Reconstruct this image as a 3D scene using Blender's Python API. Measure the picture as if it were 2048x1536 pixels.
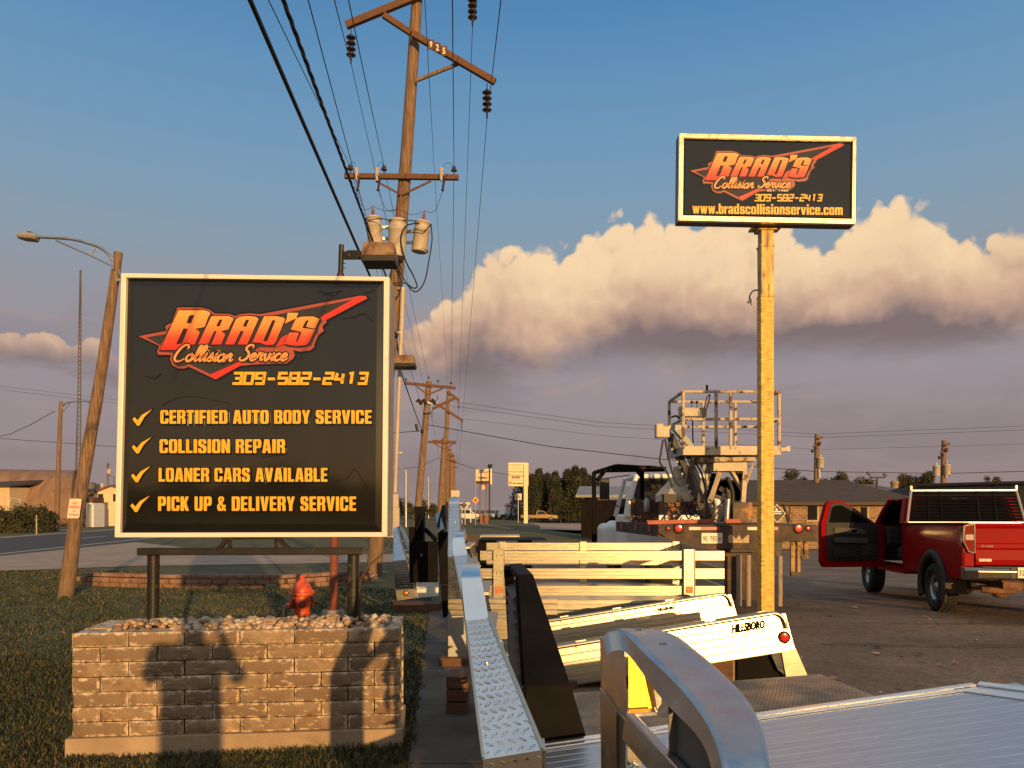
import bpy, bmesh, math, random
from mathutils import Vector, Matrix, noise as mnoise
R = math.radians
random.seed(7)
for o in list(bpy.data.objects): bpy.data.objects.remove(o)
scene = bpy.context.scene
COL = scene.collection
V = Vector

# ------------------------------------------------------------------ camera
F, HZ, CAMH = 1550.0, 1020.0, 1.65      # focal length in photo pixels, horizon row, eye height
cd = bpy.data.cameras.new('camera'); cam = bpy.data.objects.new('camera', cd); COL.objects.link(cam)
cam.location = (0, 0, CAMH); cam.rotation_euler = (R(90), 0, 0)
cd.sensor_width = 36; cd.lens = 36*F/2048; cd.shift_y = (HZ-768)/2048
cd.clip_start = .05; cd.clip_end = 6000
scene.camera = cam
def P(u, v, Y): return V(((u-1024)/F*Y, Y, CAMH-(v-HZ)/F*Y))      # measuring aid: photo pixel + distance -> metres

# ------------------------------------------------------------------ light
SUN_EL, SUN_AZ = 7.2, 21.0              # low sun behind the camera, to its right
sunv = V((math.sin(R(SUN_AZ))*math.cos(R(SUN_EL)), -math.cos(R(SUN_AZ))*math.cos(R(SUN_EL)), math.sin(R(SUN_EL))))
sl = bpy.data.lights.new('sun', 'SUN'); sun = bpy.data.objects.new('sun', sl); COL.objects.link(sun)
sl.energy = 4.8; sl.angle = R(.55); sl.color = (1, .580, .205)
sun.location = (30, -60, 12); sun.rotation_euler = (-sunv).to_track_quat('-Z', 'Y').to_euler()
vs = scene.view_settings
scene.display_settings.display_device = 'sRGB'
vs.view_transform = 'Standard'; vs.look = 'None'; vs.gamma = 1; vs.use_curve_mapping = False; vs.exposure = 0.0

# ------------------------------------------------------------------ sky
def make_world():
    w = bpy.data.worlds.new('World'); scene.world = w; w.use_nodes = True
    nt = w.node_tree; nt.nodes.clear(); N = nt.nodes.new; L = nt.links.new
    def setv(sock, a):
        if isinstance(a, (int, float)): sock.default_value = a
        elif isinstance(a, tuple): sock.default_value = a if len(a) == len(sock.default_value) else a+(1,)
        else: L(a, sock)
    def M(op, a, b=0.0, c=None, clamp=False):
        n = N('ShaderNodeMath'); n.operation = op; n.use_clamp = clamp
        setv(n.inputs[0], a); setv(n.inputs[1], b)
        if c is not None: setv(n.inputs[2], c)
        return n.outputs[0]
    def SS(x, a, b):                     # smooth step
        n = N('ShaderNodeMapRange'); n.interpolation_type = 'SMOOTHSTEP'
        setv(n.inputs['Value'], x); n.inputs['From Min'].default_value = a; n.inputs['From Max'].default_value = b
        return n.outputs[0]
    def MIX(f, a, b):
        n = N('ShaderNodeMix'); n.data_type = 'RGBA'; setv(n.inputs[0], f); setv(n.inputs[6], a); setv(n.inputs[7], b)
        return n.outputs[2]
    def VM(op, a, b):
        n = N('ShaderNodeVectorMath'); n.operation = op; setv(n.inputs[0], a); setv(n.inputs[1], b); return n.outputs[0]
    def NOISE(vec, sc, det=6, rough=.5, dist=0.0, lac=2.0):
        n = N('ShaderNodeTexNoise'); n.noise_dimensions = '2D'; n.inputs['Scale'].default_value = sc; n.inputs['Detail'].default_value = det
        n.inputs['Roughness'].default_value = rough; n.inputs['Distortion'].default_value = dist; n.inputs['Lacunarity'].default_value = lac
        L(vec, n.inputs['Vector']); return n.outputs[0]
    def VOR(vec, sc, det=1):
        n = N('ShaderNodeTexVoronoi'); n.voronoi_dimensions = '2D'; n.feature = 'F1'; n.inputs['Scale'].default_value = sc
        n.inputs['Detail'].default_value = det; n.inputs['Roughness'].default_value = .5
        L(vec, n.inputs['Vector']); return M('POWER', n.outputs[0], 1.5)
    def CURVE(x, pts):
        n = N('ShaderNodeFloatCurve'); c = n.mapping.curves[0]
        pts = sorted(pts)
        c.points[0].location = pts[0]; c.points[1].location = pts[-1]
        for p in pts[1:-1]: c.points.new(*p)
        n.mapping.update(); setv(n.inputs['Value'], x); return n.outputs[0]
    def RAMP(x, stops):
        n = N('ShaderNodeValToRGB'); e = n.color_ramp.elements
        for i, (p, c) in enumerate(stops):
            k = e[i] if i < 2 else e.new(p)
            k.position = p; k.color = (*c, 1)
        setv(n.inputs[0], x); return n.outputs[0]
    tc = N('ShaderNodeTexCoord'); d = tc.outputs['Generated']
    sx = N('ShaderNodeSeparateXYZ'); L(d, sx.inputs[0])
    az = M('ARCTAN2', sx.outputs[0], sx.outputs[1]); el = M('ARCSINE', sx.outputs[2])
    cb = N('ShaderNodeCombineXYZ'); L(az, cb.inputs[0]); L(el, cb.inputs[1]); d = cb.outputs[0]
    wn = N('ShaderNodeTexNoise'); wn.noise_dimensions = '2D'; wn.inputs['Scale'].default_value = 26; wn.inputs['Detail'].default_value = 3; L(d, wn.inputs['Vector'])
    wv = N('ShaderNodeVectorMath'); wv.operation = 'MULTIPLY_ADD'; L(wn.outputs['Color'], wv.inputs[0]); wv.inputs[1].default_value = (.022, .022, 0); wv.inputs[2].default_value = (-.011, -.011, 0)
    dw = VM('ADD', d, wv.outputs[0])
    ax = M('MULTIPLY_ADD', az, 1/1.6, .5)                       # azimuth -0.8..0.8 rad -> 0..1
    def uv2(u, v):
        a = math.atan((u-1024)/F); e = math.atan((HZ-v)/math.hypot(F, u-1024))
        return a/1.6+.5, e
    ES = 1/.7
    # clear sky by elevation
    def E(v): return max(0, math.atan((HZ-v)/F))*ES
    EZ = 1/1.5708
    def E(v): return max(0, math.atan((HZ-v)/F))*EZ
    skycol = RAMP(M('MULTIPLY', el, EZ), [(0, (.300, .226, .210)), (E(900), (.318, .256, .262)), (E(760), (.330, .286, .310)), (E(640), (.305, .300, .340)), (E(520), (.255, .335, .410)),
                   (E(360), (.190, .330, .480)), (E(150), (.122, .285, .490)), (E(0), (.085, .235, .455)), (.50, (.24, .36, .48)), (.68, (.56, .60, .62))])
    # long thin grey-mauve layers low down
    st = VM('MULTIPLY', d, (3.0, 9.5, 1.0))
    n_st = NOISE(st, 1.6, 6, .52, .25)
    lowmask = M('MULTIPLY', SS(el, .27, .15), SS(n_st, .44, .66))
    skycol = MIX(M('MULTIPLY', lowmask, .30), skycol, (.195, .155, .166))
    n_st2 = NOISE(VM('ADD', st, (7.3, 1.2, 2.0)), 2.1, 6, .55, .3)
    skycol = MIX(M('MULTIPLY', M('MULTIPLY', SS(el, .30, .2), SS(el, .07, .16)), M('MULTIPLY', SS(n_st2, .52, .70), .55)), skycol, (.42, .30, .275))
    # heaped outlines
    def FIELD(q):
        nA = NOISE(q, 8, 7, .56); v1 = VOR(q, 13, 0); v2 = VOR(q, 31, 1)
        f = M('ADD', M('MULTIPLY', M('SUBTRACT', nA, .5), .055), M('ADD', M('MULTIPLY', M('SUBTRACT', .30, v1), .030), M('MULTIPLY', M('SUBTRACT', .30, v2), .026)))
        return nA, f
    nA, bump = FIELD(dw)
    bump = M('ADD', bump, M('MULTIPLY', M('SUBTRACT', NOISE(d, 70, 4, .6), .5), .012))
    _, bump2 = FIELD(VM('ADD', dw, (.009, .013, 0)))
    rel = M('MULTIPLY', M('SUBTRACT', bump, bump2), 17.0)
    def CLOUD(base, prof, base_v, thick, edge, warm, mid, dark, cut, fade, va, vb):
        top = M('MULTIPLY', CURVE(ax, [(x, e*ES) for x, e in prof]), 1/ES)
        h = M('SUBTRACT', top, el)
        dens = M('ADD', h, bump)
        lo = M('ADD', el, M('MULTIPLY', M('SUBTRACT', n_st, .5), .10))
        m = M('MULTIPLY', SS(dens, 0, edge), SS(lo, math.atan((HZ-base_v)/F)-fade, math.atan((HZ-base_v)/F)+fade))
        t = M('DIVIDE', M('ADD', M('SUBTRACT', h, cut), M('MULTIPLY', bump, .6)), thick)
        ta = M('DIVIDE', M('SUBTRACT', math.atan((HZ-va)/F), el), math.atan((HZ-va)/F)-math.atan((HZ-vb)/F))
        t = M('ADD', M('MULTIPLY', t, .35), M('MULTIPLY', ta, .65))
        t = M('ADD', t, M('MULTIPLY', M('SUBTRACT', nA, .5), .85))
        t = M('SUBTRACT', t, M('MULTIPLY', rel, .16))
        c = RAMP(t, [(0, warm), (.30, tuple(.7*a+.3*b for a, b in zip(warm, mid))), (.58, mid), (.95, dark)])
        c2 = MIX(M('MULTIPLY', SS(rel, .05, .8), .40), c, tuple(min(1, 1.15*k) for k in warm))
        c2 = MIX(M('MULTIPLY', SS(rel, -.05, -.9), .42), c2, tuple(.75*k for k in mid))
        return MIX(m, base, MIX(SS(t, .85, .45), c, c2))
    warm, mid, dark = (.93, .670, .410), (.64, .410, .290), (.215, .163, .168)
    # faint far bank first, then the big heap on the right and the small one on the left
    pr = [uv2(*p) for p in [(-900, 1010), (600, 820), (760, 690), (830, 640), (880, 575), (920, 560), (955, 512), (1000, 490), (1080, 488), (1140, 470), (1180, 432), (1240, 425),
          (1300, 428), (1345, 412), (1420, 400), (1520, 410), (1620, 420), (1700, 412), (1760, 392), (1830, 398), (1885, 412), (1930, 440), (1975, 470), (2048, 480), (2200, 500), (2700, 800)]]
    pr = [(min(max(x, 0), 1), e) for x, e in pr]
    colr = CLOUD(skycol, pr, 735, .185, .014, warm, mid, dark, .012, .032, 505, 690)
    pl = [uv2(*p) for p in [(-700, 740), (-300, 640), (-60, 640), (20, 628), (60, 606), (110, 616), (150, 645), (200, 672), (240, 700), (420, 800), (1000, 1010), (2700, 1015)]]
    pl = [(min(max(x, 0), 1), e) for x, e in pl]
    colr = CLOUD(colr, pl, 770, .062, .008, (.86, .58, .36), (.50, .345, .275), (.24, .190, .195), .0, .02, 650, 745)
    # Nishita sky for the half of the sky behind the camera
    sk = N('ShaderNodeTexSky'); sk.sky_type = 'NISHITA'; sk.sun_disc = False
    sk.sun_elevation = R(SUN_EL); sk.sun_rotation = math.atan2(sunv.x, sunv.y)
    sk.air_density = 1.2; sk.dust_density = 1.6; sk.ozone_density = 1.4
    front = M('MULTIPLY', SS(sx.outputs[1], -.25, .35), SS(el, -.03, .0))
    STR = .10
    sc = N('ShaderNodeVectorMath'); sc.operation = 'SCALE'; L(colr, sc.inputs[0]); sc.inputs['Scale'].default_value = 1/STR
    back = RAMP(M('MULTIPLY', el, EZ), [(0, (.85, .45, .21)), (.05, (.70, .46, .29)), (.14, (.50, .45, .40)), (.30, (.42, .46, .48)), (.68, (.56, .60, .62))])
    sb = N('ShaderNodeVectorMath'); sb.operation = 'SCALE'; L(back, sb.inputs[0]); sb.inputs['Scale'].default_value = 1/STR
    nish = MIX(M('MULTIPLY', SS(el, -.02, .0), .75), sk.outputs[0], sb.outputs[0])
    fin = MIX(front, nish, sc.outputs[0])
    bg = N('ShaderNodeBackground'); L(fin, bg.inputs[0]); bg.inputs[1].default_value = STR
    out = N('ShaderNodeOutputWorld'); L(bg.outputs[0], out.inputs[0])
    w.cycles.sampling_method = 'MANUAL'; w.cycles.sample_map_resolution = 512
make_world()

# ------------------------------------------------------------------ materials
MATS = {}
def mk(name, c, r=.55, m=0.0, var=.18, sc=6.0, stretch=(1, 1, 1), c2=None, amt=.35, sc2=3.0, st2=None, soft=.08, bump=0.0, bsc=40.0, bst=None, coat=0.0, rvar=0.0, spec=.5, emit=None, aniso=0.0, c2r=None):
    if name in MATS: return MATS[name]
    mt = bpy.data.materials.new(name); mt.use_nodes = True; nt = mt.node_tree; N = nt.nodes.new; L = nt.links.new
    b = nt.nodes['Principled BSDF']
    b.inputs['Roughness'].default_value = r; b.inputs['Metallic'].default_value = m; b.inputs['Specular IOR Level'].default_value = spec
    if coat: b.inputs['Coat Weight'].default_value = coat; b.inputs['Coat Roughness'].default_value = .06
    tc = N('ShaderNodeTexCoord')
    def mp(s):
        q = N('ShaderNodeMapping'); q.inputs['Scale'].default_value = s; L(tc.outputs['Object'], q.inputs[0]); return q.outputs[0]
    def no(s, sc, det=5, ro=.6):
        n = N('ShaderNodeTexNoise'); n.inputs['Scale'].default_value = sc; n.inputs['Detail'].default_value = det; n.inputs['Roughness'].default_value = ro
        L(mp(s), n.inputs['Vector']); return n.outputs[0]
    n1 = no(stretch, sc)
    mx = N('ShaderNodeMix'); mx.data_type = 'RGBA'
    lo = [max(0, k*(1-var)) for k in c]; hi = [min(1, k*(1+var)) for k in c]
    mr = N('ShaderNodeMapRange'); mr.inputs[1].default_value = .3; mr.inputs[2].default_value = .7; L(n1, mr.inputs[0])
    L(mr.outputs[0], mx.inputs[0]); mx.inputs[6].default_value = (*lo, 1); mx.inputs[7].default_value = (*hi, 1)
    col = mx.outputs[2]
    if c2:
        n2 = no(st2 or stretch, sc2, 7, .65)
        m2 = N('ShaderNodeMapRange'); m2.inputs[1].default_value = .5+(.5-amt)*.55-soft; m2.inputs[2].default_value = .5+(.5-amt)*.55+soft; L(n2, m2.inputs[0])
        mm = N('ShaderNodeMix'); mm.data_type = 'RGBA'; L(m2.outputs[0], mm.inputs[0]); L(col, mm.inputs[6]); mm.inputs[7].default_value = (*c2, 1)
        col = mm.outputs[2]
        if c2r is not None or m > .5:
            rr = N('ShaderNodeMapRange'); L(m2.outputs[0], rr.inputs[0]); rr.inputs[3].default_value = r; rr.inputs[4].default_value = c2r if c2r is not None else .8
            L(rr.outputs[0], b.inputs['Roughness'])
            if m > .5:
                r2 = N('ShaderNodeMapRange'); L(m2.outputs[0], r2.inputs[0]); r2.inputs[3].default_value = m; r2.inputs[4].default_value = .1; L(r2.outputs[0], b.inputs['Metallic'])
    elif rvar:
        n3 = no(stretch, sc*2.3)
        rr = N('ShaderNodeMapRange'); L(n3, rr.inputs[0]); rr.inputs[1].default_value = .3; rr.inputs[2].default_value = .7
        rr.inputs[3].default_value = max(.02, r-rvar); rr.inputs[4].default_value = min(1, r+rvar); L(rr.outputs[0], b.inputs['Roughness'])
    L(col, b.inputs['Base Color'])
    if bump:
        nb = no(bst or stretch, bsc, 4, .6); bp = N('ShaderNodeBump'); bp.inputs['Strength'].default_value = bump; bp.inputs['Distance'].default_value = .02
        L(nb, bp.inputs['Height']); L(bp.outputs[0], b.inputs['Normal'])
    if emit: b.inputs['Emission Color'].default_value = (*emit, 1); b.inputs['Emission Strength'].default_value = 1
    MATS[name] = mt; return mt

# ------------------------------------------------------------------ mesh helpers
class MB:
    def __init__(s): s.v = []; s.f = []; s.m = []; s.sm = []; s.at = []
    def add(s, vs, fs, mi=0, smooth=False, at=None):
        b = len(s.v); s.v += [tuple(x) for x in vs]
        for f in fs: s.f.append([b+i for i in f]); s.m.append(mi); s.sm.append(smooth)
        s.at += (list(at) if isinstance(at, (list, tuple)) else [at if at is not None else 0.0]*len(vs))
        return s
    def box8(s, p, mi=0): return s.add(p, [(3, 2, 1, 0), (4, 5, 6, 7), (0, 1, 5, 4), (1, 2, 6, 5), (2, 3, 7, 6), (3, 0, 4, 7)], mi)
    def box(s, c, d, mi=0, rot=None):
        c = V(c); hx, hy, hz = d[0]/2, d[1]/2, d[2]/2
        p = [V((x, y, z)) for z in (-hz, hz) for x, y in ((-hx, -hy), (hx, -hy), (hx, hy), (-hx, hy))]
        if rot is not None: p = [rot @ q for q in p]
        return s.box8([c+q for q in p], mi)
    def bx(s, a, b, mi=0): a, b = V(a), V(b); return s.box((a+b)/2, [abs(k) for k in (b-a)], mi)
    def prism(s, poly, vec, mi=0, smooth=False):
        n = len(poly); vec = V(vec); a = [V(p) for p in poly]; b = [p+vec for p in a]
        fs = [list(range(n))[::-1], list(range(n, 2*n))]+[(i, (i+1) % n, n+(i+1) % n, n+i) for i in range(n)]
        return s.add(a+b, fs, mi, smooth)
    def beam(s, a, b, w, h, mi=0, up=(0, 0, 1)):
        a, b = V(a), V(b); d = (b-a).normalized(); x = d.cross(V(up))
        if x.length < 1e-4: x = d.cross(V((1, 0, 0)))
        x.normalize(); z = x.cross(d).normalized()
        p = []
        for q in (a, b): p += [q-x*w/2-z*h/2, q+x*w/2-z*h/2, q+x*w/2+z*h/2, q-x*w/2+z*h/2]
        return s.box8(p, mi)
    def tube(s, pts, r, n=8, mi=0, caps=True, smooth=True, squash=1.0):
        pts = [V(p) for p in pts]; rs = r if isinstance(r, (list, tuple)) else [r]*len(pts)
        vs = []; fs = []; ref = None
        for i, p in enumerate(pts):
            t = (pts[min(i+1, len(pts)-1)]-pts[max(i-1, 0)]).normalized()
            if ref is None:
                ref = t.cross(V((0, 0, 1)))
                if ref.length < .05: ref = t.cross(V((0, 1, 0)))
            x = (ref-t*ref.dot(t)).normalized(); y = t.cross(x); ref = x
            for k in range(n):
                a = 2*math.pi*k/n; vs.append(p+(x*math.cos(a)+y*math.sin(a)*squash)*rs[i])
        for i in range(len(pts)-1):
            for k in range(n): fs.append((i*n+k, i*n+(k+1) % n, (i+1)*n+(k+1) % n, (i+1)*n+k))
        s.add(vs, fs, mi, smooth)
        if caps: s.add(vs[:n], [tuple(range(n))[::-1]], mi); s.add(vs[-n:], [tuple(range(n))], mi)
        return s
    def lathe(s, base, prof, n=16, mi=0, axis=(0, 0, 1), smooth=True, cap=True):
        base = V(base); ax = V(axis).normalized(); x = ax.cross(V((0, 1, 0)))
        if x.length < .05: x = ax.cross(V((1, 0, 0)))
        x.normalize(); y = ax.cross(x); vs = []; fs = []
        for r, h in prof:
            for k in range(n): a = 2*math.pi*k/n; vs.append(base+ax*h+(x*math.cos(a)+y*math.sin(a))*r)
        for i in range(len(prof)-1):
            for k in range(n): fs.append((i*n+k, i*n+(k+1) % n, (i+1)*n+(k+1) % n, (i+1)*n+k))
        s.add(vs, fs, mi, smooth)
        if cap and prof[0][0] > 1e-4: s.add(vs[:n], [tuple(range(n))[::-1]], mi)
        if cap and prof[-1][0] > 1e-4: s.add(vs[-n:], [tuple(range(n))], mi)
        return s
    def ball(s, c, r, n=12, k=8, mi=0):
        r = r if isinstance(r, (tuple, list)) else (r, r, r); c = V(c); vs = []; fs = []
        for i in range(k+1):
            t = math.pi*i/k
            for j in range(n): a = 2*math.pi*j/n; vs.append(c+V((r[0]*math.sin(t)*math.cos(a), r[1]*math.sin(t)*math.sin(a), -r[2]*math.cos(t))))
        for i in range(k):
            for j in range(n): fs.append((i*n+j, i*n+(j+1) % n, (i+1)*n+(j+1) % n, (i+1)*n+j))
        return s.add(vs, fs, mi, True)
    def ribbon(s, pts, w, fn, dep, mi=0, closed=False):       # flat thick stroke in a 2-D plane mapped to space by fn(x, y, out)
        q = [V((p[0], p[1], 0)) for p in pts]; n = len(q); Ls = []; Rs = []
        for i in range(n):
            if closed: a, b = q[i-1], q[(i+1) % n]
            else: a, b = q[max(i-1, 0)], q[min(i+1, n-1)]
            d1 = (q[i]-a).normalized() if (q[i]-a).length else (b-q[i]).normalized(); d2 = (b-q[i]).normalized() if (b-q[i]).length else d1
            t = (d1+d2); t = t.normalized() if t.length > 1e-6 else d1
            nn = V((-t.y, t.x, 0)); k = 1/max(.45, abs(nn.dot(V((-d1.y, d1.x, 0)))))
            ww = (w[i] if isinstance(w, (list, tuple)) else w)*k/2
            Ls.append(q[i]+nn*ww); Rs.append(q[i]-nn*ww)
        m = n if closed else n-1
        vs = [fn(p.x, p.y, dep) for p in Ls]+[fn(p.x, p.y, dep) for p in Rs]+[fn(p.x, p.y, 0) for p in Ls]+[fn(p.x, p.y, 0) for p in Rs]
        fs = []
        for i in range(m):
            j = (i+1) % n
            fs += [(i, j, n+j, n+i), (2*n+i, 2*n+j, j, i), (n+i, n+j, 3*n+j, 3*n+i)]
        if not closed: fs += [(0, n, 3*n, 2*n), (n-1, 2*n-1, 4*n-1, 3*n-1)]
        return s.add(vs, fs, mi)

def root_of(o):
    while o.parent: o = o.parent
    return o
def fix_normals(me):
    bm = bmesh.new(); bm.from_mesh(me); bmesh.ops.recalc_face_normals(bm, faces=bm.faces); bm.to_mesh(me); bm.free()
def build(mb, name, mats, parent=None, loc=None, bevel=0.0, seg=2, attr=None, recalc=True):
    org = V(loc) if loc is not None else (V(root_of(parent).location) if parent else V((0, 0, 0)))
    me = bpy.data.meshes.new(name)
    me.from_pydata([V(p)-org for p in mb.v], [], mb.f)
    mats = mats if isinstance(mats, (list, tuple)) else [mats]
    for m in mats: me.materials.append(m)
    me.polygons.foreach_set('material_index', mb.m); me.polygons.foreach_set('use_smooth', mb.sm)
    if attr:
        a = me.attributes.new(attr, 'FLOAT', 'POINT'); a.data.foreach_set('value', mb.at)
    if recalc: fix_normals(me)
    me.update()
    o = bpy.data.objects.new(name, me); COL.objects.link(o)
    if parent: o.parent = parent
    else: o.location = org
    if bevel:
        b = o.modifiers.new('bevel', 'BEVEL'); b.width = bevel; b.segments = seg; b.limit_method = 'ANGLE'; b.angle_limit = R(35); b.harden_normals = False
    return o
def tag(o, label=None, cat=None, group=None, kind=None):
    if label: o['label'] = label
    if cat: o['category'] = cat
    if group: o['group'] = group
    if kind: o['kind'] = kind
    return o
def thing(name, label, cat, loc=(0, 0, 0), group=None):
    o = bpy.data.objects.new(name, None); o.empty_display_size = .2; COL.objects.link(o); o.location = loc
    return tag(o, label, cat, group)
def solo(mb, name, mats, label, cat, loc, group=None, **k):
    return tag(build(mb, name, mats, None, loc, **k), label, cat, group)
def struct(mb, name, mats, **k): return tag(build(mb, name, mats, None, (0, 0, 0), **k), kind='structure')
def copy_tree(o, parent=None):
    c = o.copy(); COL.objects.link(c); c.parent = parent
    for ch in list(o.children): copy_tree(ch, c)
    return c
def bolt(mb, c, axis, r=.012, h=.008, mi=0): mb.lathe(c, [(r, 0), (r, h*.6), (r*.6, h)], 8, mi, axis)

# flat lettering: the built-in font, filled and turned into a mesh
def text2d(txt, bold=0.0, shear=0.0, res=2):
    cu = bpy.data.curves.new('t', 'FONT'); cu.body = txt; cu.size = 1; cu.offset = bold; cu.shear = shear; cu.resolution_u = res; cu.fill_mode = 'FRONT'
    o = bpy.data.objects.new('t', cu); COL.objects.link(o)
    dg = bpy.context.evaluated_depsgraph_get(); dg.update()
    me = bpy.data.meshes.new_from_object(o.evaluated_get(dg))
    vs = [v.co.copy() for v in me.vertices]; fs = [list(p.vertices) for p in me.polygons]
    bpy.data.objects.remove(o); bpy.data.curves.remove(cu); bpy.data.meshes.remove(me)
    return vs, fs
def put_text(mb, txt, rect, fn, off, bold=0.0, shear=0.0, mi=0, ref_bold=None, grow=0.0):
    """rect = (x0, ytop, x1, ybottom) in the plane's own units (y down); fn(x, y, off) -> point"""
    vs, fs = text2d(txt, bold, shear)
    if not vs: return
    rv = text2d(txt, ref_bold, shear)[0] if ref_bold is not None else vs
    x0 = min(v.x for v in rv); x1 = max(v.x for v in rv); y0 = min(v.y for v in rv); y1 = max(v.y for v in rv)
    X0, Yt, X1, Yb = rect; X0 -= grow; X1 += grow; Yt -= grow; Yb += grow
    mb.add([fn(X0+(v.x-x0)/(x1-x0)*(X1-X0), Yb-(v.y-y0)/(y1-y0)*(Yb-Yt), off) for v in vs], fs, mi)
def fill2d(loops):
    """polygon with holes (even-odd) -> verts, faces"""
    cu = bpy.data.curves.new('f', 'CURVE'); cu.dimensions = '2D'; cu.fill_mode = 'FRONT'
    for lp in loops:
        sp = cu.splines.new('POLY'); sp.points.add(len(lp)-1); sp.use_cyclic_u = True
        for i, p in enumerate(lp): sp.points[i].co = (p[0], p[1], 0, 1)
    o = bpy.data.objects.new('f', cu); COL.objects.link(o)
    dg = bpy.context.evaluated_depsgraph_get(); dg.update()
    me = bpy.data.meshes.new_from_object(o.evaluated_get(dg))
    vs = [v.co.copy() for v in me.vertices]; fs = [list(p.vertices) for p in me.polygons]
    bpy.data.objects.remove(o); bpy.data.curves.remove(cu); bpy.data.meshes.remove(me)
    return vs, fs
def smooth2(pts, k=6, closed=False):
    out = []; n = len(pts)
    for i in range(n if closed else n-1):
        p0 = pts[(i-1) % n if closed else max(i-1, 0)]; p1 = pts[i]; p2 = pts[(i+1) % n]; p3 = pts[(i+2) % n if closed else min(i+2, n-1)]
        for j in range(k):
            t = j/k; out.append(tuple(.5*((2*b)+(-a+c)*t+(2*a-5*b+4*c-d)*t*t+(-a+3*b-3*c+d)*t**3) for a, b, c, d in zip(p0, p1, p2, p3)))
    if not closed: out.append(tuple(pts[-1]))
    return out
# ------------------------------------------------------------------ shared materials
ALU = mk('mill aluminium', (.46, .425, .345), r=.33, m=1, var=.06, sc=3, stretch=(1, 1, 12), rvar=.05, bump=.015, bsc=40, bst=(1, 6, 20))
ALU_S = mk('bright aluminium', (.84, .85, .86), r=.20, m=1, var=.05, sc=4, rvar=.08)
ALU_D = mk('brushed deck aluminium', (.62, .63, .66), r=.36, m=1, var=.14, sc=3.0, stretch=(1.2, 42, 1), rvar=.12, bump=.10, bsc=9, bst=(.7, 40, 1))
DIAM = mk('diamond plate', (.66, .69, .73), r=.30, m=1, var=.10, sc=5, rvar=.12)
DIAM_DK = mk('shaded diamond plate', (.62, .60, .58), r=.09, m=1, var=.10, sc=5)  # darker copy of DIAM: shade and dark reflections of upright faces put into colour
TREAD = mk('oiled tread plate', (.54, .35, .20), r=.38, m=1, var=.35, sc=3, c2=(.10, .085, .075), amt=.42, sc2=2.2, c2r=.6, soft=.2)
BLKP = mk('black powder coat', (.006, .0052, .0055), r=.6, var=.4, sc=5, bump=.06, bsc=60, spec=.08)
BLK = mk('dull black paint', (.014, .013, .013), r=.55, var=.4, sc=4, c2=(.09, .05, .03), amt=.22, sc2=6)
RUST = mk('rusty steel', (.17, .075, .035), r=.8, var=.4, sc=7, c2=(.055, .028, .018), amt=.45, sc2=5, bump=.25, bsc=60)
RUSTY_BLACK = mk('worn black steel', (.018, .016, .015), r=.45, var=.4, sc=6, c2=(.15, .085, .045), amt=.20, sc2=7, soft=.05, bump=.1, bsc=50, spec=.3)
WOOD = mk('weathered pole wood', (.23, .145, .090), r=.85, var=.45, sc=5, stretch=(7, 7, .35), c2=(.085, .05, .03), amt=.40, sc2=6, st2=(6, 6, .22), soft=.1, bump=.55, bsc=9, bst=(7, 7, .25))
WOOD_D = mk('crossarm timber', (.15, .07, .036), r=.85, var=.4, sc=5, stretch=(.6, 6, 6), c2=(.05, .03, .02), amt=.35, sc2=5, bump=.4, bsc=12)
WOOD_B = mk('dunnage timber', (.12, .058, .035), r=.85, var=.4, sc=5, stretch=(1, 7, 7), bump=.3, bsc=12)
CONC = mk('concrete', (.34, .29, .24), r=.9, var=.2, sc=5, c2=(.20, .165, .135), amt=.4, sc2=3, bump=.3, bsc=60)
GALV = mk('galvanised steel', (.42, .42, .43), r=.45, m=1, var=.15, sc=5, rvar=.1)
PORC = mk('dark porcelain', (.035, .018, .016), r=.2, var=.2)
PORC_G = mk('grey porcelain', (.42, .36, .31), r=.3, var=.15)
CANP = mk('transformer paint', (.46, .40, .34), r=.5, var=.10, sc=3, c2=(.30, .25, .20), amt=.25, sc2=5)
WIRE = mk('wire', (.012, .012, .014), r=.6, var=.2)
RUBBER = mk('tyre rubber', (.014, .013, .013), r=.8, var=.3, sc=9)
GLASS_D = mk('dark glass', (.012, .014, .016), r=.05, var=.1, coat=.5)
REDL = mk('red lens', (.55, .015, .012), r=.18, var=.15, coat=.6, sc=20)
AMBL = mk('amber lens', (.75, .20, .03), r=.18, var=.1, coat=.6)
CHROME = mk('chrome', (.8, .8, .8), r=.10, m=1, var=.04)
WHITEP = mk('white paint', (.72, .71, .69), r=.4, var=.08, sc=3)

# ------------------------------------------------------------------ ground
def ss(t): t = min(1, max(0, t)); return t*t*(3-2*t)
def G(x, y): return -min(max(y-12, 0)*.022, .45)*ss((x-2)/4)
def grid_sheet(xs, ys, z, fn=None):
    mb = MB(); n = len(xs)
    vs = [(x, y, (G(x, y)+z+(fn(x, y) if fn else 0))) for y in ys for x in xs]
    fs = [(j*n+i, j*n+i+1, (j+1)*n+i+1, (j+1)*n+i) for j in range(len(ys)-1) for i in range(n-1)]
    return mb.add(vs, fs, 0, True)
def flat(poly, z): return MB().add([(x, y, G(x, y)+z) for x, y in poly], [tuple(range(len(poly)))])
def lin(a, b, n): return [a+(b-a)*i/n for i in range(n+1)]
GRASS = mk('turf', (.062, .066, .022), r=.95, var=.55, sc=1.1, c2=(.120, .092, .036), amt=.38, sc2=.55, soft=.18, bump=.6, bsc=28)
xs = [-1500, -500, -200, -120, -80]+lin(-60, 60, 60)+[80, 120, 200, 500, 1500]
ys = [-600, -200, -80]+lin(-30, 70, 50)+[90, 120, 160, 250, 500, 1000, 3000]
struct(grid_sheet(xs, ys, 0), 'ground', GRASS)
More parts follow.
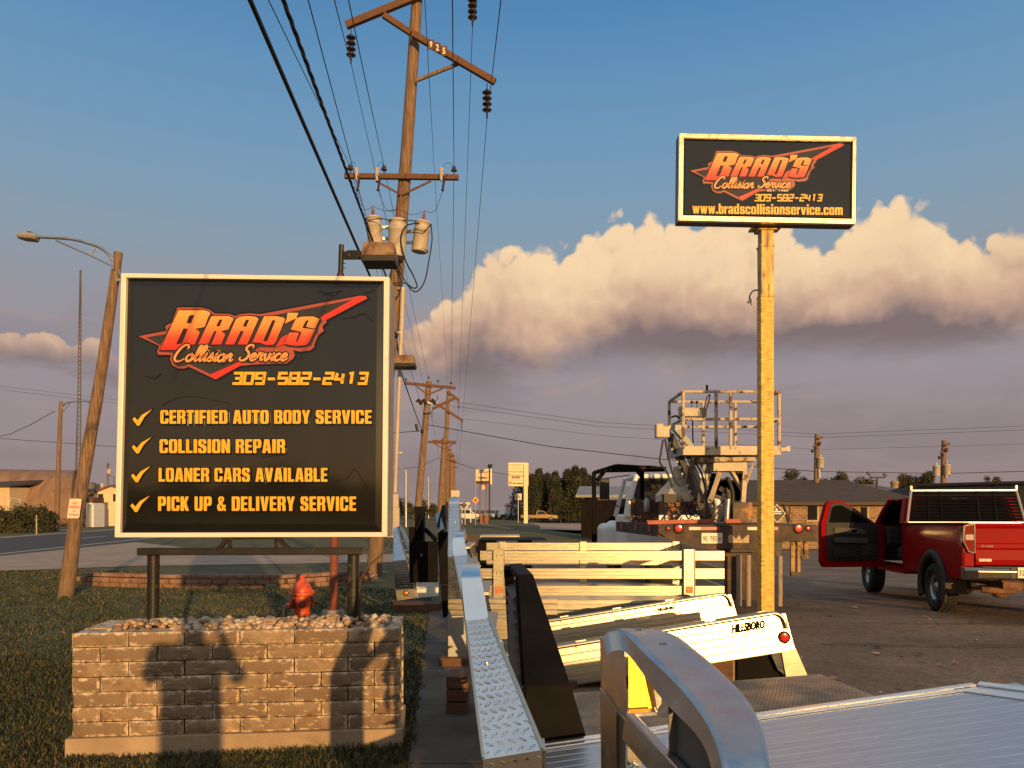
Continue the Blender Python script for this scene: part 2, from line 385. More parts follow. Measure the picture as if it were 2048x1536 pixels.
SIDEW = mk('old sidewalk', (.105, .092, .078), r=.92, var=.22, sc=2.5, c2=(.055, .047, .040), amt=.4, sc2=1.6, soft=.15, bump=.3, bsc=30)
ASPH = mk('road asphalt', (.045, .043, .043), r=.85, var=.15, sc=2, bump=.2, bsc=60)
LOT = mk('worn lot paving', (.195, .132, .088), r=.88, var=.30, sc=7, c2=(.105, .069, .047), amt=.46, sc2=.5, soft=.12, bump=.8, bsc=16)
GRAV = mk('pale gravel', (.40, .295, .215), r=.95, var=.22, sc=3, c2=(.28, .20, .15), amt=.4, sc2=.7, soft=.2, bump=.5, bsc=24)
YEL = mk('road marking white', (.62, .58, .50), r=.7, var=.15, sc=4, c2=(.3, .27, .24), amt=.3, sc2=5)
def xl(y): return -.66-.088*(y-4.9)           # lawn edge of the sidewalk
mb = MB()
y = -4.0
while y < 62:
    y2 = y+1.5; g = .012
    mb.bx
    a = [(xl(y+g), y+g), (xl(y+g)+1.25, y+g), (xl(y2-g)+1.25, y2-g), (xl(y2-g), y2-g)]
    mb.box8([V((*p, -.05)) for p in a]+[V((*p, .016+random.uniform(-.003, .003))) for p in a]); y = y2
struct(mb, 'sidewalk', SIDEW)
# parking lot with a low edge
lot_x = lambda yy: xl(yy)+1.27
mb = MB()
ys2 = lin(-12, 40, 52); cols = lin(0, 1, 40); vsx = []
for yy in ys2:
    x0 = lot_x(yy); x1 = 62
    for t in cols: xx = x0+(x1-x0)*t**1.5; vsx.append((xx, yy, G(xx, yy)+.008+.012*mnoise.noise(V((xx*.25, yy*.25, 3)))*ss((xx-x0)/3)))
n = len(cols); fsx = [(j*n+i, j*n+i+1, (j+1)*n+i+1, (j+1)*n+i) for j in range(len(ys2)-1) for i in range(n-1)]
mb.add(vsx, fsx, 0, True); struct(mb, 'parking_lot', LOT)
# cracks and oil marks are part of the paving: thin sealed seams
mb = MB()
for k in range(7):
    x0 = 2+random.random()*4; yy = 5.5+k*1.9; pts = []
    for i in range(26):
        xx = x0+i*.45; y1 = yy+.25*mnoise.noise(V((xx*.6, k*3.1, 0)))+.04*random.uniform(-1, 1); pts.append((xx, y1, G(xx, y1)+.030))
    vv = []; w = .012+.012*random.random()
    for p in pts: vv += [(p[0], p[1]-w, p[2]), (p[0], p[1]+w, p[2])]
    mb.add(vv, [(2*i, 2*i+2, 2*i+3, 2*i+1) for i in range(len(pts)-1)])
struct(mb, 'paving_seams', mk('tar seam', (.018, .016, .015), r=.7, var=.3))
# leaves, grit and oil spots lying on the paving
mb = MB(); rr_ = random.Random(12)
for k in range(240):
    y = 4.4+rr_.random()**1.6*11; x = 2.6+rr_.random()*(y*.75); s = rr_.choice([.012, .018, .03, .05]); z = G(x, y)+.030; a = rr_.random()*6.28
    pts = [(x+s*rr_.uniform(.6, 1.4)*math.cos(a+i*1.05), y+s*rr_.uniform(.6, 1.4)*math.sin(a+i*1.05), z+rr_.uniform(0, .014)) for i in range(6)]
    mb.add(pts, [tuple(range(6))], rr_.choice([0, 0, 0, 0, 0, 1, 2]))
tag(build(mb, 'litter', [mk('dead leaf dark', (.035, .018, .010), r=.9, var=.3), mk('dead leaf tan', (.30, .16, .08), r=.9, var=.3), mk('pale grit', (.5, .38, .27), r=.9)], None, (5, 8, 0), recalc=False), 'scattered dead leaves and grit lying on the lot paving', 'litter', kind='stuff')
# side street and dealership apron
SIDE = mk('side street paving', (.40, .27, .205), r=.9, var=.12, sc=.4, c2=(.31, .21, .16), amt=.4, sc2=.2, soft=.2)
struct(flat([(-.4, 69), (20, 65.5), (80, 64), (80, 96), (6, 112), (-6.2, 112), (-4.4, 98), (-3.2, 86)], .012), 'side_street', SIDE)
struct(flat([(-7.5, 106), (9, 113), (90, 98), (90, 150), (-9, 150)], .022), 'dealer_lot', ASPH)
# highway on the left
near = [(-15.2, -8), (-17.4, 12), (-19.0, 28.7), (-20.6, 41.9), (-24.5, 70), (-34, 140), (-60, 300)]
far = [(-22.6, -8), (-24.9, 12), (-26.9, 28.7), (-28.4, 42.6), (-32.8, 64+6), (-43, 140), (-71, 300)]
def strip(a, b, z):
    mb = MB(); vv = []
    for p, q in zip(a, b): vv += [(*p, z), (*q, z)]
    return mb.add(vv, [(2*i, 2*i+1, 2*i+3, 2*i+2) for i in range(len(a)-1)])
def off(a, b, t0): return [(p[0]+(q[0]-p[0])*t0, p[1]+(q[1]-p[1])*t0) for p, q in zip(a, b)]
struct(strip(off(near, far, -.12), off(near, far, 1.12), .010), 'highway', ASPH)
mb = strip(off(near, far, .00), off(near, far, .022), .016)
a, b = off(near, far, .49), off(near, far, .512)
for i in range(len(a)-1):
    nseg = max(1, int((V((*a[i+1], 0))-V((*a[i], 0))).length/12))
    for k in range(nseg):
        t0 = (k+.1)/nseg; t1 = (k+.45)/nseg
        lp = lambda q, t: (q[i][0]+(q[i+1][0]-q[i][0])*t, q[i][1]+(q[i+1][1]-q[i][1])*t)
        p0, p1, q0, q1 = lp(a, t0), lp(a, t1), lp(b, t0), lp(b, t1)
        mb.add([(*p0, .016), (*q0, .016), (*q1, .016), (*p1, .016)], [(0, 1, 2, 3)])
struct(mb, 'road_markings', YEL)
struct(strip(off(near, far, 1.12), off(near, far, 1.24), .018), 'road_shoulder', GRAV)
struct(MB().add([(x, y, .014) for x, y in [(-18.1, 20), (-14.3, 20.4), (-11.2, 22.6), (-4.6, 24.2), (-2.0, 24.6), (-2.6, 29), (-5.4, 28.6), (-10, 31), (-14.5, 34), (-19.2, 39.5), (-18.4, 30)]], [tuple(range(11))]), 'driveway', GRAV)
struct(flat([(-70, 60), (-46, 60.5), (-36, 62), (-36, 66), (-48, 64.5), (-70, 64)], .012), 'side_path', GRAV)

# block headwall of the drain under the driveway
PAVER = mk('split block', (.25, .145, .095), r=.9, var=.35, sc=3, c2=(.13, .062, .040), amt=.35, sc2=5, bump=.5, bsc=40)
mb = MB()
hw = [P(180, 1133, 17.0), P(345, 1166, 16.6), P(575, 1163, 16.6), P(720, 1140, 17.4)]
path = [(hw[0].x-.1, 17.0), (hw[1].x, 16.4), (hw[2].x, 16.4), (-3.2, 17.6)]
L_ = [math.dist(path[i], path[i+1]) for i in range(3)]; tot = sum(L_)
def along(s):
    for i in range(3):
        if s <= L_[i] or i == 2:
            t = s/L_[i]; d = V((path[i+1][0]-path[i][0], path[i+1][1]-path[i][1], 0)).normalized()
            return V((path[i][0]+(path[i+1][0]-path[i][0])*t, path[i][1]+(path[i+1][1]-path[i][1])*t, 0)), d
        s -= L_[i]
for row in range(5):
    s = -.15*(row % 2); h0 = -.22+row*.105
    while s < tot-.05:
        ln = .30; p, d = along(max(0, s+ln/2)); q = d.cross(V((0, 0, 1)))
        hole = row in (1, 2) and abs(p.x-(-5.1)) < .2
        if not hole:
            rot = Matrix(((d.x, -d.y, 0), (d.y, d.x, 0), (0, 0, 1)))
            mb.box(p+V((0, 0, h0+.05))+q*random.uniform(-.012, .012), (ln-.012, .22, .098 if row < 4 else .07), 0, rot)
        s += ln
solo(mb, 'retaining_wall', PAVER, 'low curved wall of reddish blocks with drain hole, below the driveway', 'retaining wall', (-5.2, 16.5, 0), bevel=.008)

# lawn blades
GB = [mk('grass blade green', (.050, .060, .017), r=.7, var=.35, sc=2), mk('grass blade dark', (.022, .030, .010), r=.7, var=.3, sc=2), mk('grass blade straw', (.15, .105, .040), r=.75, var=.3, sc=2)]
def blades(area, n, h, keep, seed, straw=.25):
    rnd = random.Random(seed); mb = MB(); (x0, x1, y0, y1) = area; V_ = []; F_ = []; M_ = []
    i = 0
    while i < n:
        y = y0+(y1-y0)*rnd.random()**1.5; x = x0+(x1-x0)*rnd.random()
        i += 1
        if not keep(x, y): continue
        cl = mnoise.noise(V((x*1.4, y*1.4, 5)))
        hh = h*(.55+.6*rnd.random())*(1+.55*cl); a = rnd.random()*6.283; w = .0035+.002*rnd.random()
        w *= max(1, y/6)
        lean = hh*(.2+.7*rnd.random()); b = rnd.random()*6.283; c, s_ = math.cos(a)*w, math.sin(a)*w
        lx, ly = math.cos(b)*lean, math.sin(b)*lean; k = len(V_)
        V_ += [(x-c, y-s_, 0), (x+c, y+s_, 0), (x+lx*.4+c*.7, y+ly*.4+s_*.7, hh*.65), (x+lx*.4-c*.7, y+ly*.4-s_*.7, hh*.65), (x+lx, y+ly, hh)]
        F_ += [(k, k+1, k+2, k+3), (k+3, k+2, k+4)]
        dry = .5+mnoise.noise(V((x*.55, y*.55, 9)))
        m = 2 if rnd.random() < straw*(.4+1.6*dry) else (1 if rnd.random() < .4 else 0); M_ += [m, m]
    mb.v = V_; mb.f = F_; mb.m = M_; mb.sm = [False]*len(F_); mb.at = [0]*len(V_)
    return mb
pl_pts = [V((-2.94, 5.17, 0)), V((-.77, 5.41, 0)), V((-.82, 5.9, 0)), V((-3.03, 5.66, 0))]
def outside(x, y):
    if x > xl(y)+.02+.05*mnoise.noise(V((y*3, 0, 0))): return False
    if -3.03 < x < -.77 and 5.17+.11*(x+2.94) < y < 5.66+.11*(x+2.94): return False
    if y > 15.6 and x > -9.5: return y < 16.2 - .0
    return x > -14.0 or y < 19
tag(build(blades((-6.0, -.55, 3.3, 8.5), 95000, .046, outside, 1, .14), 'grass', GB, None, (-3, 5, 0), recalc=False), 'short green and straw coloured lawn grass around the block planter', 'grass', kind='stuff')
tag(build(blades((-15, -.9, 8.5, 21), 60000, .042, outside, 2, .14), 'grass', GB, None, (-6, 12, 0), recalc=False), 'mown lawn grass running from the hydrant to the low block wall', 'grass', kind='stuff')
# ------------------------------------------------------------------ block planter
BLOCK = bpy.data.materials.new('tumbled block'); BLOCK.use_nodes = True
def block_mat(mt):
    nt = mt.node_tree; N = nt.nodes.new; L = nt.links.new; b = nt.nodes['Principled BSDF']; b.inputs['Roughness'].default_value = .92
    tc = N('ShaderNodeTexCoord')
    def no(sc, st=(1, 1, 1), d=6, ro=.62):
        q = N('ShaderNodeMapping'); q.inputs['Scale'].default_value = st; L(tc.outputs['Object'], q.inputs[0])
        n = N('ShaderNodeTexNoise'); n.inputs['Scale'].default_value = sc; n.inputs['Detail'].default_value = d; n.inputs['Roughness'].default_value = ro; L(q.outputs[0], n.inputs[0]); return n.outputs[0]
    def mr(x, a, c, o0=0, o1=1):
        n = N('ShaderNodeMapRange'); L(x, n.inputs[0]); n.inputs[1].default_value = a; n.inputs[2].default_value = c; n.inputs[3].default_value = o0; n.inputs[4].default_value = o1; return n.outputs[0]
    def mix(f, a, c):
        n = N('ShaderNodeMix'); n.data_type = 'RGBA'
        for i, x in ((0, f), (6, a), (7, c)):
            if isinstance(x, tuple): n.inputs[i].default_value = (*x, 1)
            else: L(x, n.inputs[i])
        return n.outputs[2]
    at = N('ShaderNodeAttribute'); at.attribute_name = 'tone'; tone = at.outputs['Fac']      # floor part: block tone, fraction: distance from the worn edge
    fr = N('ShaderNodeMath'); fr.operation = 'FRACT'; L(tone, fr.inputs[0])
    fl = N('ShaderNodeMath'); fl.operation = 'FLOOR'; L(tone, fl.inputs[0])
    dk = mix(mr(fl.outputs[0], 0, 8), (.20, .135, .090), (.50, .36, .235))
    n1 = no(9); n2 = no(38); n3 = no(20, (1, 1, 1.0), 8, .75)
    dk = mix(mr(n1, .35, .7), dk, (.19, .125, .08))
    edge = N('ShaderNodeMath'); edge.operation = 'MULTIPLY_ADD'; L(fr.outputs[0], edge.inputs[0]); edge.inputs[1].default_value = 1.0
    ad = N('ShaderNodeMath'); ad.operation = 'MULTIPLY_ADD'; L(n3, ad.inputs[0]); ad.inputs[1].default_value = 1.5; ad.inputs[2].default_value = -.70; L(ad.outputs[0], edge.inputs[2])
    worn = mr(edge.outputs[0], .20, .03)
    lime = mix(mr(n2, .35, .65), (.58, .445, .30), (.72, .57, .41))
    c = mix(worn, dk, lime)
    c = mix(mr(no(13, (1, 1, 3)), .60, .68, 0, .65), c, lime)
    c = mix(mr(no(6), .5, .72, 0, .35), c, (.17, .115, .08))
    L(c, b.inputs['Base Color'])
    bp = N('ShaderNodeBump'); bp.inputs['Strength'].default_value = .8; bp.inputs['Distance'].default_value = .012; L(no(45), bp.inputs['Height']); L(bp.outputs[0], b.inputs['Normal'])
block_mat(BLOCK)
def block(mb, o, ex, ey, ez, w, d, h, tone):
    """rounded, worn block: front face split into rings so that wear can follow its edges"""
    j = lambda k: random.uniform(-k, k)
    for face in ('front', 'right'):
        if face == 'front': A, B, Nn, WA = ex, ez, -ey, w; base = o
        else: A, B, Nn, WA = ey, ez, ex, d; base = o+ex*w
        ks = [0, .012, .03, .055]; n = 0; vs = []; at = []
        nx = 9
        us = [0, .010, .026]+[.026+(WA-.052)*i/nx for i in range(1, nx)]+[WA-.026, WA-.010, WA]
        vv = [0, .008, .020, h*.35, h*.5, h*.65, h-.020, h-.008, h]
        for b_ in vv:
            for a_ in us:
                e = min(a_, WA-a_, b_, h-b_); ins = (0 if e > .02 else (-.013 if e < .004 else -.004))*(.6+1.3*abs(mnoise.noise((base+A*a_+B*b_)*9)))
                p = base+A*a_+B*b_+Nn*(ins+.007*mnoise.noise((base+A*a_*1.0+B*b_)*11))
                p += A*j(.0015)+B*j(.0015)
                vs.append(p); at.append(math.floor(tone)+min(.98, e*12+.02))
        m = len(us); fs = [(r*m+c, r*m+c+1, (r+1)*m+c+1, (r+1)*m+c) for r in range(len(vv)-1) for c in range(m-1)]
        mb.add(vs, fs, 0, True, at)
    # core
    i = .013
    core = [o+ex*x+ey*y_+ez*z for z in (0.001, h-.001) for x, y_ in ((i, i), (w-i, i), (w-i, d), (i, d))]
    mb.add(core, [(3, 2, 1, 0), (4, 5, 6, 7), (0, 1, 5, 4), (1, 2, 6, 5), (2, 3, 7, 6), (3, 0, 4, 7)], 0, False, tone//1+.05)
planter = thing('block_planter', 'long planter of tan worn stone blocks with a concrete base, below the big square sign', 'planter', (-1.87, 5.5, 0))
fl_, fr_ = V((-2.94, 5.17, 0)), V((-.775, 5.41, 0))
ex = (fr_-fl_).normalized(); ey = V((-ex.y, ex.x, 0)); ez = V((0, 0, 1)); Wd = (fr_-fl_).length; Dp = .50
mb = MB(); rows = 8; bh = .0895; z0 = .132
for r in range(rows-1):
    n = 6; bw = Wd/n; x = 0
    ws = [bw]*6 if r % 2 == 0 else [bw/2]+[bw]*5+[bw/2]
    for w in ws:
        t = random.choice([0, 1, 2, 2, 3, 4, 5, 7])
        block(mb, fl_+ex*(x+.002+random.uniform(-.001, .001))+ey*random.uniform(-.006, .005)+ez*(z0+r*(bh+.0105)), ex, ey, ez, w-.0085, .2, bh+.0040, t)
        x += w
# side and back walls (one block thick)
for r in range(rows-1):
    zz = z0+r*(bh+.0105)
    for (o, dx) in ((fl_+ey*.21, .2), (fl_+ex*(Wd-.21)+ey*.21, .2)):
        mb.box8([o+ey*0+ez*zz, o+ex*dx+ez*zz, o+ex*dx+ey*(Dp-.21)+ez*zz, o+ey*(Dp-.21)+ez*zz]+[o+ez*(zz+.095), o+ex*dx+ez*(zz+.095), o+ex*dx+ey*(Dp-.21)+ez*(zz+.095), o+ey*(Dp-.21)+ez*(zz+.095)])
    o = fl_+ey*Dp
    mb.box8([o+ez*zz, o+ex*Wd+ez*zz, o+ex*Wd+ey*.12+ez*zz, o+ey*.12+ez*zz]+[o+ez*(zz+.095), o+ex*Wd+ez*(zz+.095), o+ex*Wd+ey*.12+ez*(zz+.095), o+ey*.12+ez*(zz+.095)])
mb.at = mb.at+[2.3]*(len(mb.v)-len(mb.at)) if len(mb.at) < len(mb.v) else mb.at
build(mb, 'block_wall', BLOCK, planter, attr='tone', recalc=True)
def obox(mb, o, a, b, c, mi=0): mb.box8([o, o+a, o+a+b, o+b, o+c, o+a+c, o+a+b+c, o+b+c], mi)
mb = MB(); obox(mb, fl_-ex*.03-ey*.03-ez*.05, ex*(Wd+.045), ey*(Dp+.18), ez*(.05+z0-.002))
build(mb, 'footing', mk('planter footing', (.40, .29, .19), r=.92, var=.15, sc=3, c2=(.27, .19, .125), amt=.4, sc2=2.5, soft=.15, bump=.3, bsc=45), planter, bevel=.006)
top_z = z0+7*(bh+.0105)
mb = MB(); obox(mb, fl_+ex*.14+ey*.12+ez*(top_z-.06), ex*(Wd-.28), ey*(Dp-.2), ez*.03)
build(mb, 'soil', mk('planter soil', (.05, .035, .025), r=1, var=.3, sc=9), planter)
# river stones
mb = MB(); rs = random.Random(4)
SM = [mk('stone cream', (.52, .42, .31), r=.75, var=.25, sc=20, c2=(.30, .2, .13), amt=.3, sc2=30), mk('stone brown', (.24, .13, .085), r=.75, var=.3, sc=20), mk('stone grey', (.17, .155, .15), r=.75, var=.3, sc=20), mk('stone tan', (.42, .27, .16), r=.75, var=.3, sc=20)]
for i in range(620):
    a = rs.uniform(.20, Wd-.10); b = rs.uniform(.085, Dp-.02); edge_d = min(1, min(b-.06, Dp-b, .9*(a-.16)+.0)/.12)
    if a < .55 and b < .2 and rs.random() < .5: continue
    r = rs.choice([.014, .017, .02, .024, .029]); c = fl_+ex*a+ey*b+ez*(top_z-.012+.040*max(0, edge_d)*rs.random()+r*.2)
    k = len(mb.v); mb.ball(c, (r*rs.uniform(.9, 1.5), r*rs.uniform(.8, 1.2), r*rs.uniform(.6, .9)), 8, 6, rs.choice([0, 0, 0, 1, 2, 3, 3]))
    q = Matrix.Rotation(rs.random()*6.28, 3, 'Z') @ Matrix.Rotation(rs.uniform(-.5, .5), 3, 'X')
    for t in range(k, len(mb.v)):
        p = V(mb.v[t])-c; nn = p.normalized(); s_ = 1+.28*mnoise.noise(nn*1.6+V((i*3.7, 0, 0))); mb.v[t] = tuple(c+q @ (p*s_))
tag(build(mb, 'river_stones', SM, None, (-1.87, 5.5, .8)), 'cream, brown and grey river stones filling the top of the planter', 'stones', kind='stuff')

# ------------------------------------------------------------------ the big square sign
FACE = mk('black sign vinyl', (.013, .013, .012), r=.06, var=.15, sc=3, spec=.55, bump=.035, bsc=1.6, coat=.35)
FACE_R = mk('sign tray edge', (.008, .008, .008), r=.12, var=.2, coat=.4)
FRAME = mk('cream sign frame', (.80, .72, .64), r=.32, var=.06, sc=3, c2=(.5, .36, .22), amt=.12, sc2=6)
L_OUT = mk('sign letter outline black', (.004, .004, .004), r=.2, var=.1)
L_YEL = mk('sign letter yellow', (.80, .43, .035), r=.28, var=.10, sc=14)
L_RED = mk('sign swoosh red', (.62, .035, .022), r=.25, var=.08)
L_DRED = mk('sign outline dull red', (.36, .075, .060), r=.25, var=.08)
L_IN = mk('sign logo inside', (.035, .033, .030), r=.15, var=.1)
L_SCR = mk('sign script orange', (.80, .33, .10), r=.28, var=.08)
def grad_mat():                      # the logo letters are printed in a blend from orange to red
    mt = bpy.data.materials.new('sign letter orange to red print'); mt.use_nodes = True; nt = mt.node_tree; b = nt.nodes['Principled BSDF']; b.inputs['Roughness'].default_value = .25
    a = nt.nodes.new('ShaderNodeAttribute'); a.attribute_name = 'tone'; r = nt.nodes.new('ShaderNodeValToRGB'); e = r.color_ramp.elements
    e[0].position = 0; e[0].color = (.80, .40, .10, 1); e[1].position = 1; e[1].color = (.62, .022, .02, 1)
    for p, c in ((.42, (.78, .27, .07, 1)), (.68, (.72, .09, .035, 1))): k = e.new(p); k.color = c
    nt.links.new(a.outputs['Fac'], r.inputs[0]); nt.links.new(r.outputs[0], b.inputs['Base Color']); return mt
L_GRAD = grad_mat()

# logo drawn in its own flat units (y down)
def za(l): return [(107.8+x*.3334, 134.75+y*.3334) for x, y in l]
def zb(l): return [(700.7+x*.3509, 134.75+y*.3509) for x, y in l]
LOGO_OUT = za([(60, 750), (500, 665), (520, 655), (490, 605), (510, 575), (600, 530), (690, 285), (1060, 285), (1210, 320), (1300, 385), (1530, 390), (1625, 425), (1700, 395), (1850, 378), (2000, 392)])+zb([(250, 372), (1770, 90), (1850, 95), (1885, 130), (1250, 465), (1255, 500),
    (1190, 560), (1200, 600), (1215, 630), (1130, 690), (1060, 850), (1070, 880), (1000, 930), (850, 948), (740, 925), (770, 1000), (740, 1060), (640, 1130), (420, 1130), (100, 1150)])+za([(1700, 1230), (1310, 1450), (870, 1240), (800, 1270), (700, 1270), (610, 1220), (570, 1120), (590, 1050), (385, 1050), (360, 1000), (400, 905)])
LOGO_IN = za([(400, 1000), (540, 620), (620, 540), (715, 318), (1060, 315), (1200, 350), (1290, 415), (1530, 418), (1625, 455), (1710, 420), (1850, 405), (2000, 420)])+zb([(230, 402), (420, 395), (1640, 155), (1150, 425), (1190, 480), (1140, 560), (1130, 650), (1090, 700), (1020, 860), (850, 900), (660, 880), (600, 850), (520, 880), (440, 890), (240, 880)])+za([(1960, 960), (1900, 1190), (1690, 1165), (1240, 1370), (880, 1200), (800, 1235), (700, 1235), (630, 1190), (600, 1120), (620, 1030), (600, 1015)])
def offset_poly(p, d):
    n = len(p); out = []
    area = sum(p[i][0]*p[(i+1) % n][1]-p[(i+1) % n][0]*p[i][1] for i in range(n)); sg = 1 if area > 0 else -1
    for i in range(n):
        a, b, c = V((*p[i-1], 0)), V((*p[i], 0)), V((*p[(i+1) % n], 0)); d1 = (b-a).normalized(); d2 = (c-b).normalized()
        n1 = V((d1.y, -d1.x, 0))*sg; n2 = V((d2.y, -d2.x, 0))*sg; m = (n1+n2)
        m = m.normalized() if m.length > .05 else n1
        k = d/max(.5, m.dot(n1)); out.append((b.x+m.x*k, b.y+m.y*k))
    return out
GLY = {   # heavy slanted capitals
 'B': [za([(415, 975), (715, 335), (1130, 335), (1200, 355), (1230, 385), (1190, 450), (1135, 600), (1100, 612), (975, 634), (1040, 665), (1055, 700), (975, 885), (775, 888), (740, 910), (670, 972)]), za([(840, 540), (880, 430), (915, 410), (970, 415), (915, 548)]), za([(672, 885), (795, 625), (865, 635), (772, 872)])],
 'R': [za([(1030, 885), (1245, 430), (1520, 430), (1600, 460), (1590, 500), (1540, 590), (1520, 640), (1400, 672), (1460, 710), (1465, 730), (1400, 885), (1245, 885), (1330, 672), (1290, 670), (1185, 885)]), za([(1320, 590), (1365, 500), (1385, 480), (1425, 485), (1375, 598)])],
 'A': [za([(1465, 885), (1640, 480), (1700, 440), (1830, 425), (1960, 440), (2005, 470), (1820, 885), (1670, 885), (1770, 672), (1715, 668), (1610, 885)]), za([(1750, 590), (1795, 500), (1815, 483), (1855, 487), (1805, 605)])],
 'D': [zb([(120, 810), (300, 410), (500, 410), (600, 430), (620, 455), (480, 800), (440, 845), (330, 850), (240, 812)]), zb([(285, 785), (420, 480), (450, 465), (475, 475), (355, 780), (330, 800)])],
 '\'': [zb([(660, 355), (825, 358), (790, 440), (615, 525), (650, 440)])],
 'S': [zb([(790, 440), (880, 415), (1050, 412), (1150, 450), (1080, 600), (945, 570), (985, 470), (960, 468), (935, 485), (885, 590), (1080, 612), (990, 810), (950, 850), (780, 862), (640, 840), (610, 820), (690, 660), (830, 660), (785, 800), (815, 800), (875, 650), (710, 612)])],
}
SCRIPT = {  # one-stroke brush letters, x-height 1, y up, slanted later
 'C': ([[(1.25, 1.65), (1.35, 1.95), (1.1, 2.2), (.7, 2.0), (.3, 1.3), (.1, .5), (.3, .02), (.75, .0), (1.2, .35)]], 1.35),
 'o': ([[(.55, .95), (.2, .8), (.05, .35), (.25, .0), (.6, .15), (.75, .6), (.55, .95), (.62, .7), (.95, .75)]], .82),
 'l': ([[(.0, .15), (.35, .8), (.65, 1.7), (.6, 2.05), (.42, 1.9), (.3, 1.2), (.22, .35), (.32, .0), (.55, .2)]], .52),
 'i': ([[(.0, .2), (.2, .6), (.3, .95), (.22, .4), (.3, .02), (.55, .2)], [(.38, 1.38), (.42, 1.46)]], .50),
 's': ([[(.0, .2), (.3, .65), (.45, 1.05), (.5, .6), (.55, .2), (.3, .0), (.08, .12)], [(.5, .12), (.75, .22)]], .66),
 'n': ([[(.05, .9), (.15, .5), (.05, .0), (.2, .5), (.5, .95), (.65, .8), (.58, .3), (.68, .0), (.95, .25)]], .92),
 'S': ([[(1.25, 1.75), (1.25, 2.1), (.95, 2.2), (.6, 1.95), (.55, 1.55), (.9, 1.15), (1.0, .65), (.75, .15), (.35, -.02), (.05, .2), (.15, .5)]], 1.22),
 'e': ([[(.0, .3), (.4, .45), (.62, .75), (.45, .98), (.2, .8), (.08, .35), (.25, .0), (.55, .08), (.8, .35)]], .74),
 'r': ([[(.0, .2), (.2, .75), (.22, 1.1), (.4, .9), (.62, .92), (.5, .4), (.6, .0), (.8, .2)]], .72),
 'v': ([[(.0, .75), (.2, .95), (.25, .4), (.4, .0), (.65, .3), (.7, .95), (.9, .8)]], .82),
 'c': ([[(.6, .75), (.5, .98), (.2, .8), (.06, .35), (.25, .0), (.55, .08), (.8, .35)]], .74),
}
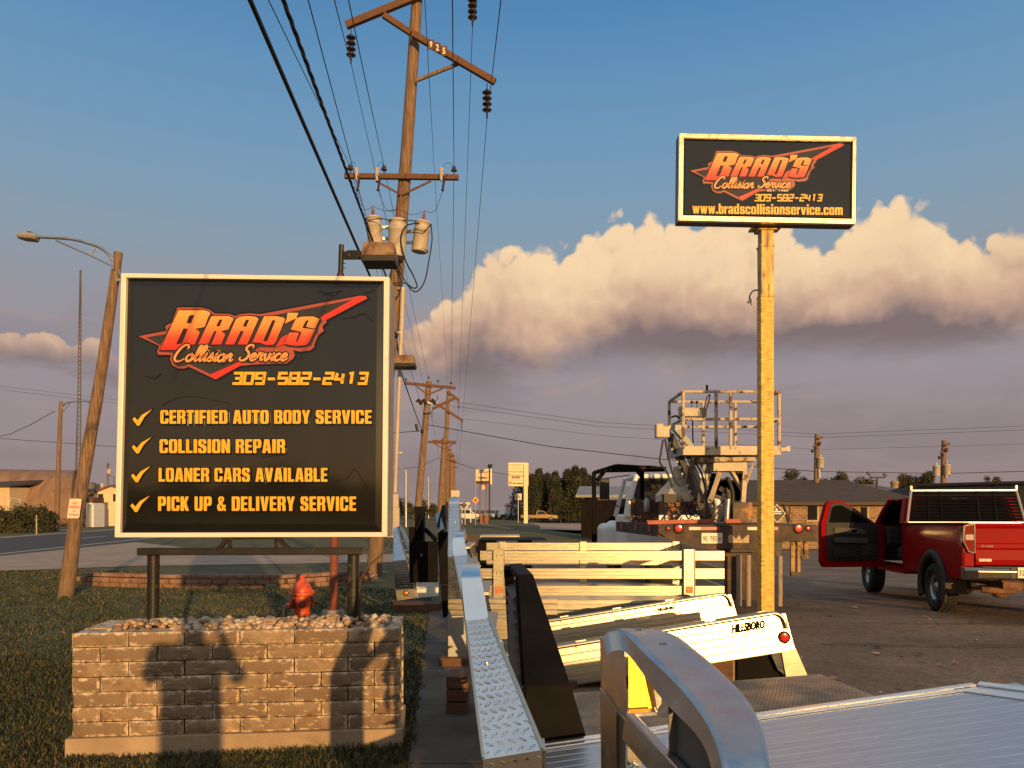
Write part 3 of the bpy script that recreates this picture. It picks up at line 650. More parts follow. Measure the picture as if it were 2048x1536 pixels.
BF = {
 'C': (1, [[(0,.12),(.12,0),(.88,0),(1,.12),(1,.38),(.64,.38),(.64,.2),(.58,.16),(.42,.16),(.36,.2),(.36,.8),(.42,.84),(.58,.84),(.64,.8),(.64,.62),(1,.62),(1,.88),(.88,1),(.12,1),(0,.88)]]),
 'E': (.82, [[(0,0),(1,0),(1,.17),(.44,.17),(.44,.42),(.92,.42),(.92,.58),(.44,.58),(.44,.83),(1,.83),(1,1),(0,1)]]),
 'F': (.80, [[(0,0),(.44,0),(.44,.40),(.92,.40),(.92,.57),(.44,.57),(.44,.83),(1,.83),(1,1),(0,1)]]),
 'R': (1, [[(0,0),(.37,0),(.37,.42),(.52,.42),(.62,.36),(.62,0),(1,0),(.98,.38),(.86,.48),(1,.58),(1,.88),(.88,1),(0,1)], [(.37,.56),(.55,.56),(.62,.62),(.62,.80),(.55,.85),(.37,.85)]]),
 'T': (.92, [[(.29,0),(.71,0),(.71,.83),(1,.83),(1,1),(0,1),(0,.83),(.29,.83)]]), 'I': (.40, [[(0,0),(1,0),(1,1),(0,1)]]),
 'D': (1, [[(0,0),(.86,0),(1,.12),(1,.88),(.86,1),(0,1)], [(.37,.16),(.56,.16),(.62,.22),(.62,.78),(.56,.84),(.37,.84)]]),
 'A': (1.06, [[(0,0),(.35,0),(.39,.18),(.61,.18),(.65,0),(1,0),(.76,1),(.24,1)], [(.425,.33),(.575,.33),(.5,.74)]]),
 'U': (1, [[(0,.12),(.12,0),(.88,0),(1,.12),(1,1),(.63,1),(.63,.2),(.57,.15),(.43,.15),(.37,.2),(.37,1),(0,1)]]),
 'O': (1, [[(0,.12),(.12,0),(.88,0),(1,.12),(1,.88),(.88,1),(.12,1),(0,.88)], [(.37,.2),(.43,.15),(.57,.15),(.63,.2),(.63,.8),(.57,.85),(.43,.85),(.37,.8)]]),
 'B': (1, [[(0,0),(.88,0),(1,.1),(1,.42),(.9,.51),(.98,.6),(.98,.9),(.86,1),(0,1)], [(.37,.15),(.57,.15),(.62,.2),(.62,.39),(.57,.44),(.37,.44)], [(.37,.58),(.56,.58),(.61,.63),(.61,.80),(.56,.85),(.37,.85)]]),
 'Y': (1, [[(.30,0),(.70,0),(.70,.38),(1,1),(.64,1),(.5,.62),(.36,1),(0,1),(.30,.38)]]),
 'S': (1, [[(0,.12),(.12,0),(.88,0),(1,.12),(1,.45),(.86,.57),(.42,.68),(.38,.72),(.38,.80),(.43,.85),(.57,.85),(.62,.80),(.62,.68),(.98,.68),(.98,.88),(.86,1),(.14,1),(.02,.88),(.02,.60),(.14,.48),(.58,.36),(.63,.31),(.63,.2),(.57,.15),(.43,.15),(.37,.2),(.37,.34),(0,.34)]]),
 'V': (1.04, [[(.29,0),(.71,0),(1,1),(.63,1),(.5,.33),(.37,1),(0,1)]]), 'L': (.78, [[(0,0),(1,0),(1,.17),(.46,.17),(.46,1),(0,1)]]),
 'N': (1.02, [[(0,0),(.34,0),(.34,.52),(.62,0),(1,0),(1,1),(.66,1),(.66,.48),(.38,1),(0,1)]]),
 'P': (.98, [[(0,0),(.38,0),(.38,.36),(.86,.36),(1,.48),(1,.88),(.86,1),(0,1)], [(.38,.51),(.56,.51),(.62,.57),(.62,.79),(.56,.85),(.38,.85)]]),
 'K': (1.04, [[(0,0),(.38,0),(.38,.36),(.62,0),(1,0),(.68,.52),(.98,1),(.6,1),(.38,.62),(.38,1),(0,1)]]),
 '&': (1.1, [[(0,.15),(.14,0),(.62,0),(.72,.08),(.80,0),(1,0),(.88,.2),(.98,.42),(.74,.42),(.70,.36),(.58,.55),(.76,.72),(.76,.9),(.63,1),(.26,1),(.12,.88),(.12,.68),(.2,.56),(0,.38)], [(.34,.72),(.40,.66),(.52,.76),(.52,.86),(.36,.86)], [(.32,.2),(.50,.15),(.56,.2),(.38,.46),(.30,.38)]]),
 'w': (1.42, [[(.17,0),(.42,0),(.5,.36),(.58,0),(.83,0),(1,.74),(.74,.74),(.69,.34),(.61,.74),(.39,.74),(.31,.34),(.26,.74),(0,.74)]]),
 'b': (1, [[(0,0),(.86,0),(1,.1),(1,.64),(.88,.74),(.38,.74),(.38,1),(0,1)], [(.38,.13),(.62,.13),(.62,.61),(.38,.61)]]), 'd': (1, [[(1,0),(.14,0),(0,.1),(0,.64),(.12,.74),(.62,.74),(.62,1),(1,1)], [(.62,.13),(.38,.13),(.38,.61),(.62,.61)]]),
 'r': (.66, [[(0,0),(.52,0),(.52,.48),(1,.52),(1,.76),(.52,.66),(.52,.74),(0,.74)]]),
 'a': (1, [[(0,.1),(.12,0),(.5,.06),(.62,0),(1,0),(1,.64),(.86,.74),(.12,.74),(0,.62),(0,.5),(.36,.5),(.36,.61),(.62,.61),(.62,.46),(.12,.38),(0,.28)], [(.37,.13),(.62,.15),(.62,.34),(.37,.28)]]),
 'l': (.42, [[(0,0),(1,0),(1,1),(0,1)]]), 'i': (.42, [[(0,0),(1,0),(1,.74),(0,.74)], [(0,.84),(1,.84),(1,1),(0,1)]]),
 'n': (1, [[(0,0),(.38,0),(.38,.56),(.44,.6),(.58,.6),(.62,.56),(.62,0),(1,0),(1,.64),(.88,.74),(0,.74)]]),
 'e': (1, [[(0,.1),(.12,0),(.88,0),(1,.1),(1,.26),(.63,.26),(.63,.17),(.56,.13),(.44,.13),(.38,.18),(.38,.34),(1,.34),(1,.64),(.88,.74),(.12,.74),(0,.64)], [(.38,.44),(.63,.44),(.63,.58),(.57,.62),(.44,.62),(.38,.58)]]),
 'm': (1.5, [[(0,0),(.26,0),(.26,.58),(.36,.58),(.36,0),(.64,0),(.64,.58),(.74,.58),(.74,0),(1,0),(1,.66),(.92,.74),(0,.74)]]), '.': (.40, [[(0,0),(1,0),(1,.2),(0,.2)]]), ' ': (.42, []),
}
for k_, src in (('c', 'C'), ('o', 'O'), ('s', 'S'), ('v', 'V')): BF[k_] = (BF[src][0], [[(x, y*.74) for x, y in lp] for lp in BF[src][1]])
def block_text(mo, mb, txt, rect, fn, o0, o1, o2, grow=8, gap=.15, shadow=(0, 0)):
    x0, yt, x1, yb = rect; adv = [BF[c][0]+gap for c in txt]; k = (x1-x0)/(sum(adv)-gap); x = x0; h = yb-yt
    for c, a in zip(txt, adv):
        w = BF[c][0]*k
        lps = [[(x+px_*w, yb-py_*h) for px_, py_ in lp] for lp in BF[c][1]]
        if lps:
            outs = lps if c == 'i' else lps[:1]
            for lp in outs: poly_slab(mo, [[(q[0]+shadow[0], q[1]+shadow[1]) for q in offset_poly(lp, grow)]], fn, o0, o1, 0)
            poly_slab(mb, lps, fn, o1, o2, 0)
        x += a*k
def script_strokes(word, x0, x1, ybase, xh, slant=.30):
    tot = sum(SCRIPT[c][1] for c in word); k = (x1-x0-xh*.5)/tot; x = x0; out = []
    for c in word:
        for st in SCRIPT[c][0]:
            pts = [(x+px*k+py*xh*slant, ybase-py*xh) for px, py in st]
            out.append(smooth2(pts, 5) if len(pts) > 2 else pts)
        x += SCRIPT[c][1]*k
    return out
DIG = {'3': [[(0, 1), (1, 1), (1, 0), (0, 0)], [(.25, .5), (1, .5)]], '0': [[(0, 0), (0, 1), (1, 1), (1, 0), (0, 0)]], '9': [[(1, .5), (0, .5), (0, 1), (1, 1), (1, 0), (0, 0)]], '5': [[(1, 1), (0, 1), (0, .52), (1, .52), (1, 0), (0, 0)]],
       '8': [[(0, 0), (0, 1), (1, 1), (1, 0), (0, 0)], [(0, .5), (1, .5)]], '2': [[(0, 1), (1, 1), (1, .5), (0, .5), (0, 0), (1, 0)]], '4': [[(.12, 1), (0, .42), (1, .42)], [(.85, .95), (.85, 0)]], '1': [[(.2, .95), (.55, 1), (.55, 0)]], '-': [[(.05, .45), (.95, .45)]]}
def digits(mb, txt, rect, fn, dep, wid, mi, slant=.16):
    x0, yt, x1, yb = rect; n = len(txt); cw = (x1-x0)/n; g = cw*.30; hh = yb-yt
    for i, ch in enumerate(txt):
        for st in DIG[ch]:
            pts = [(x0+i*cw+g/2+px*(cw-g)+(py-.5)*hh*slant, yb-py*hh) for px, py in st]
            cl = pts[0] == pts[-1]
            mb.ribbon(pts[:-1] if cl else pts, wid, fn, dep, mi, closed=cl)
def poly_slab(mb, loops, fn, o0, o1, mi, at=None):
    vs, fs = fill2d(loops)
    mb.add([fn(v.x, v.y, o1) for v in vs], fs, mi, False, [at(v) for v in vs] if at else None)
    for lp in loops:
        n = len(lp); p = [fn(x, y, o0) for x, y in lp]+[fn(x, y, o1) for x, y in lp]
        mb.add(p, [(i, (i+1) % n, n+(i+1) % n, n+i) for i in range(n)], mi, False, [at(V((x, y, 0))) for x, y in lp]*2 if at else None)
def logo(parent, fn, u=.003):
    mb = MB(); poly_slab(mb, [offset_poly(LOGO_OUT, 9)], fn, .0, u, 0); build(mb, 'logo_outline', L_OUT, parent)
    mb = MB(); poly_slab(mb, [LOGO_OUT], fn, u, 2*u, 0)
    build(mb, 'logo_border', L_DRED, parent)
    mb = MB(); poly_slab(mb, [za([(185, 770), (530, 710), (420, 895)])], fn, 2*u, 3*u, 0); poly_slab(mb, [LOGO_IN], fn, 2*u, 3*u, 0)
    build(mb, 'logo_ground', L_IN, parent)
    for lp in (zb([(1160, 425), (1640, 160), (1750, 115), (1850, 100), (1880, 135), (1250, 460), (1200, 470)]), za([(1225, 1370), (1690, 1165), (1760, 1200), (1310, 1445), (1215, 1390)]), zb([(480, 875), (560, 740), (650, 690), (640, 740), (600, 800), (620, 830), (520, 872)])):
        mb = MB(); poly_slab(mb, [lp], fn, 3.3*u, 4.3*u, 0); build(mb, 'swoosh', L_RED, parent)
    mb = MB()
    for c in 'BRAD\'S': poly_slab(mb, [offset_poly(GLY[c][0], 5)], fn, 3.2*u, 3.9*u, 0)
    build(mb, 'letter_shadow', mk('logo letter edge', (.03, .008, .006), r=.2), parent)
    mb = MB()
    for c in 'BRAD\'S':
        poly_slab(mb, GLY[c], fn, 4.2*u, 5.8*u, 0, at=lambda v: min(1, max(0, (v.y-250)/200)))
    build(mb, 'logo_letters', L_GRAD, parent, attr='tone')
    mb = MB(); mo = MB()
    for w, a, b, yb, xh in (('Collision', 315, 655, 520, 40), ('Service', 668, 945, 516, 38)):
        for st in script_strokes(w, a, b, yb, xh):
            if len(st) < 3: st = [st[0], ((st[0][0]+st[1][0])/2, (st[0][1]+st[1][1])/2), st[1]]
            n = len(st); ww = [11.5*(.55+.6*math.sin(math.pi*(i+.5)/n)) for i in range(n)]
            mo.ribbon(st, [q+13 for q in ww], fn, 5.9*u, 0); mb.ribbon(st, ww, fn, 6.6*u, 0)
    build(mo, 'script_outline', L_OUT, parent); build(mb, 'script_letters', L_SCR, parent)

SGY = 5.62
sign = thing('business_sign', 'large square black sign listing repair services with yellow ticks, over the planter', 'sign', (-1.87, SGY, top_z))
def tl(x, y, o):                    # units of the enlarged view of the sign: 2.695 per photo pixel
    u, v = 230+x/2.695, 530+y/2.695
    Y = SGY+.07*(u-235)/545
    p = P(u, v, Y); return V((p.x, p.y-o, p.z))
TL, TR, BR, BL = (40, 48), (1480, 68), (1468, 1465), (5, 1468)
# cabinet body behind the face
mb = MB(); mb.box8([tl(*BL, -.26), tl(*BR, -.26), tl(*BR, -.02), tl(*BL, -.02), tl(*TL, -.26), tl(*TR, -.26), tl(*TR, -.02), tl(*TL, -.02)])
build(mb, 'cabinet', mk('sign cabinet metal', (.30, .27, .23), r=.5, m=.3), sign)
def lerp2(a, b, t): return (a[0]+(b[0]-a[0])*t, a[1]+(b[1]-a[1])*t)
iw = 27
i_ = [(TL[0]+iw, TL[1]+iw-3), (TR[0]-iw-2, TR[1]+iw-5), (BR[0]-iw-1, BR[1]-iw+2), (BL[0]+iw+2, BL[1]-iw+2)]
o_ = [TL, TR, BR, BL]
for k in range(4):
    a, b, c, d = o_[k], o_[(k+1) % 4], i_[(k+1) % 4], i_[k]
    mb = MB(); mb.box8([tl(*q, -.06) for q in (a, b, c, d)]+[tl(*q, .022) for q in (a, b, c, d)])
    build(mb, 'frame_bar', FRAME, sign, bevel=.004)
# recessed tray and pan face
mb = MB()
j_ = [(98, 112), (1412, 124), (1402, 1398), (62, 1392)]
for k in range(4):
    a, b, c, d = i_[k], i_[(k+1) % 4], j_[(k+1) % 4], j_[k]
    mb.add([tl(*a, -.012), tl(*b, -.012), tl(*c, -.004), tl(*d, -.004)], [(0, 1, 2, 3)], 0)
build(mb, 'tray_edge', FACE_R, sign)
mb = MB(); nx = 24
vs = [tl(*lerp2(lerp2(j_[0], j_[1], i/nx), lerp2(j_[3], j_[2], i/nx), j/nx), -.004+.004*math.sin(math.pi*i/nx)*math.sin(math.pi*j/nx)) for j in range(nx+1) for i in range(nx+1)]
mb.add(vs, [(j*(nx+1)+i, j*(nx+1)+i+1, (j+1)*(nx+1)+i+1, (j+1)*(nx+1)+i) for j in range(nx) for i in range(nx)], 0, True)
build(mb, 'face_panel', FACE, sign)
tlf = lambda x, y, o: tl(x, y, o+.002)
logo(sign, tlf, .0016)
mo, mb = MB(), MB()
digits(mo, '309-582-2413', (630, 584, 1366, 640), tlf, .003, 27, 0); digits(mb, '309-582-2413', (630, 584, 1366, 640), tlf, .006, 15, 0)
build(mo, 'number_outline', L_OUT, sign); build(mb, 'phone_number', L_YEL, sign)
for txt, rect in (('CERTIFIED AUTO BODY SERVICE', (247, 783, 1384, 856)), ('COLLISION REPAIR', (243, 940, 918, 1014)), ('LOANER CARS AVAILABLE', (238, 1094, 1146, 1168)), ('PICK UP & DELIVERY SERVICE', (235, 1248, 1300, 1325))):
    mo, mb = MB(), MB()
    block_text(mo, mb, txt, rect, tlf, .0, .003, .007, 7, shadow=(2, 2))
    build(mo, 'letter_outline', L_OUT, sign); build(mb, 'service_line', L_YEL, sign)
for y0 in (780, 930, 1085, 1245):
    dx = -(y0-780)*.026
    pts = [(97+dx, y0+52), (108+dx, y0+40), (124+dx, y0+58), (148+dx, y0+28), (202+dx, y0-2), (160+dx, y0+40), (134+dx, y0+86), (122+dx, y0+86)]
    mo, mb = MB(), MB(); poly_slab(mo, [offset_poly(pts, 5)], tlf, 0, .002, 0); poly_slab(mb, [pts], tlf, .002, .005, 0)
    t = build(mb, 'tick_mark', L_YEL, sign); build(mo, 'tick_outline', L_OUT, t)
# creases and peeled bits of the vinyl
mb = MB(); rr_ = random.Random(8)
for pts in ([(1090, 140), (1150, 150), (1230, 138)], [(1110, 165), (1140, 158), (1180, 168), (1200, 150)], [(1350, 150), (1385, 142), (1400, 130)], [(1225, 290), (1290, 280), (1340, 262), (1390, 300)], [(260, 755), (330, 718), (430, 708), (530, 728), (615, 745)], [(170, 600), (210, 612), (245, 585)], [(1205, 1160), (1250, 1150), (1290, 1105), (1330, 1150), (1360, 1200), (1365, 1290), (1330, 1350), (1280, 1360)], [(560, 1195), (700, 1190), (880, 1195), (970, 1185)], [(790, 1036), (850, 1030), (910, 1024)]):
    pts = [(x+rr_.uniform(-3, 3), y+rr_.uniform(-3, 3)) for x, y in smooth2(pts, 6)]
    mb.ribbon(pts, [rr_.uniform(1.2, 5.5) for _ in pts], tlf, .0008, 0)
tag(build(mb, 'vinyl_creases', L_OUT, sign), kind='stuff')
# stand
mb = MB(); a, b = P(279, 1103, SGY+.05), P(727, 1102, SGY+.11); mb.beam(a, b, .10, .052); build(mb, 'cross_beam', RUSTY_BLACK, sign, bevel=.006)
for u in (306, 706):
    mb = MB(); pt = P(u, 1110, SGY+.08); mb.tube([V((pt.x, pt.y, top_z-.08)), V((pt.x+.004, pt.y, pt.z))], .043, 18); build(mb, 'post', RUSTY_BLACK, sign)
mb = MB()
for u0, u1 in ((452, 436), (560, 578)):
    mb.beam(P(u0+ (6 if u0 < 500 else -6), 1076, SGY+.07), P(u1, 1098, SGY+.07), .03, .03); mb.beam(P(u0+8*(1 if u0 < 500 else -1), 1075, SGY+.07), P(u0+8*(1 if u0 < 500 else -1), 1098, SGY+.07), .03, .02)
mb.beam(P(445, 1077, SGY+.07), P(565, 1076, SGY+.07), .05, .018); build(mb, 'bracket', RUSTY_BLACK, sign)
mb = MB(); mb.tube(smooth2([P(782, 1074, 5.6), P(778, 1092, 5.6), P(760, 1112, 5.58), P(736, 1134, 5.56), P(722, 1160, 5.56), P(719, 1200, 5.58), P(719, 1246, 5.6)], 6), .0085, 8)
solo(mb, 'power_cable', mk('brown cable', (.05, .03, .02), r=.5), 'thick dark cable hanging from the sign corner into the planter', 'cable', (-1.05, 5.58, .84))
# ------------------------------------------------------------------ hydrant
hy = P(604, 1240, 10.2); HX, HY = hy.x, 10.2
HRED = mk('hydrant red', (.62, .080, .020), r=.42, var=.15, sc=5, c2=(.40, .04, .018), amt=.25, sc2=9, bump=.1, bsc=50)
hyd = thing('fire_hydrant', 'red fire hydrant with domed cap standing in the lawn behind the planter', 'fire hydrant', (HX, HY, 0))
s_ = 1.06
mb = MB(); mb.lathe((HX, HY, 0), [(.13*s_, 0), (.13*s_, .03), (.10*s_, .035), (.095*s_, .36*s_), (.105*s_, .38*s_), (.105*s_, .47*s_), (.098*s_, .50*s_)], 24); build(mb, 'barrel', HRED, hyd)
mb = MB(); mb.lathe((HX, HY, .50*s_), [(.15*s_, 0), (.155*s_, .01), (.155*s_, .035), (.148*s_, .045)], 24)
for k in range(8): a = k*.785; bolt(mb, (HX+.135*s_*math.cos(a), HY+.135*s_*math.sin(a), .544*s_+.003), (0, 0, 1), .016, .016)
build(mb, 'flange', HRED, hyd)
mb = MB(); mb.lathe((HX, HY, .545*s_), [(.125*s_, 0), (.122*s_, .03), (.10*s_, .085), (.065*s_, .125), (.048*s_, .14), (.048*s_, .165), (.03*s_, .17), (.03*s_, .205), (.018*s_, .215)], 24); build(mb, 'bonnet', HRED, hyd)
for ax, r in (((-.85, -.5, 0), .060), ((.30, -.95, 0), .042), ((.9, .4, 0), .042)):
    ax = V(ax).normalized(); mb = MB(); b = V((HX, HY, .40*s_))+ax*.085
    mb.lathe(b, [(r*.9, 0), (r*.9, .04), (r*1.15, .045), (r*1.15, .075), (r*.8, .085)], 14, 0, ax); mb.lathe(b+ax*.085, [(.022, 0), (.018, .03)], 5, 0, ax)
    build(mb, 'outlet_cap', mk('outlet cap dull red', (.20, .03, .02), r=.5, var=.3, sc=9), hyd)
mb = MB(); q = V((HX-.17, HY-.15, .42)); mb.tube(smooth2([q, q+V((-.03, -.02, -.12)), q+V((.0, 0, -.3)), q+V((.06, .02, -.36)), q+V((.1, .05, -.2))], 5), .008, 6); build(mb, 'chain', RUST, hyd)

# ------------------------------------------------------------------ floodlight post behind the sign
FX, FY = P(666, 1226, 11.6).x, 11.6
fl = thing('floodlight_post', 'slim rusty red post with a floodlight arm on top, rising behind the square sign', 'light post', (FX, FY, 0))
mb = MB(); mb.lathe((FX, FY, -.05), [(.17, 0), (.165, .19), (.15, .21)], 14); build(mb, 'footing', CONC, fl)
tp = P(681, 552, FY); tp2 = P(683, 490, FY)
mb = MB(); mb.tube([(FX, FY, .15), tp], .062, 12); mb.lathe((FX, FY, .155), [(.115, 0), (.115, .02)], 4); build(mb, 'post', mk('rusty red oxide', (.19, .045, .028), r=.75, var=.35, sc=6, c2=(.30, .16, .09), amt=.3, sc2=5), fl)
mb = MB(); mb.tube([tp, tp2], .040, 12); mb.tube([tp+V((0, 0, -.02)), tp+V((0, 0, .03))], .055, 12)
for k in range(3): mb.tube([tp+V((0, 0, .12+k*.07)), tp+V((.08, 0, .12+k*.07))], .006, 6)
build(mb, 'post_top', BLK, fl)
def floodlight(parent, a, c, w, h, d):
    """box-shaped floodlight: a = arm start, c = centre of the housing"""
    mb = MB(); mb.beam(a, c-V((w/2-.02, 0, 0)), .06, .11); mb.beam(a+V((.05, -.04, .0)), c-V((w/2+.06, .04, 0)), .015, .13)
    mb.lathe(a+V((.25, -.05, 0)), [(.035, 0), (.035, .02)], 12, 0, (0, -1, 0)); build(mb, 'arm', RUSTY_BLACK, parent, bevel=.004)
    mb = MB(); t = V((w/2, 0, 0)); dd = V((0, d/2, 0)); z0 = V((0, 0, -h*.2)); z1 = V((0, 0, h*.5)); k = .86
    mb.box8([c-t-dd+z0, c+t-dd+z0, c+t+dd+z0, c-t+dd+z0]+[c-t*k-dd*.8+z1, c+t*k-dd*.8+z1, c+t*k+dd*.8+z1, c-t*k+dd*.8+z1])
    build(mb, 'housing', mk('rusted lamp housing', (.26, .17, .105), r=.75, var=.3, sc=7, c2=(.12, .05, .025), amt=.42, sc2=4, bump=.2, bsc=40), parent, bevel=.012)
    mb = MB(); mb.box8([c-t*.97-dd*.97-V((0, 0, h*.48)), c+t*.97-dd*.97-V((0, 0, h*.48)), c+t*.97+dd*.97-V((0, 0, h*.48)), c-t*.97+dd*.97-V((0, 0, h*.48))]+[c-t*1.02-dd*1.02+z0, c+t*1.02-dd*1.02+z0, c+t*1.02+dd*1.02+z0, c-t*1.02+dd*1.02+z0])
    build(mb, 'lens_frame', BLK, parent, bevel=.006)
floodlight(fl, P(688, 511, FY-.02), P(760, 511, FY-.06), .50, .30, .42)
fl2 = thing('floodlight', 'small rusty box floodlight sticking out from the pole beside the square sign', 'floodlight', P(782, 724, 18.9))
floodlight(fl2, P(778, 728, 19.0), P(808, 725, 18.9), .56, .29, .5)

# ------------------------------------------------------------------ utility pole with the number 925
PY = 19.7
def pole_mesh(mb, pts, rs, n=14):
    path = smooth2(pts, 5); k = len(path); mb.tube(path, [rs[0]+(rs[1]-rs[0])*i/(k-1)+random.uniform(-.003, .003) for i in range(k)], n)
pl = thing('utility_pole', 'tall leaning wooden utility pole numbered 925 with three grey transformers', 'utility pole', (P(750, 1152, PY).x, PY, 0))
px = lambda v: 836+(v+20)*(-.0795)+ (3 if 200 < v < 700 else 0)
mb = MB(); pole_mesh(mb, [V((P(748, 1150, PY).x, PY, -.1)), P(px(800), 800, PY), P(px(560), 560, PY), P(px(300), 300, PY), P(838, -60, PY)], (.20, .135)); build(mb, 'pole', WOOD, pl)
def xarm(par, a, b, w, h, mat=None): mb = MB(); mb.beam(a, b, w, h); return build(mb, 'crossarm', mat or WOOD_D, par, bevel=.008)
Yf = PY-.22
def susp(par, top, n=4, r=.12, gap=.145):
    mb = MB(); mb.tube([top, top-V((0, 0, .14))], .012, 6); z = top.z-.14
    for k in range(n): mb.lathe((top.x, top.y, z-gap*k), [(.03, 0), (.045, -.02), (.045, -.06), (r, -.085), (r*1.0, -.10), (.06, -.115), (.03, -.125)], 14)
    mb.tube([(top.x, top.y, z-gap*n+.02), (top.x, top.y, z-gap*n-.16)], [.028, .02], 8); build(mb, 'insulator_string', PORC, par); return V((top.x, top.y, z-gap*n-.16))
xarm(pl, P(692, 51, Yf), P(846, -12, Yf), .13, .17)
xarm(pl, P(767, 30, Yf-.02), P(822, 66, Yf-.02), .11, .14); xarm(pl, P(826, 68, Yf-.15), P(990, 164, Yf-.15), .13, .155)
xarm(pl, P(846, -12, Yf), P(1060, -60, Yf), .13, .17)
mb = MB(); mb.beam(P(833, 161, Yf), P(918, 127, Yf), .06, .075); build(mb, 'brace', WOOD, pl)
iA = susp(pl, P(702, 57, Yf)); iB = susp(pl, P(974, 167, Yf)); iC = susp(pl, P(945, -18, Yf), 4)
for i, (ch, u, v) in enumerate((('9', 862, 89), ('2', 875, 95), ('5', 888, 102))):
    c = P(u, v, Yf-.26); w, h = .155, .245
    mb = MB(); mb.box(c, (w, .012, h)); np_ = build(mb, 'number_plate', mk('brown number plate', (.10, .035, .02), r=.6), pl)
    mb = MB(); put_text(mb, ch, (-.036, -.08, .036, .08), lambda x, y, o: c+V((x, -.007-o, -y)), .002, bold=.03); build(mb, 'digit', mk('reflective digit', (.85, .70, .50), r=.5), np_)
# distribution crossarm
xarm(pl, P(689, 352, Yf), P(917, 355, Yf), .11, .125)
mb = MB(); mb.beam(P(752, 362, Yf), P(801, 389, Yf), .03, .045); build(mb, 'brace', WOOD_D, pl)
mb = MB(); mb.beam(P(862, 362, Yf), P(805, 389, Yf), .03, .045); build(mb, 'brace', WOOD_D, pl)
def pin_ins(par, p):
    mb = MB(); mb.tube([p, p+V((0, 0, .10))], .014, 6); mb.lathe(p+V((0, 0, .08)), [(.03, 0), (.075, .02), (.078, .04), (.04, .06), (.055, .09), (.05, .12), (.02, .135)], 12); build(mb, 'pin_insulator', PORC, par); return p+V((0, 0, .21))
pA = pin_ins(pl, P(700, 347, Yf)); pB = pin_ins(pl, P(768, 348, Yf)); pC = pin_ins(pl, P(908, 350, Yf))
cut_low = []
for u in (713, 754, 883):
    t = P(u, 338, Yf-.14); mb = MB(); mb.lathe(t, [(.02, .05), (.045, 0), (.055, -.03), (.05, -.08), (.058, -.10), (.05, -.15), (.058, -.17), (.05, -.24), (.03, -.30)], 10)
    c = build(mb, 'fuse_cutout', PORC_G, pl)
    mb = MB(); b = t+V((.07, -.02, -.28)); mb.tube([b+V((-.05, 0, .1)), b, b+V((-.03, 0, -.18))], .03, 8); mb.tube([b+V((-.03, 0, -.18)), b+V((-.04, 0, -.27))], [.018, .045], 6); build(mb, 'fuse_tube', PORC, c); cut_low.append(b+V((-.04, 0, -.27)))
# transformers
bush = []
for (u0, v0, u1, v1, w, yy) in ((747, 437, 752, 500, 31, PY-.1), (796, 443, 793, 515, 37, PY-.42), (846, 446, 838, 504, 32, PY-.1)):
    a, b = P(u1, v1, yy), P(u0, v0, yy); ax = (b-a); h = ax.length; r = w/2/F*yy; ax.normalize(); mb = MB()
    mb.lathe(a, [(r*.93, 0), (r*.97, .03), (r*.97, h*.72), (r*1.02, h*.73), (r*1.02, h*.76), (r*.97, h*.77), (r*.97, h*.97), (r*1.06, h*.975), (r*1.06, h*1.01), (r*.8, h*1.05), (r*.2, h*1.08)], 22, 0, ax)
    tr = build(mb, 'transformer', CANP, pl)
    mb = MB(); q = a+ax*h*1.06; mb.lathe(q, [(.05, 0), (.055, .04), (.03, .05), (.05, .09), (.028, .10), (.045, .14), (.025, .15), (.035, .19), (.012, .22), (.012, .28)], 10, 0, ax); build(mb, 'bushing', mk('brown bushing', (.23, .085, .04), r=.3), tr); bush.append(q+ax*.26)
    mb = MB(); side = -1 if u0 < 780 else 1
    mb.beam(a+ax*h*.35, P(795, v0+40, PY), .05, .07); mb.beam(a+ax*h*.72, P(797, v0+18, PY), .05, .07); build(mb, 'bracket', GALV, tr)
mb = MB(); q = P(841, 502, PY-.1); mb.lathe(q, [(.0, -.005), (.20, -.002)], 20, 0, (.07, 0, 1)); build(mb, 'tank_bottom', BLK, pl)
# conduit and meter boxes down the pole
mb = MB(); mb.tube([P(806, 575, PY-.15), P(803, 660, PY-.16)], .062, 12); mb.tube([P(803, 660, PY-.17), P(797, 800, PY-.17), P(790, 985, PY-.2)], .05, 12)
for v in (577, 665, 905): mb.tube([P(800, v-1, PY-.16), P(800, v+3, PY-.16)], .075, 12)
build(mb, 'conduit', mk('conduit paint', (.46, .38, .30), r=.5, var=.12, sc=3), pl)
mb = MB(); c = P(788, 1002, PY-.32); mb.box(c, (.24, .18, .34)); build(mb, 'meter_box', CANP, pl, bevel=.015)
mb = MB(); c = P(787, 1045, PY-.32); mb.box(c, (.30, .16, .75)); build(mb, 'meter_box', CANP, pl, bevel=.015)
mb = MB(); c = P(789, 1020, PY-.33); mb.tube([c, c+V((0, 0, .12))], .05, 10); build(mb, 'pipe', CANP, pl)
mb = MB()
LEAD = ['service_lead', pl]
def loop(pts, r=.010, k=6): mb = MB(); mb.tube(smooth2(pts, k), r, 6); build(mb, LEAD[0], WIRE, LEAD[1])
loop([P(862, 448, PY-.2), P(864, 480, PY-.2), P(858, 520, PY-.2), P(850, 560, PY-.25), P(838, 580, PY-.25), P(826, 582, PY-.25), P(812, 566, PY-.2)], .018)
loop([P(838, 446, PY-.3), P(812, 452, PY-.6), P(802, 475, PY-.65), P(806, 505, PY-.65), P(815, 530, PY-.5), P(826, 550, PY-.3), P(834, 572, PY-.25), P(826, 576, PY-.25), P(812, 566, PY-.2)], .018)
loop([P(736, 440, PY-.2), P(734, 460, PY-.3), P(742, 485, PY-.35), P(762, 500, PY-.4), P(786, 520, PY-.4), P(812, 566, PY-.2)], .016)
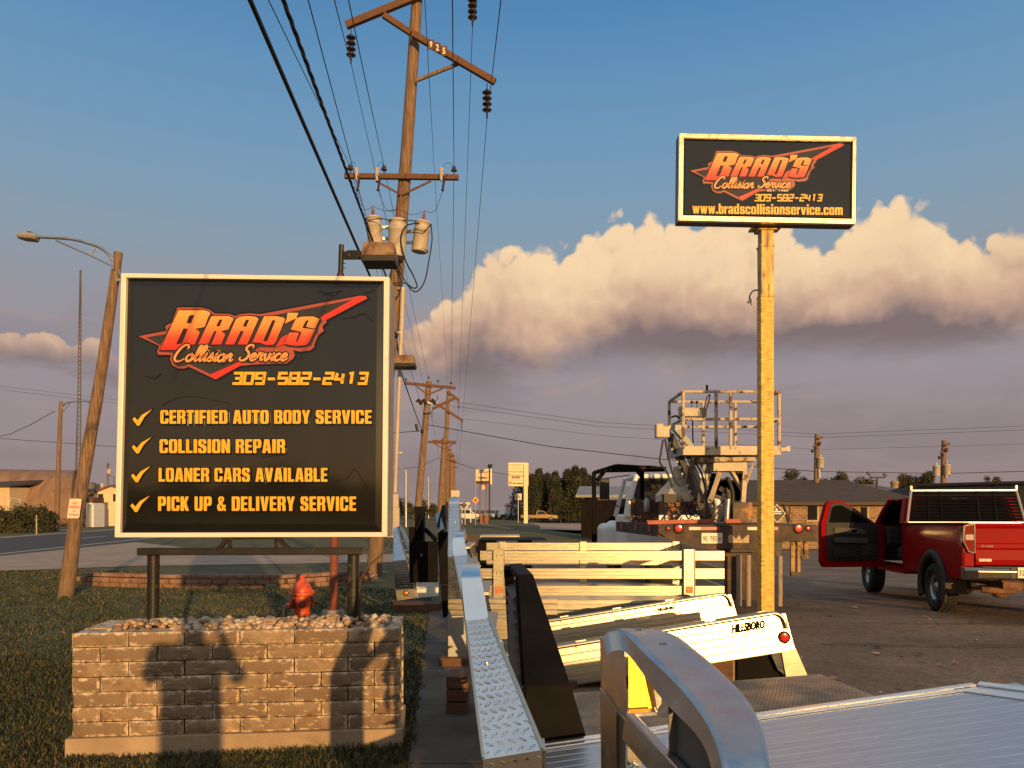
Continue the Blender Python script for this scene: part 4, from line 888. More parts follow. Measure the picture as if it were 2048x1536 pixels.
loop([P(781, 567, PY-.25), P(795, 566, PY-.3), P(812, 566, PY-.2)], .016); loop([P(783, 540, PY-.25), P(779, 560, PY-.3), P(790, 594, PY-.3), P(801, 580, PY-.3), P(797, 530, PY-.25)], .014)
loop([P(860, 450, PY-.2), P(848, 462, PY-.4), P(830, 457, PY-.4)], .012); loop([P(736, 441, PY-.3), P(760, 437, PY-.5), P(780, 440, PY-.6), P(806, 440, PY-.6), P(832, 442, PY-.5)], .012)
LEAD[0] = 'jumper_wire'
for b, q in zip((bush[0], bush[1], bush[2]), cut_low): loop([q, (q*.55+b*.45)+V((.0, 0, -.28)), b], .006)
loop([bush[0], (bush[0]+bush[1])/2+V((0, 0, -.08)), bush[1]], .006); loop([bush[1], (bush[1]+bush[2])/2+V((0, 0, -.12)), bush[2]], .006)
for u, p in ((713, pA), (754, pB), (883, pC)):
    t = P(u, 336, Yf-.14); loop([t, (t+p)/2+V((0, 0, .12)), p], .005)

# ------------------------------------------------------------------ further poles of the same row
def simple_pole(label, u0, v0, u1, Y, r=.14, arm=None, group='utility poles along the highway'):
    """leaning pole: top pixel u0,v0, foot column u1"""
    base = V((P(u1, 1000, Y).x, Y, 0)); o = thing('utility_pole', label, 'utility pole', base, group)
    mb = MB(); pole_mesh(mb, [base, base*.5+P(u0, v0, Y)*.5, P(u0, v0, Y)], (r*1.2, r*.85), 10); build(mb, 'pole', WOOD, o); return o
Y2 = 44.7
p2 = simple_pole('leaning wooden pole with one crossarm and a cluster of dark cutouts, next along the road', 858, 763, 831, Y2, .19)
xarm(p2, P(809, 766, Y2-.2), P(911, 776, Y2-.2), .15, .16)
mb = MB(); mb.beam(P(833, 773, Y2-.2), P(855, 789, Y2-.2), .05, .09); build(mb, 'brace', WOOD_D, p2); mb = MB(); mb.beam(P(885, 777, Y2-.2), P(857, 789, Y2-.2), .05, .09); build(mb, 'brace', WOOD_D, p2)
for u, v in ((812, 764), (857, 760), (876, 767), (902, 771)): pin_ins(p2, P(u, v, Y2-.2))
xarm(p2, P(832, 805, Y2-.25), P(875, 806, Y2-.25), .12, .14, GALV)
for u in (836, 846, 864):
    mb = MB(); mb.tube([P(u, 799, Y2-.3), P(u+7, 808, Y2-.35)], .10, 8); mb.ball(P(u-2, 803, Y2-.3), .08, 8, 6); build(mb, 'fuse_cutout', PORC, p2)
mb = MB(); mb.tube(smooth2([P(874, 790, Y2), P(875, 798, Y2), P(866, 806, Y2-.3)], 5), .02, 6); build(mb, 'jumper_wire', WIRE, p2)
mb = MB(); mb.tube([P(846, 828, Y2-.2), P(862, 826, Y2-.2)], .05, 6); build(mb, 'bracket', WIRE, p2)
mb = MB(); mb.ball(P(844, 863, Y2-.25), (.10, .1, .13), 8, 6); mb.tube([P(832, 848, Y2-.5), P(835, 862, Y2-.5)], .09, 6); build(mb, 'cable_clamp', BLK, p2)
Y3 = 92
p3 = simple_pole('taller darker pole with slanted arms and hanging insulators beyond the crossarm pole', 897, 781, 884, Y3, .26)
mb = MB(); mb.beam(P(896, 784, Y3-.3), P(918, 801, Y3-.3), .28, .32); build(mb, 'crossarm', WOOD_D, p3)
mb = MB(); mb.beam(P(864, 818, Y3-.3), P(910, 796, Y3-.3), .24, .30); build(mb, 'crossarm', WOOD_D, p3)
mb = MB(); mb.beam(P(871, 806, Y3-.35), P(926, 842, Y3-.35), .24, .30); build(mb, 'crossarm', WOOD_D, p3)
tI = [susp(p3, P(864, 819, Y3-.3), 4, .15, .2), susp(p3, P(917, 801, Y3-.3), 4, .15, .2), susp(p3, P(923, 841, Y3-.3), 4, .15, .2)]
Y4 = 80
p4 = simple_pole('thick pale pole with a low crossarm in the middle of the row', 889, 876, 879, Y4, .30)
xarm(p4, P(856, 884, Y4-.3), P(912, 886, Y4-.3), .22, .24); xarm(p4, P(864, 882, Y4+.3), P(912, 884, Y4+.3), .22, .24)
mb = MB(); mb.beam(P(868, 887, Y4-.3), P(886, 897, Y4-.3), .08, .12); build(mb, 'brace', WOOD_D, p4)
mb = MB(); mb.beam(P(906, 889, Y4-.3), P(890, 897, Y4-.3), .08, .12); build(mb, 'brace', WOOD_D, p4)
for k, (u0, v0, u1, Y, r, lab) in enumerate(((903, 905, 903, 118, .35, 'dark red-brown pole without crossarm, half hidden by the plated rack'), (897, 893, 894, 130, .32, 'thin pole in the far end of the row, just left of the red-brown one'), (908, 918, 907, 165, .35, 'farthest visible pole of the row, close to the white board sign'))):
    o = simple_pole(lab, u0, v0, u1, Y, r)
    for h in (6, 16): mb = MB(); mb.beam(P(u0-7, v0+h, Y-.4), P(u0+7, v0+h+1, Y-.4), .25, .25); build(mb, 'crossarm', WOOD_D, o)
for k, (u, v, Y, lab, hgt) in enumerate(((812, 941, 75, 'slender street light with short arm among the trees left of the poles', 1), (857, 955, 150, 'very thin far pole left of the pole row', 0))):
    b = V((P(u, 1000, Y).x, Y, 0)); o = thing('street_light', lab, 'street light', b); mb = MB(); mb.tube([b, P(u, v, Y)], [.14, .08], 8); build(mb, 'pole', GALV, o)
    mb = MB(); mb.tube(smooth2([P(u, v+2, Y), P(u-8, v-4, Y), P(u-20, v-6, Y)], 4), .05, 6); mb.box(P(u-23, v-5, Y), (.5, .3, .15)); build(mb, 'lamp_arm', GALV, o)

# ------------------------------------------------------------------ power lines
def wire(label, pts, r, sag=0.0, n=22, group=None, r_end=None, twist=False):
    pts = [V(p) for p in pts]; out = []
    for a, b in zip(pts, pts[1:]):
        for i in range(n): t = i/n; out.append(a.lerp(b, t)-V((0, 0, sag*4*t*(1-t)*(b-a).length/40)))
    out.append(pts[-1])
    mb = MB()
    if twist:
        fine = []
        for a, b in zip(out, out[1:]):
            for i in range(14): fine.append(a.lerp(b, i/14))
        for ph in (0, 2.094, 4.188): mb.tube([p+V((math.cos(i*.55+ph), 0, math.sin(i*.55+ph)))*r*.8 for i, p in enumerate(fine)], r*.75, 5)
    else: mb.tube(out, r, 6)
    c = sum(out, V((0, 0, 0)))/len(out)
    return solo(mb, 'power_line', WIRE, label, 'power line', c, group)
Yb = 5.2
def back(p, u_top, v_top=-20, Y=7.0): return P(u_top, v_top, Y)
def ext(a, b, k): return b+(b-a)*k                  # carry the line on past the camera
def line(label, end, u_top, Ytop, r, sag, nxt=(), **k):
    q = P(u_top, 0, Ytop); start = ext(V(end), q, .9)
    return wire(label, [start, V(end)]+[V(p) for p in nxt], r, sag, **k)
line('thickest black cable, sweeping from the top of the photo down behind the square sign', P(793, 672, PY-.2), 507, 6.2, .022, .1, [P(800, 738, 24), P(844, 861, Y2-.25)])
line('black twisted service cable left of the tall pole', P(775, 560, PY-.2), 571, 7.2, .016, .1, twist=True)
GW = 'thin wires between the poles'
line('thin wire to the left end of the lower crossarm', pA, 544, 8.6, .007, .15, [P(812, 763, Y2-.2)])
line('thin wire passing behind the lower crossarm beside its left insulator', P(742, 470, PY-.4), 619, 8.4, .007, .1, [P(858, 860, Y2)])
line('thin wire to the hanging insulator at the left arm end', iA, 671, 9.4, .008, .1, [tI[0]])
line('thin wire to the second insulator of the lower crossarm', pB, 700, 8.8, .007, .15, [P(857, 759, Y2-.2)])
line('fine wire just right of the tall pole, running to the far poles', P(868, 330, PY), 850, 10, .005, .1, [P(897, 783, Y3)])
line('thin wire to the right insulator of the lower crossarm', pC, 905, 8.8, .007, .15, [P(902, 770, Y2-.2)])
line('thin wire below the insulator at the top edge of the photo', iC, 952, 10, .008, .1, [tI[1]])
line('thin wire to the hanging insulator at the right arm end', iB, 1001, 10.5, .008, .1, [tI[2]])
for k, (tt, d0) in enumerate(((tI[0], 'left'), (tI[1], 'upper right'), (tI[2], 'lower right'))):
    wire('faint wire beyond the slanted-arm pole, from its %s insulator' % d0, [tt, V((tt.x-5.5, 165, tt.z-1.5))], .014, .2)
GX = 'wires crossing behind the poles'
def xw(label, pts, r): return wire(label, [P(*p) for p in pts], r, 0, 10, GX)
xw('upper of the faint wires crossing the sky at the left edge', [(-40, 768, 70), (240, 800, 72)], .012)
xw('lower of the faint wires crossing the sky at the left edge', [(-40, 774, 70), (240, 808, 72)], .012)
xw('heavier wire crossing level behind the leaning street light', [(-40, 874, 60), (240, 894, 62), (380, 897, 64), (838, 862, Y2)], .022)
xw('slack dark wire sagging up to the far street light at the left', [(-30, 880, 61), (20, 868, 61), (60, 850, 61), (110, 822, 61)], .024)
xw('heavy wire sloping down to the right from the crossarm pole', [(858, 850, Y2), (1100, 893, 42), (1330, 919, 41), (1632, 943, 46), (1887, 947, 46), (2150, 940, 46)], .024)
xw('upper faint wire running right behind the lift basket', [(905, 803, Y2), (1200, 845, 44), (1636, 868, 46), (2150, 848, 46)], .011)
xw('middle faint wire running right behind the lift basket', [(905, 812, Y2), (1200, 853, 44), (1645, 875, 46), (2150, 856, 46)], .011)
xw('lowest faint wire running right behind the lift basket', [(930, 838, Y2), (1200, 871, 44), (1632, 899, 46), (1880, 893, 46), (2150, 885, 46)], .009)
xw('low wire from the pale pole towards the dealer signs', [(892, 918, Y4), (950, 938, 90), (1020, 950, 95), (1190, 963, 100)], .028)
xw('low slack wire from the pale pole to the left', [(790, 938, 84), (840, 934, 83), (878, 915, Y4)], .022)

# ------------------------------------------------------------------ leaning street light with the parking sign
SY = 14.8
LX = P(131, 1187, SY).x
st = thing('street_light', 'leaning wooden street light pole with curved metal arm at the left, nearest the lawn', 'street light', (LX, SY, 0))
mb = MB(); pole_mesh(mb, [V((LX-.01, SY, -.1)), P(157, 1010, SY), P(200, 760, SY), P(237, 505, SY)], (.145, .082), 14); build(mb, 'pole', WOOD, st)
mb = MB(); mb.tube(smooth2([P(225, 522, SY-.1), P(217, 508, SY-.1), P(200, 495, SY-.1), P(175, 486, SY-.1), P(140, 478, SY-.1), P(75, 474, SY-.1)], 6), .028, 8); build(mb, 'lamp_arm', GALV, st)
mb = MB(); mb.tube([P(224, 532, SY-.1), P(183, 512, SY-.1), P(112, 481, SY-.1)], .016, 6); mb.tube([P(181, 510, SY-.1), P(190, 497, SY-.1)], .014, 6); mb.box(P(227, 528, SY-.1), (.05, .06, .22)); build(mb, 'arm_brace', GALV, st)
mb = MB(); a = P(33, 472, SY-.1); b = P(76, 476, SY-.1)
top = [V((a.x, SY-.1, a.z)), V((a.x+.08, SY-.24, a.z-.01)), V((b.x-.06, SY-.25, b.z)), V((b.x, SY-.17, b.z)), V((b.x, SY-.03, b.z)), V((b.x-.06, SY+.05, b.z)), V((a.x+.08, SY+.04, a.z-.01))]
cen = sum(top, V((0, 0, 0)))/7
up = [p.lerp(cen, .35)+V((.04, 0, .065)) for p in top]; dn = [p.lerp(cen, .15)+V((0, 0, -.05)) for p in top]
mb.add(dn+top+up, [tuple(range(7))[::-1], tuple(range(14, 21))]+[(i, (i+1) % 7, 7+(i+1) % 7, 7+i) for i in range(7)]+[(7+i, 7+(i+1) % 7, 14+(i+1) % 7, 14+i) for i in range(7)]); build(mb, 'lamp_head', mk('lamp head grey', (.33, .30, .27), r=.45, m=.3), st, bevel=.01)
mb = MB(); mb.tube([P(60, 471, SY-.1), P(60, 464, SY-.1)], [.05, .045], 10); build(mb, 'photocell', BLK, st)
mb = MB(); mb.tube([P(236, 540, SY-.12), P(246, 562, SY-.3)], .02, 6); mb.box(P(240, 560, SY-.15), (.12, .06, .05)); build(mb, 'bracket', GALV, st)
ps = thing('parking_sign', 'small white sign with red letters NO PARKING OR STANDING nailed to the leaning pole', 'sign', P(149, 1018, SY-.18))
def psf(x, y, o):                   # sign's own axes: 30 x 45 cm
    c = P(149, 1017, SY-.17); a = R(8); return c+V((x*math.cos(a)+y*math.sin(a)*-1*-1*-1, -o, -x*math.sin(a)*.25-y))
mb = MB(); w, h, r = .115, .185, .03; pts = []
for cx, cy, a0 in ((w-r, -h+r, -90), (w-r, h-r, 0), (-w+r, h-r, 90), (-w+r, -h+r, 180)):
    for k in range(5): a = R(a0+k*22.5); pts.append((cx+r*math.cos(a), cy+r*math.sin(a)))
poly_slab(mb, [pts], psf, 0, .006, 0); build(mb, 'sign_plate', mk('sun-bleached sign white', (.78, .62, .48), r=.45, var=.1, sc=4), ps)
for t, y0, y1, ww in (('NO', -.125, -.075, .045), ('PARKING', -.055, -.002, .095), ('OR', .028, .060, .028), ('STANDING', .092, .140, .095)):
    mb = MB(); put_text(mb, t, (-ww, y0, ww, y1), psf, .009, bold=.02); build(mb, 'sign_text', mk('sign red', (.55, .05, .02), r=.5), ps)

# ------------------------------------------------------------------ second street light over the highway
S2 = 61; b2 = V((P(113, 1062, S2).x, S2, 0))
s2 = thing('street_light', 'upright wooden street light pole beyond the highway, arm to the right', 'street light', b2)
mb = MB(); pole_mesh(mb, [b2, P(117, 930, S2), P(122, 803, S2)], (.20, .14), 12); build(mb, 'pole', WOOD, s2)
mb = MB(); mb.tube(smooth2([P(123, 820, S2), P(128, 810, S2), P(140, 804, S2), P(180, 802, S2)], 5), .06, 6); mb.tube([P(124, 826, S2), P(140, 806, S2)], .04, 6); build(mb, 'lamp_arm', GALV, s2)
mb = MB(); mb.box(P(184, 803, S2), (.7, .35, .18)); build(mb, 'lamp_head', GALV, s2, bevel=.05)
# ------------------------------------------------------------------ truck beds in a row
def lozenges(mb, q00, q10, q11, q01, nu, nv, ln, wd, h, mi=0, both=True):
    """raised diamond pattern on a quad (q00-q10 across, q00-q01 along)"""
    q00, q10, q11, q01 = map(V, (q00, q10, q11, q01)); nn = (q10-q00).cross(q01-q00).normalized()
    for j in range(nv):
        for i in range(nu):
            u = (i+(.28 if j % 2 == 0 else .72))/nu; v = (j+.5)/nv
            c = q00.lerp(q10, u).lerp(q01.lerp(q11, u), v)
            ex = (q10.lerp(q11, v)-q00.lerp(q01, v)).normalized(); ey = nn.cross(ex)
            s = 1 if j % 2 == 0 else -1
            a = (ex*.8+ey*s*.62).normalized(); b = nn.cross(a)
            p = [c-a*ln, c-b*wd, c+a*ln, c+b*wd, c-a*ln*.55+nn*h, c+a*ln*.55+nn*h]
            mb.add(p, [(0, 1, 5, 4), (1, 2, 5), (2, 3, 4, 5), (3, 0, 4)], mi, False)
def quadslab(mb, a, b, c, d, t, mi=0):
    a, b, c, d = map(V, (a, b, c, d)); n = (b-a).cross(d-a).normalized()*t
    mb.box8([a-n, b-n, c-n, d-n, a, b, c, d], mi)
def lamp_disc(parent, c, r, ax=(0, -1, 0), mat=None, rim=None):
    mb = MB(); mb.lathe(c, [(r*1.45, -.002), (r*1.45, .008), (r*1.02, .012)], 20, 0, ax); o = build(mb, 'marker_lamp', rim or BLK, parent)
    mb = MB(); mb.lathe(V(c)+V(ax)*.008, [(r, 0), (r*.95, .008), (r*.55, .011), (0, .012)], 20, 0, ax, False); build(mb, 'lens', mat or REDL, o)
BG = 'flatbed truck beds stored in a row'

def plated_rack(o, foot_l, foot_r, fold_l, fold_r, top_l, top_r, cap_l, cap_r, rl, dz_low, nslope=(3, 14), nvert=(3, 6), low_mat=None, tl_rows=True):
    """end of a headboard: vertical diamond plate, sloping diamond plate, smooth rounded cap, then the top rail going away"""
    mb = MB(); quadslab(mb, foot_l, foot_r, fold_r, fold_l, .02); w = (V(foot_r)-V(foot_l)).length
    ln, wd = w/nvert[0]*.38, w/nvert[0]*.11
    lozenges(mb, foot_l, foot_r, fold_r, fold_l, nvert[0], nvert[1], ln, wd, .003); build(mb, 'end_plate', DIAM_DK, o)
    mb = MB(); quadslab(mb, fold_l, fold_r, top_r, top_l, .02); w = (V(fold_r)-V(fold_l)).length; ln, wd = w/nslope[0]*.40, w/nslope[0]*.125
    lozenges(mb, fold_l, fold_r, top_r, top_l, nslope[0], nslope[1], ln*1.15, wd*1.3, .0045)
    c = V(fold_l).lerp(V(top_r), .62); n = (V(fold_r)-V(fold_l)).cross(V(top_l)-V(fold_l)).normalized(); bolt(mb, c, n, .011, .008)
    build(mb, 'slope_plate', DIAM, o)
    # rounded cap: extrude a curved profile between left and right edges
    tl_, tr_, cl, cr = map(V, (top_l, top_r, cap_l, cap_r)); mb = MB(); vs = []; n = 9
    d = (tl_-V(fold_l)).normalized(); lift = V((0, 0, 1))
    for i in range(n+1):
        t = i/n
        for a, c in ((tl_, cl), (tr_, cr)):
            h = (c-a).length
            p1 = a+d*h*.15; p = a*(1-t)**2+(a+d*h*.62+V((0, 0, h*.05)))*2*t*(1-t)+c*t*t
            vs.append(p)
    end = [cl+V((rl[0], rl[1], rl[2])), cr+V((rl[0], rl[1], rl[2]))]; vs += end
    m = n+2
    mb.add(vs, [(2*i, 2*i+1, 2*i+3, 2*i+2) for i in range(m-1)], 0, True)
    fs = []
    low = [p-V((0, 0, .07))+V((0, .03, 0)) for p in vs]
    k = len(vs); allv = vs+low
    fs += [(2*i, 2*i+2, k+2*i+2, k+2*i) for i in range(m-1)]+[(2*i+1, k+2*i+1, k+2*i+3, 2*i+3) for i in range(m-1)]+[(k+2*i, k+2*i+2, k+2*i+3, k+2*i+1) for i in range(m-1)]
    mb.add(allv, fs, 0, False); build(mb, 'top_rail', ALU_S, o)
    # lips along both edges of the slope and the lit inner flange on the right
    mb = MB()
    for a, b in ((fold_l, top_l), (fold_r, top_r)): mb.beam(V(a)+V((0, 0, .002)), V(b)+V((0, 0, .002)), .008, .010)
    a, b, c = V(foot_r), V(fold_r), V(top_r); dx = V((.012, 0, 0)); dn = V((0, .09, -.02))
    mb.box8([a+dx*.3, a+dx, a+dx+V((0, .12, 0)), a+dx*.3+V((0, .12, 0)), b+dx*.3, b+dx, b+dx+V((0, .12, 0)), b+dx*.3+V((0, .12, 0))])
    mb.box8([b+dx*.3, b+dx, c+dx, c+dx*.3, b+dx*.3+dn, b+dx+dn, c+dx+dn, c+dx*.3+dn]); build(mb, 'flange', ALU, o)
    # louvred field between the sloping ends (seen edge on) and the far post
    fc = [V(x) for x in (cap_l, cap_r)]; far = [x+V((rl[0], rl[1], rl[2])) for x in fc]
    mb = MB(); zlow = V(foot_l).z; fx_ = (V(foot_l).x+V(foot_r).x)/2; tx_ = (fc[0].x+fc[1].x)/2; lx_ = lambda z: fx_+(tx_-fx_)*(z-zlow)/(fc[0].z-zlow)+.03
    for k2 in range(6):
        zz = zlow+.08+(fc[0].z-zlow-.16)*k2/5; mb.beam(V((lx_(zz), fc[0].y-.25*(1-k2/5)+.05, zz)), V((lx_(zz), far[0].y+.25*(1-k2/5), zz)), .06, .012)
    build(mb, 'louvres', ALU, o)
    mb = MB(); f = (far[0]+far[1])/2; mb.beam(f+V((0, .02, 0)), V((fx_+.03, f.y+.55, zlow)), .10, .05, up=(1, 0, 0)); build(mb, 'far_slope', ALU, o)

# ---- bed 1: plated rack in front, brushed deck running off to the right
b1 = thing('truck_bed', 'aluminium truck bed with brushed deck and long diamond plated rack, nearest the viewer', 'truck bed', (1.1, 3.2, 0), BG)
P1 = P
plated_rack(b1, V((-.085, 2.28, .39)), V((.092, 2.30, .39)), P(966, 1519, 2.30), P(1084, 1500, 2.32), P(931, 1242, 3.02), P(977, 1236, 3.04), P(922, 1152, 3.30), P(961, 1150, 3.32), (-.03, .62, .012), 0, (5, 20), (5, 14))
zA = lambda x: .392+.138*x
def dk(x, y, dz=0): return V((x, y, zA(x)+dz))
mb = MB()
E1 = 4.08
np_ = 9; x0, x1 = .02, 2.62
hx0, hx1, hy1 = 1.02, 1.36, 3.02        # square hole of the hitch hatch
ysl = [2.05]+[2.05+.0808*i for i in range(1, 12)]+[hy1]+[hy1+.0842*i for i in range(1, 12)]+[4.03]
for i in range(len(ysl)-1):
    ya, yb = ysl[i]+.0016, ysl[i+1]-.0016
    segs = [(x0, x1)] if ya >= hy1 else [(x0, hx0), (hx1, x1)]
    for xa, xb in segs:
        if yb > 4.0 and xb == x1:
            pass
        pts = [(xa, ya), (xb, ya), (xb, yb), (xa, yb)]
        mb.box8([dk(x, y, -.04) for x, y in pts]+[dk(x, y) for x, y in pts])
build(mb, 'deck', ALU_D, b1, bevel=.003)
mb = MB()
mb.box8([dk(x, y, -.13) for x, y in ((x0, 4.035), (2.42, 4.035), (2.42, E1), (x0, E1))]+[dk(x, y, .016) for x, y in ((x0, 4.035), (2.42, 4.035), (2.42, E1), (x0, E1))])
mb.box8([dk(x, y, .002) for x, y in ((x0, 3.985), (2.40, 3.985), (2.40, 4.02), (x0, 4.02))]+[dk(x, y, .010) for x, y in ((x0, 3.985), (2.40, 3.985), (2.40, 4.02), (x0, 4.02))])
build(mb, 'side_rail', ALU_S, b1, bevel=.004)
mb = MB()
pts = [(2.42, 4.036), (2.66, 3.62), (2.66, 2.05), (2.72, 2.05), (2.72, 3.64), (2.46, E1)]
mb.prism([dk(x, y, -.12) for x, y in pts], V((0, 0, .138))); build(mb, 'tail_rail', ALU_S, b1, bevel=.004)
mb = MB(); pts = [(2.32, 3.99), (2.42, 4.02), (2.645, 3.61), (2.56, 3.56)]
mb.prism([dk(x, y, .002) for x, y in pts], V((0, 0, .005))); build(mb, 'corner_plate', ALU_S, b1)
mb = MB(); t = .035
for a, b in (((hx0, 2.05), (hx0, hy1)), ((hx1, 2.05), (hx1, hy1)), ((hx0-.02, hy1), (hx1+.02, hy1))): mb.beam(dk(*a, -.05), dk(*b, -.05), t, .13)
build(mb, 'hatch_frame', ALU_S, b1, bevel=.004)
mb = MB(); mb.box8([dk(x, y, -.20) for x, y in ((hx0, 2.05), (hx1, 2.05), (hx1, hy1), (hx0, hy1))]+[dk(x, y, -.18) for x, y in ((hx0, 2.05), (hx1, 2.05), (hx1, hy1), (hx0, hy1))]); build(mb, 'hatch_pan', BLK, b1)
mb = MB(); mb.bx((.05, 2.2, .20), (2.5, 2.35, .30)); mb.bx((.05, 3.7, .20), (2.5, 3.85, .30)); build(mb, 'subframe', BLK, b1)
mb = MB()
for z in (.05, .145): mb.bx((-.10, 2.6, z-.045), (.12, 4.0, z+.045))
solo(mb, 'wood_block', WOOD_B, 'timber blocks under the plated rack of the nearest deck', 'wood block', (0, 3.3, 0), bevel=.006)

# ---- bed 0: curved foreground headboard
b0 = thing('truck_bed_headboard', 'rounded grey aluminium headboard in the foreground with a cut-out and diagonal strut', 'headboard', (.55, 2.0, 0), BG)
Lp = [(1206, 1276, 2.36), (1216, 1266, 2.35), (1246, 1266, 2.32), (1300, 1318, 2.12), (1350, 1366, 1.95), (1395, 1420, 1.79), (1428, 1478, 1.64), (1446, 1545, 1.50), (1452, 1620, 1.42), (1455, 1760, 1.36)]
Rp = [(1222, 1268, 2.46), (1250, 1259, 2.45), (1338, 1266, 2.36), (1395, 1304, 2.18), (1448, 1350, 2.02), (1496, 1402, 1.86), (1524, 1460, 1.70), (1540, 1535, 1.54), (1546, 1620, 1.46), (1548, 1760, 1.40)]
SL = smooth2([tuple(P(*p)) for p in Lp], 5); SR = smooth2([tuple(P(*p)) for p in Rp], 5)
mb = MB(); n = len(SL); vs = []
for a, b in zip(SL, SR):
    a, b = V(a), V(b); e = (b-a)
    c = (a+b)/2+V((0, -.004, .006))
    vs += [a, a.lerp(b, .08)+V((0, 0, .005)), a.lerp(b, .16)+V((0, 0, .0035)), a.lerp(b, .84)+V((0, 0, .0035)), a.lerp(b, .92)+V((0, 0, .005)), b]
k = 6
fs = [(i*k+j, i*k+j+1, (i+1)*k+j+1, (i+1)*k+j) for i in range(n-1) for j in range(k-1)]
mb.add(vs, fs, 0, True)
# left lip: the band seen from the side, and the underside
cen = P(1300, 1560, 2.0)
low = []
for i, a in enumerate(SL):
    a = V(a); d = (cen-a); d.x *= .5; d.normalize(); low.append(a+d*.070)
mb.add([V(a) for a in SL]+low, [(i, i+1, n+i+1, n+i) for i in range(n-1)], 0, False)
low2 = [V(b)+(cen-V(b)).normalized()*.05 for b in SR]
mb.add([V(b) for b in SR]+low2, [(i, n+i, n+i+1, i+1) for i in range(n-1)], 0, False)
mb.add(low+low2, [(i, i+1, n+i+1, n+i) for i in range(n-1)], 0, False)
HB = mk('weathered cast aluminium', (.52, .505, .49), r=.33, m=1, var=.10, sc=7, rvar=.10, bump=.035, bsc=90)
build(mb, 'arched_rim', HB, b0, recalc=False)
def pan(pts, th, name, mat):         # flat panel from pixels, pushed back by its thickness
    mb = MB(); mb.prism([P(*p) for p in pts], V((0, th, 0))); return build(mb, name, mat, b0, bevel=.003)
pan([(1201, 1278, 2.52), (1216, 1272, 2.46), (1248, 1276, 2.32), (1256, 1440, 2.30), (1232, 1420, 2.40), (1203, 1378, 2.52)], .02, 'corner_gusset', HB)
pan([(1202, 1378, 2.525), (1232, 1418, 2.405), (1234, 1760, 2.405), (1206, 1760, 2.525)], .03, 'post', HB)
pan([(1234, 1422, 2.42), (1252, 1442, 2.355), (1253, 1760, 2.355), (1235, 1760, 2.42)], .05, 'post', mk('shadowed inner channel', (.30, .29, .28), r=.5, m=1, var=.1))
LITP = mk('aluminium with painted sun glow', (.95, .52, .065), r=.42, m=.85, var=.14, sc=45, bump=.18, bsc=150)  # saturated yellow base paints the low sun's glow onto a plain aluminium plate
pt = [(1257, 1306, 2.525), (1268, 1303, 2.53), (1297, 1332, 2.525), (1312, 1424, 2.505), (1257, 1427, 2.50)]
mb = MB(); a = [P(*p) for p in pt]; mb.prism([q+V((0, .0, 0)) for q in a], V((0, .004, 0))); build(mb, 'glow_painted_plate', LITP, b0)
pan([(1299, 1334, 2.48), (1325, 1360, 2.48), (1324, 1408, 2.48), (1313, 1424, 2.48)], .01, 'cutout_side', HB)
pan([(1257, 1427, 2.42), (1316, 1424, 2.42), (1316, 1432, 2.42), (1257, 1436, 2.42)], .05, 'cutout_shelf', HB)
mb = MB(); mb.beam(P(1256, 1452, 2.3), P(1372, 1580, 1.95), .03, .085, up=(.3, -1, .3)); build(mb, 'strut', HB, b0, bevel=.004)
mb = MB(); mb.prism([P(1255, 1425, 2.40), P(1282, 1440, 2.40), P(1284, 1760, 2.40), P(1255, 1760, 2.40)], V((0, .02, 0))); build(mb, 'inner_web', ALU, b0)
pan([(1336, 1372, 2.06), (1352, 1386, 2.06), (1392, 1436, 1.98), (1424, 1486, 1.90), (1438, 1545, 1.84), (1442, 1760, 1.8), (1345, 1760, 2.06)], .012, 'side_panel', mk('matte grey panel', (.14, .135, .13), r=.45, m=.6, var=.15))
mb = MB()
for (u, v) in ((1266, 1440), (1268, 1528)): mb.tube([P(u-14, v+12, 2.36), P(u, v, 2.34), P(u+20, v+14, 2.34)], .006, 6); mb.ball(P(u, v-2, 2.34), .008, 8, 6)
build(mb, 'weld_bead', ALU_S, b0)
mb = MB()
for (u0, v0, y0), (u1, v1, y1), n_ in (((1203, 1379, 2.50), (1234, 1421, 2.38), 9), ((1234, 1421, 2.38), (1256, 1441, 2.29), 7), ((1212, 1275, 2.45), (1250, 1278, 2.30), 9)):
    for k in range(n_): t = (k+.5)/n_; mb.ball(P(u0+(u1-u0)*t, v0+(v1-v0)*t, y0+(y1-y0)*t), (.0042, .003, .0034), 6, 4)
build(mb, 'weld_seam', ALU, b0)
mb = MB()
for i_, t_ in ((9, .45), (13, .5)):
    c_ = V(SL[i_]).lerp(V(SR[i_]), t_)+V((0, 0, .004)); mb.box(c_, (.020, .006, .003)); mb.box(c_+V((.008, .012, 0)), (.006, .006, .003))
build(mb, 'rail_slot', BLK, b0)

# ---- bed 2: black steel bed with oily tread deck and louvred black rack
b2_ = thing('truck_bed', 'black steel truck bed with dark tread plate deck and black louvred headboard', 'truck bed', (1.2, 5.0, 0), BG)
zB = lambda x: .262+.078*x
def bq(x, y, dz=0): return V((x, y, zB(x)+dz))
mb = MB(); pts = [(.10, 4.2), (2.42, 4.2), (2.36, 4.95), (2.27, 5.72), (.36, 5.72)]
mb.prism([bq(x, y, -.012) for x, y in pts], V((0, 0, .012)))
lozenges(mb, bq(.36, 4.2), bq(2.40, 4.2), bq(2.27, 5.70), bq(.40, 5.70), 74, 54, .013, .0034, .0022)
build(mb, 'deck', TREAD, b2_)
mb = MB()
for a, b in zip(pts, pts[1:]+pts[:1]): mb.beam(bq(*a, -.07), bq(*b, -.07), .03, .112)
build(mb, 'deck_frame', BLKP, b2_)
mb = MB(); mb.bx((.3, 4.5, .02), (.42, 5.6, .2)); mb.bx((1.9, 4.5, .02), (2.02, 5.6, .3)); build(mb, 'support', BLKP, b2_)
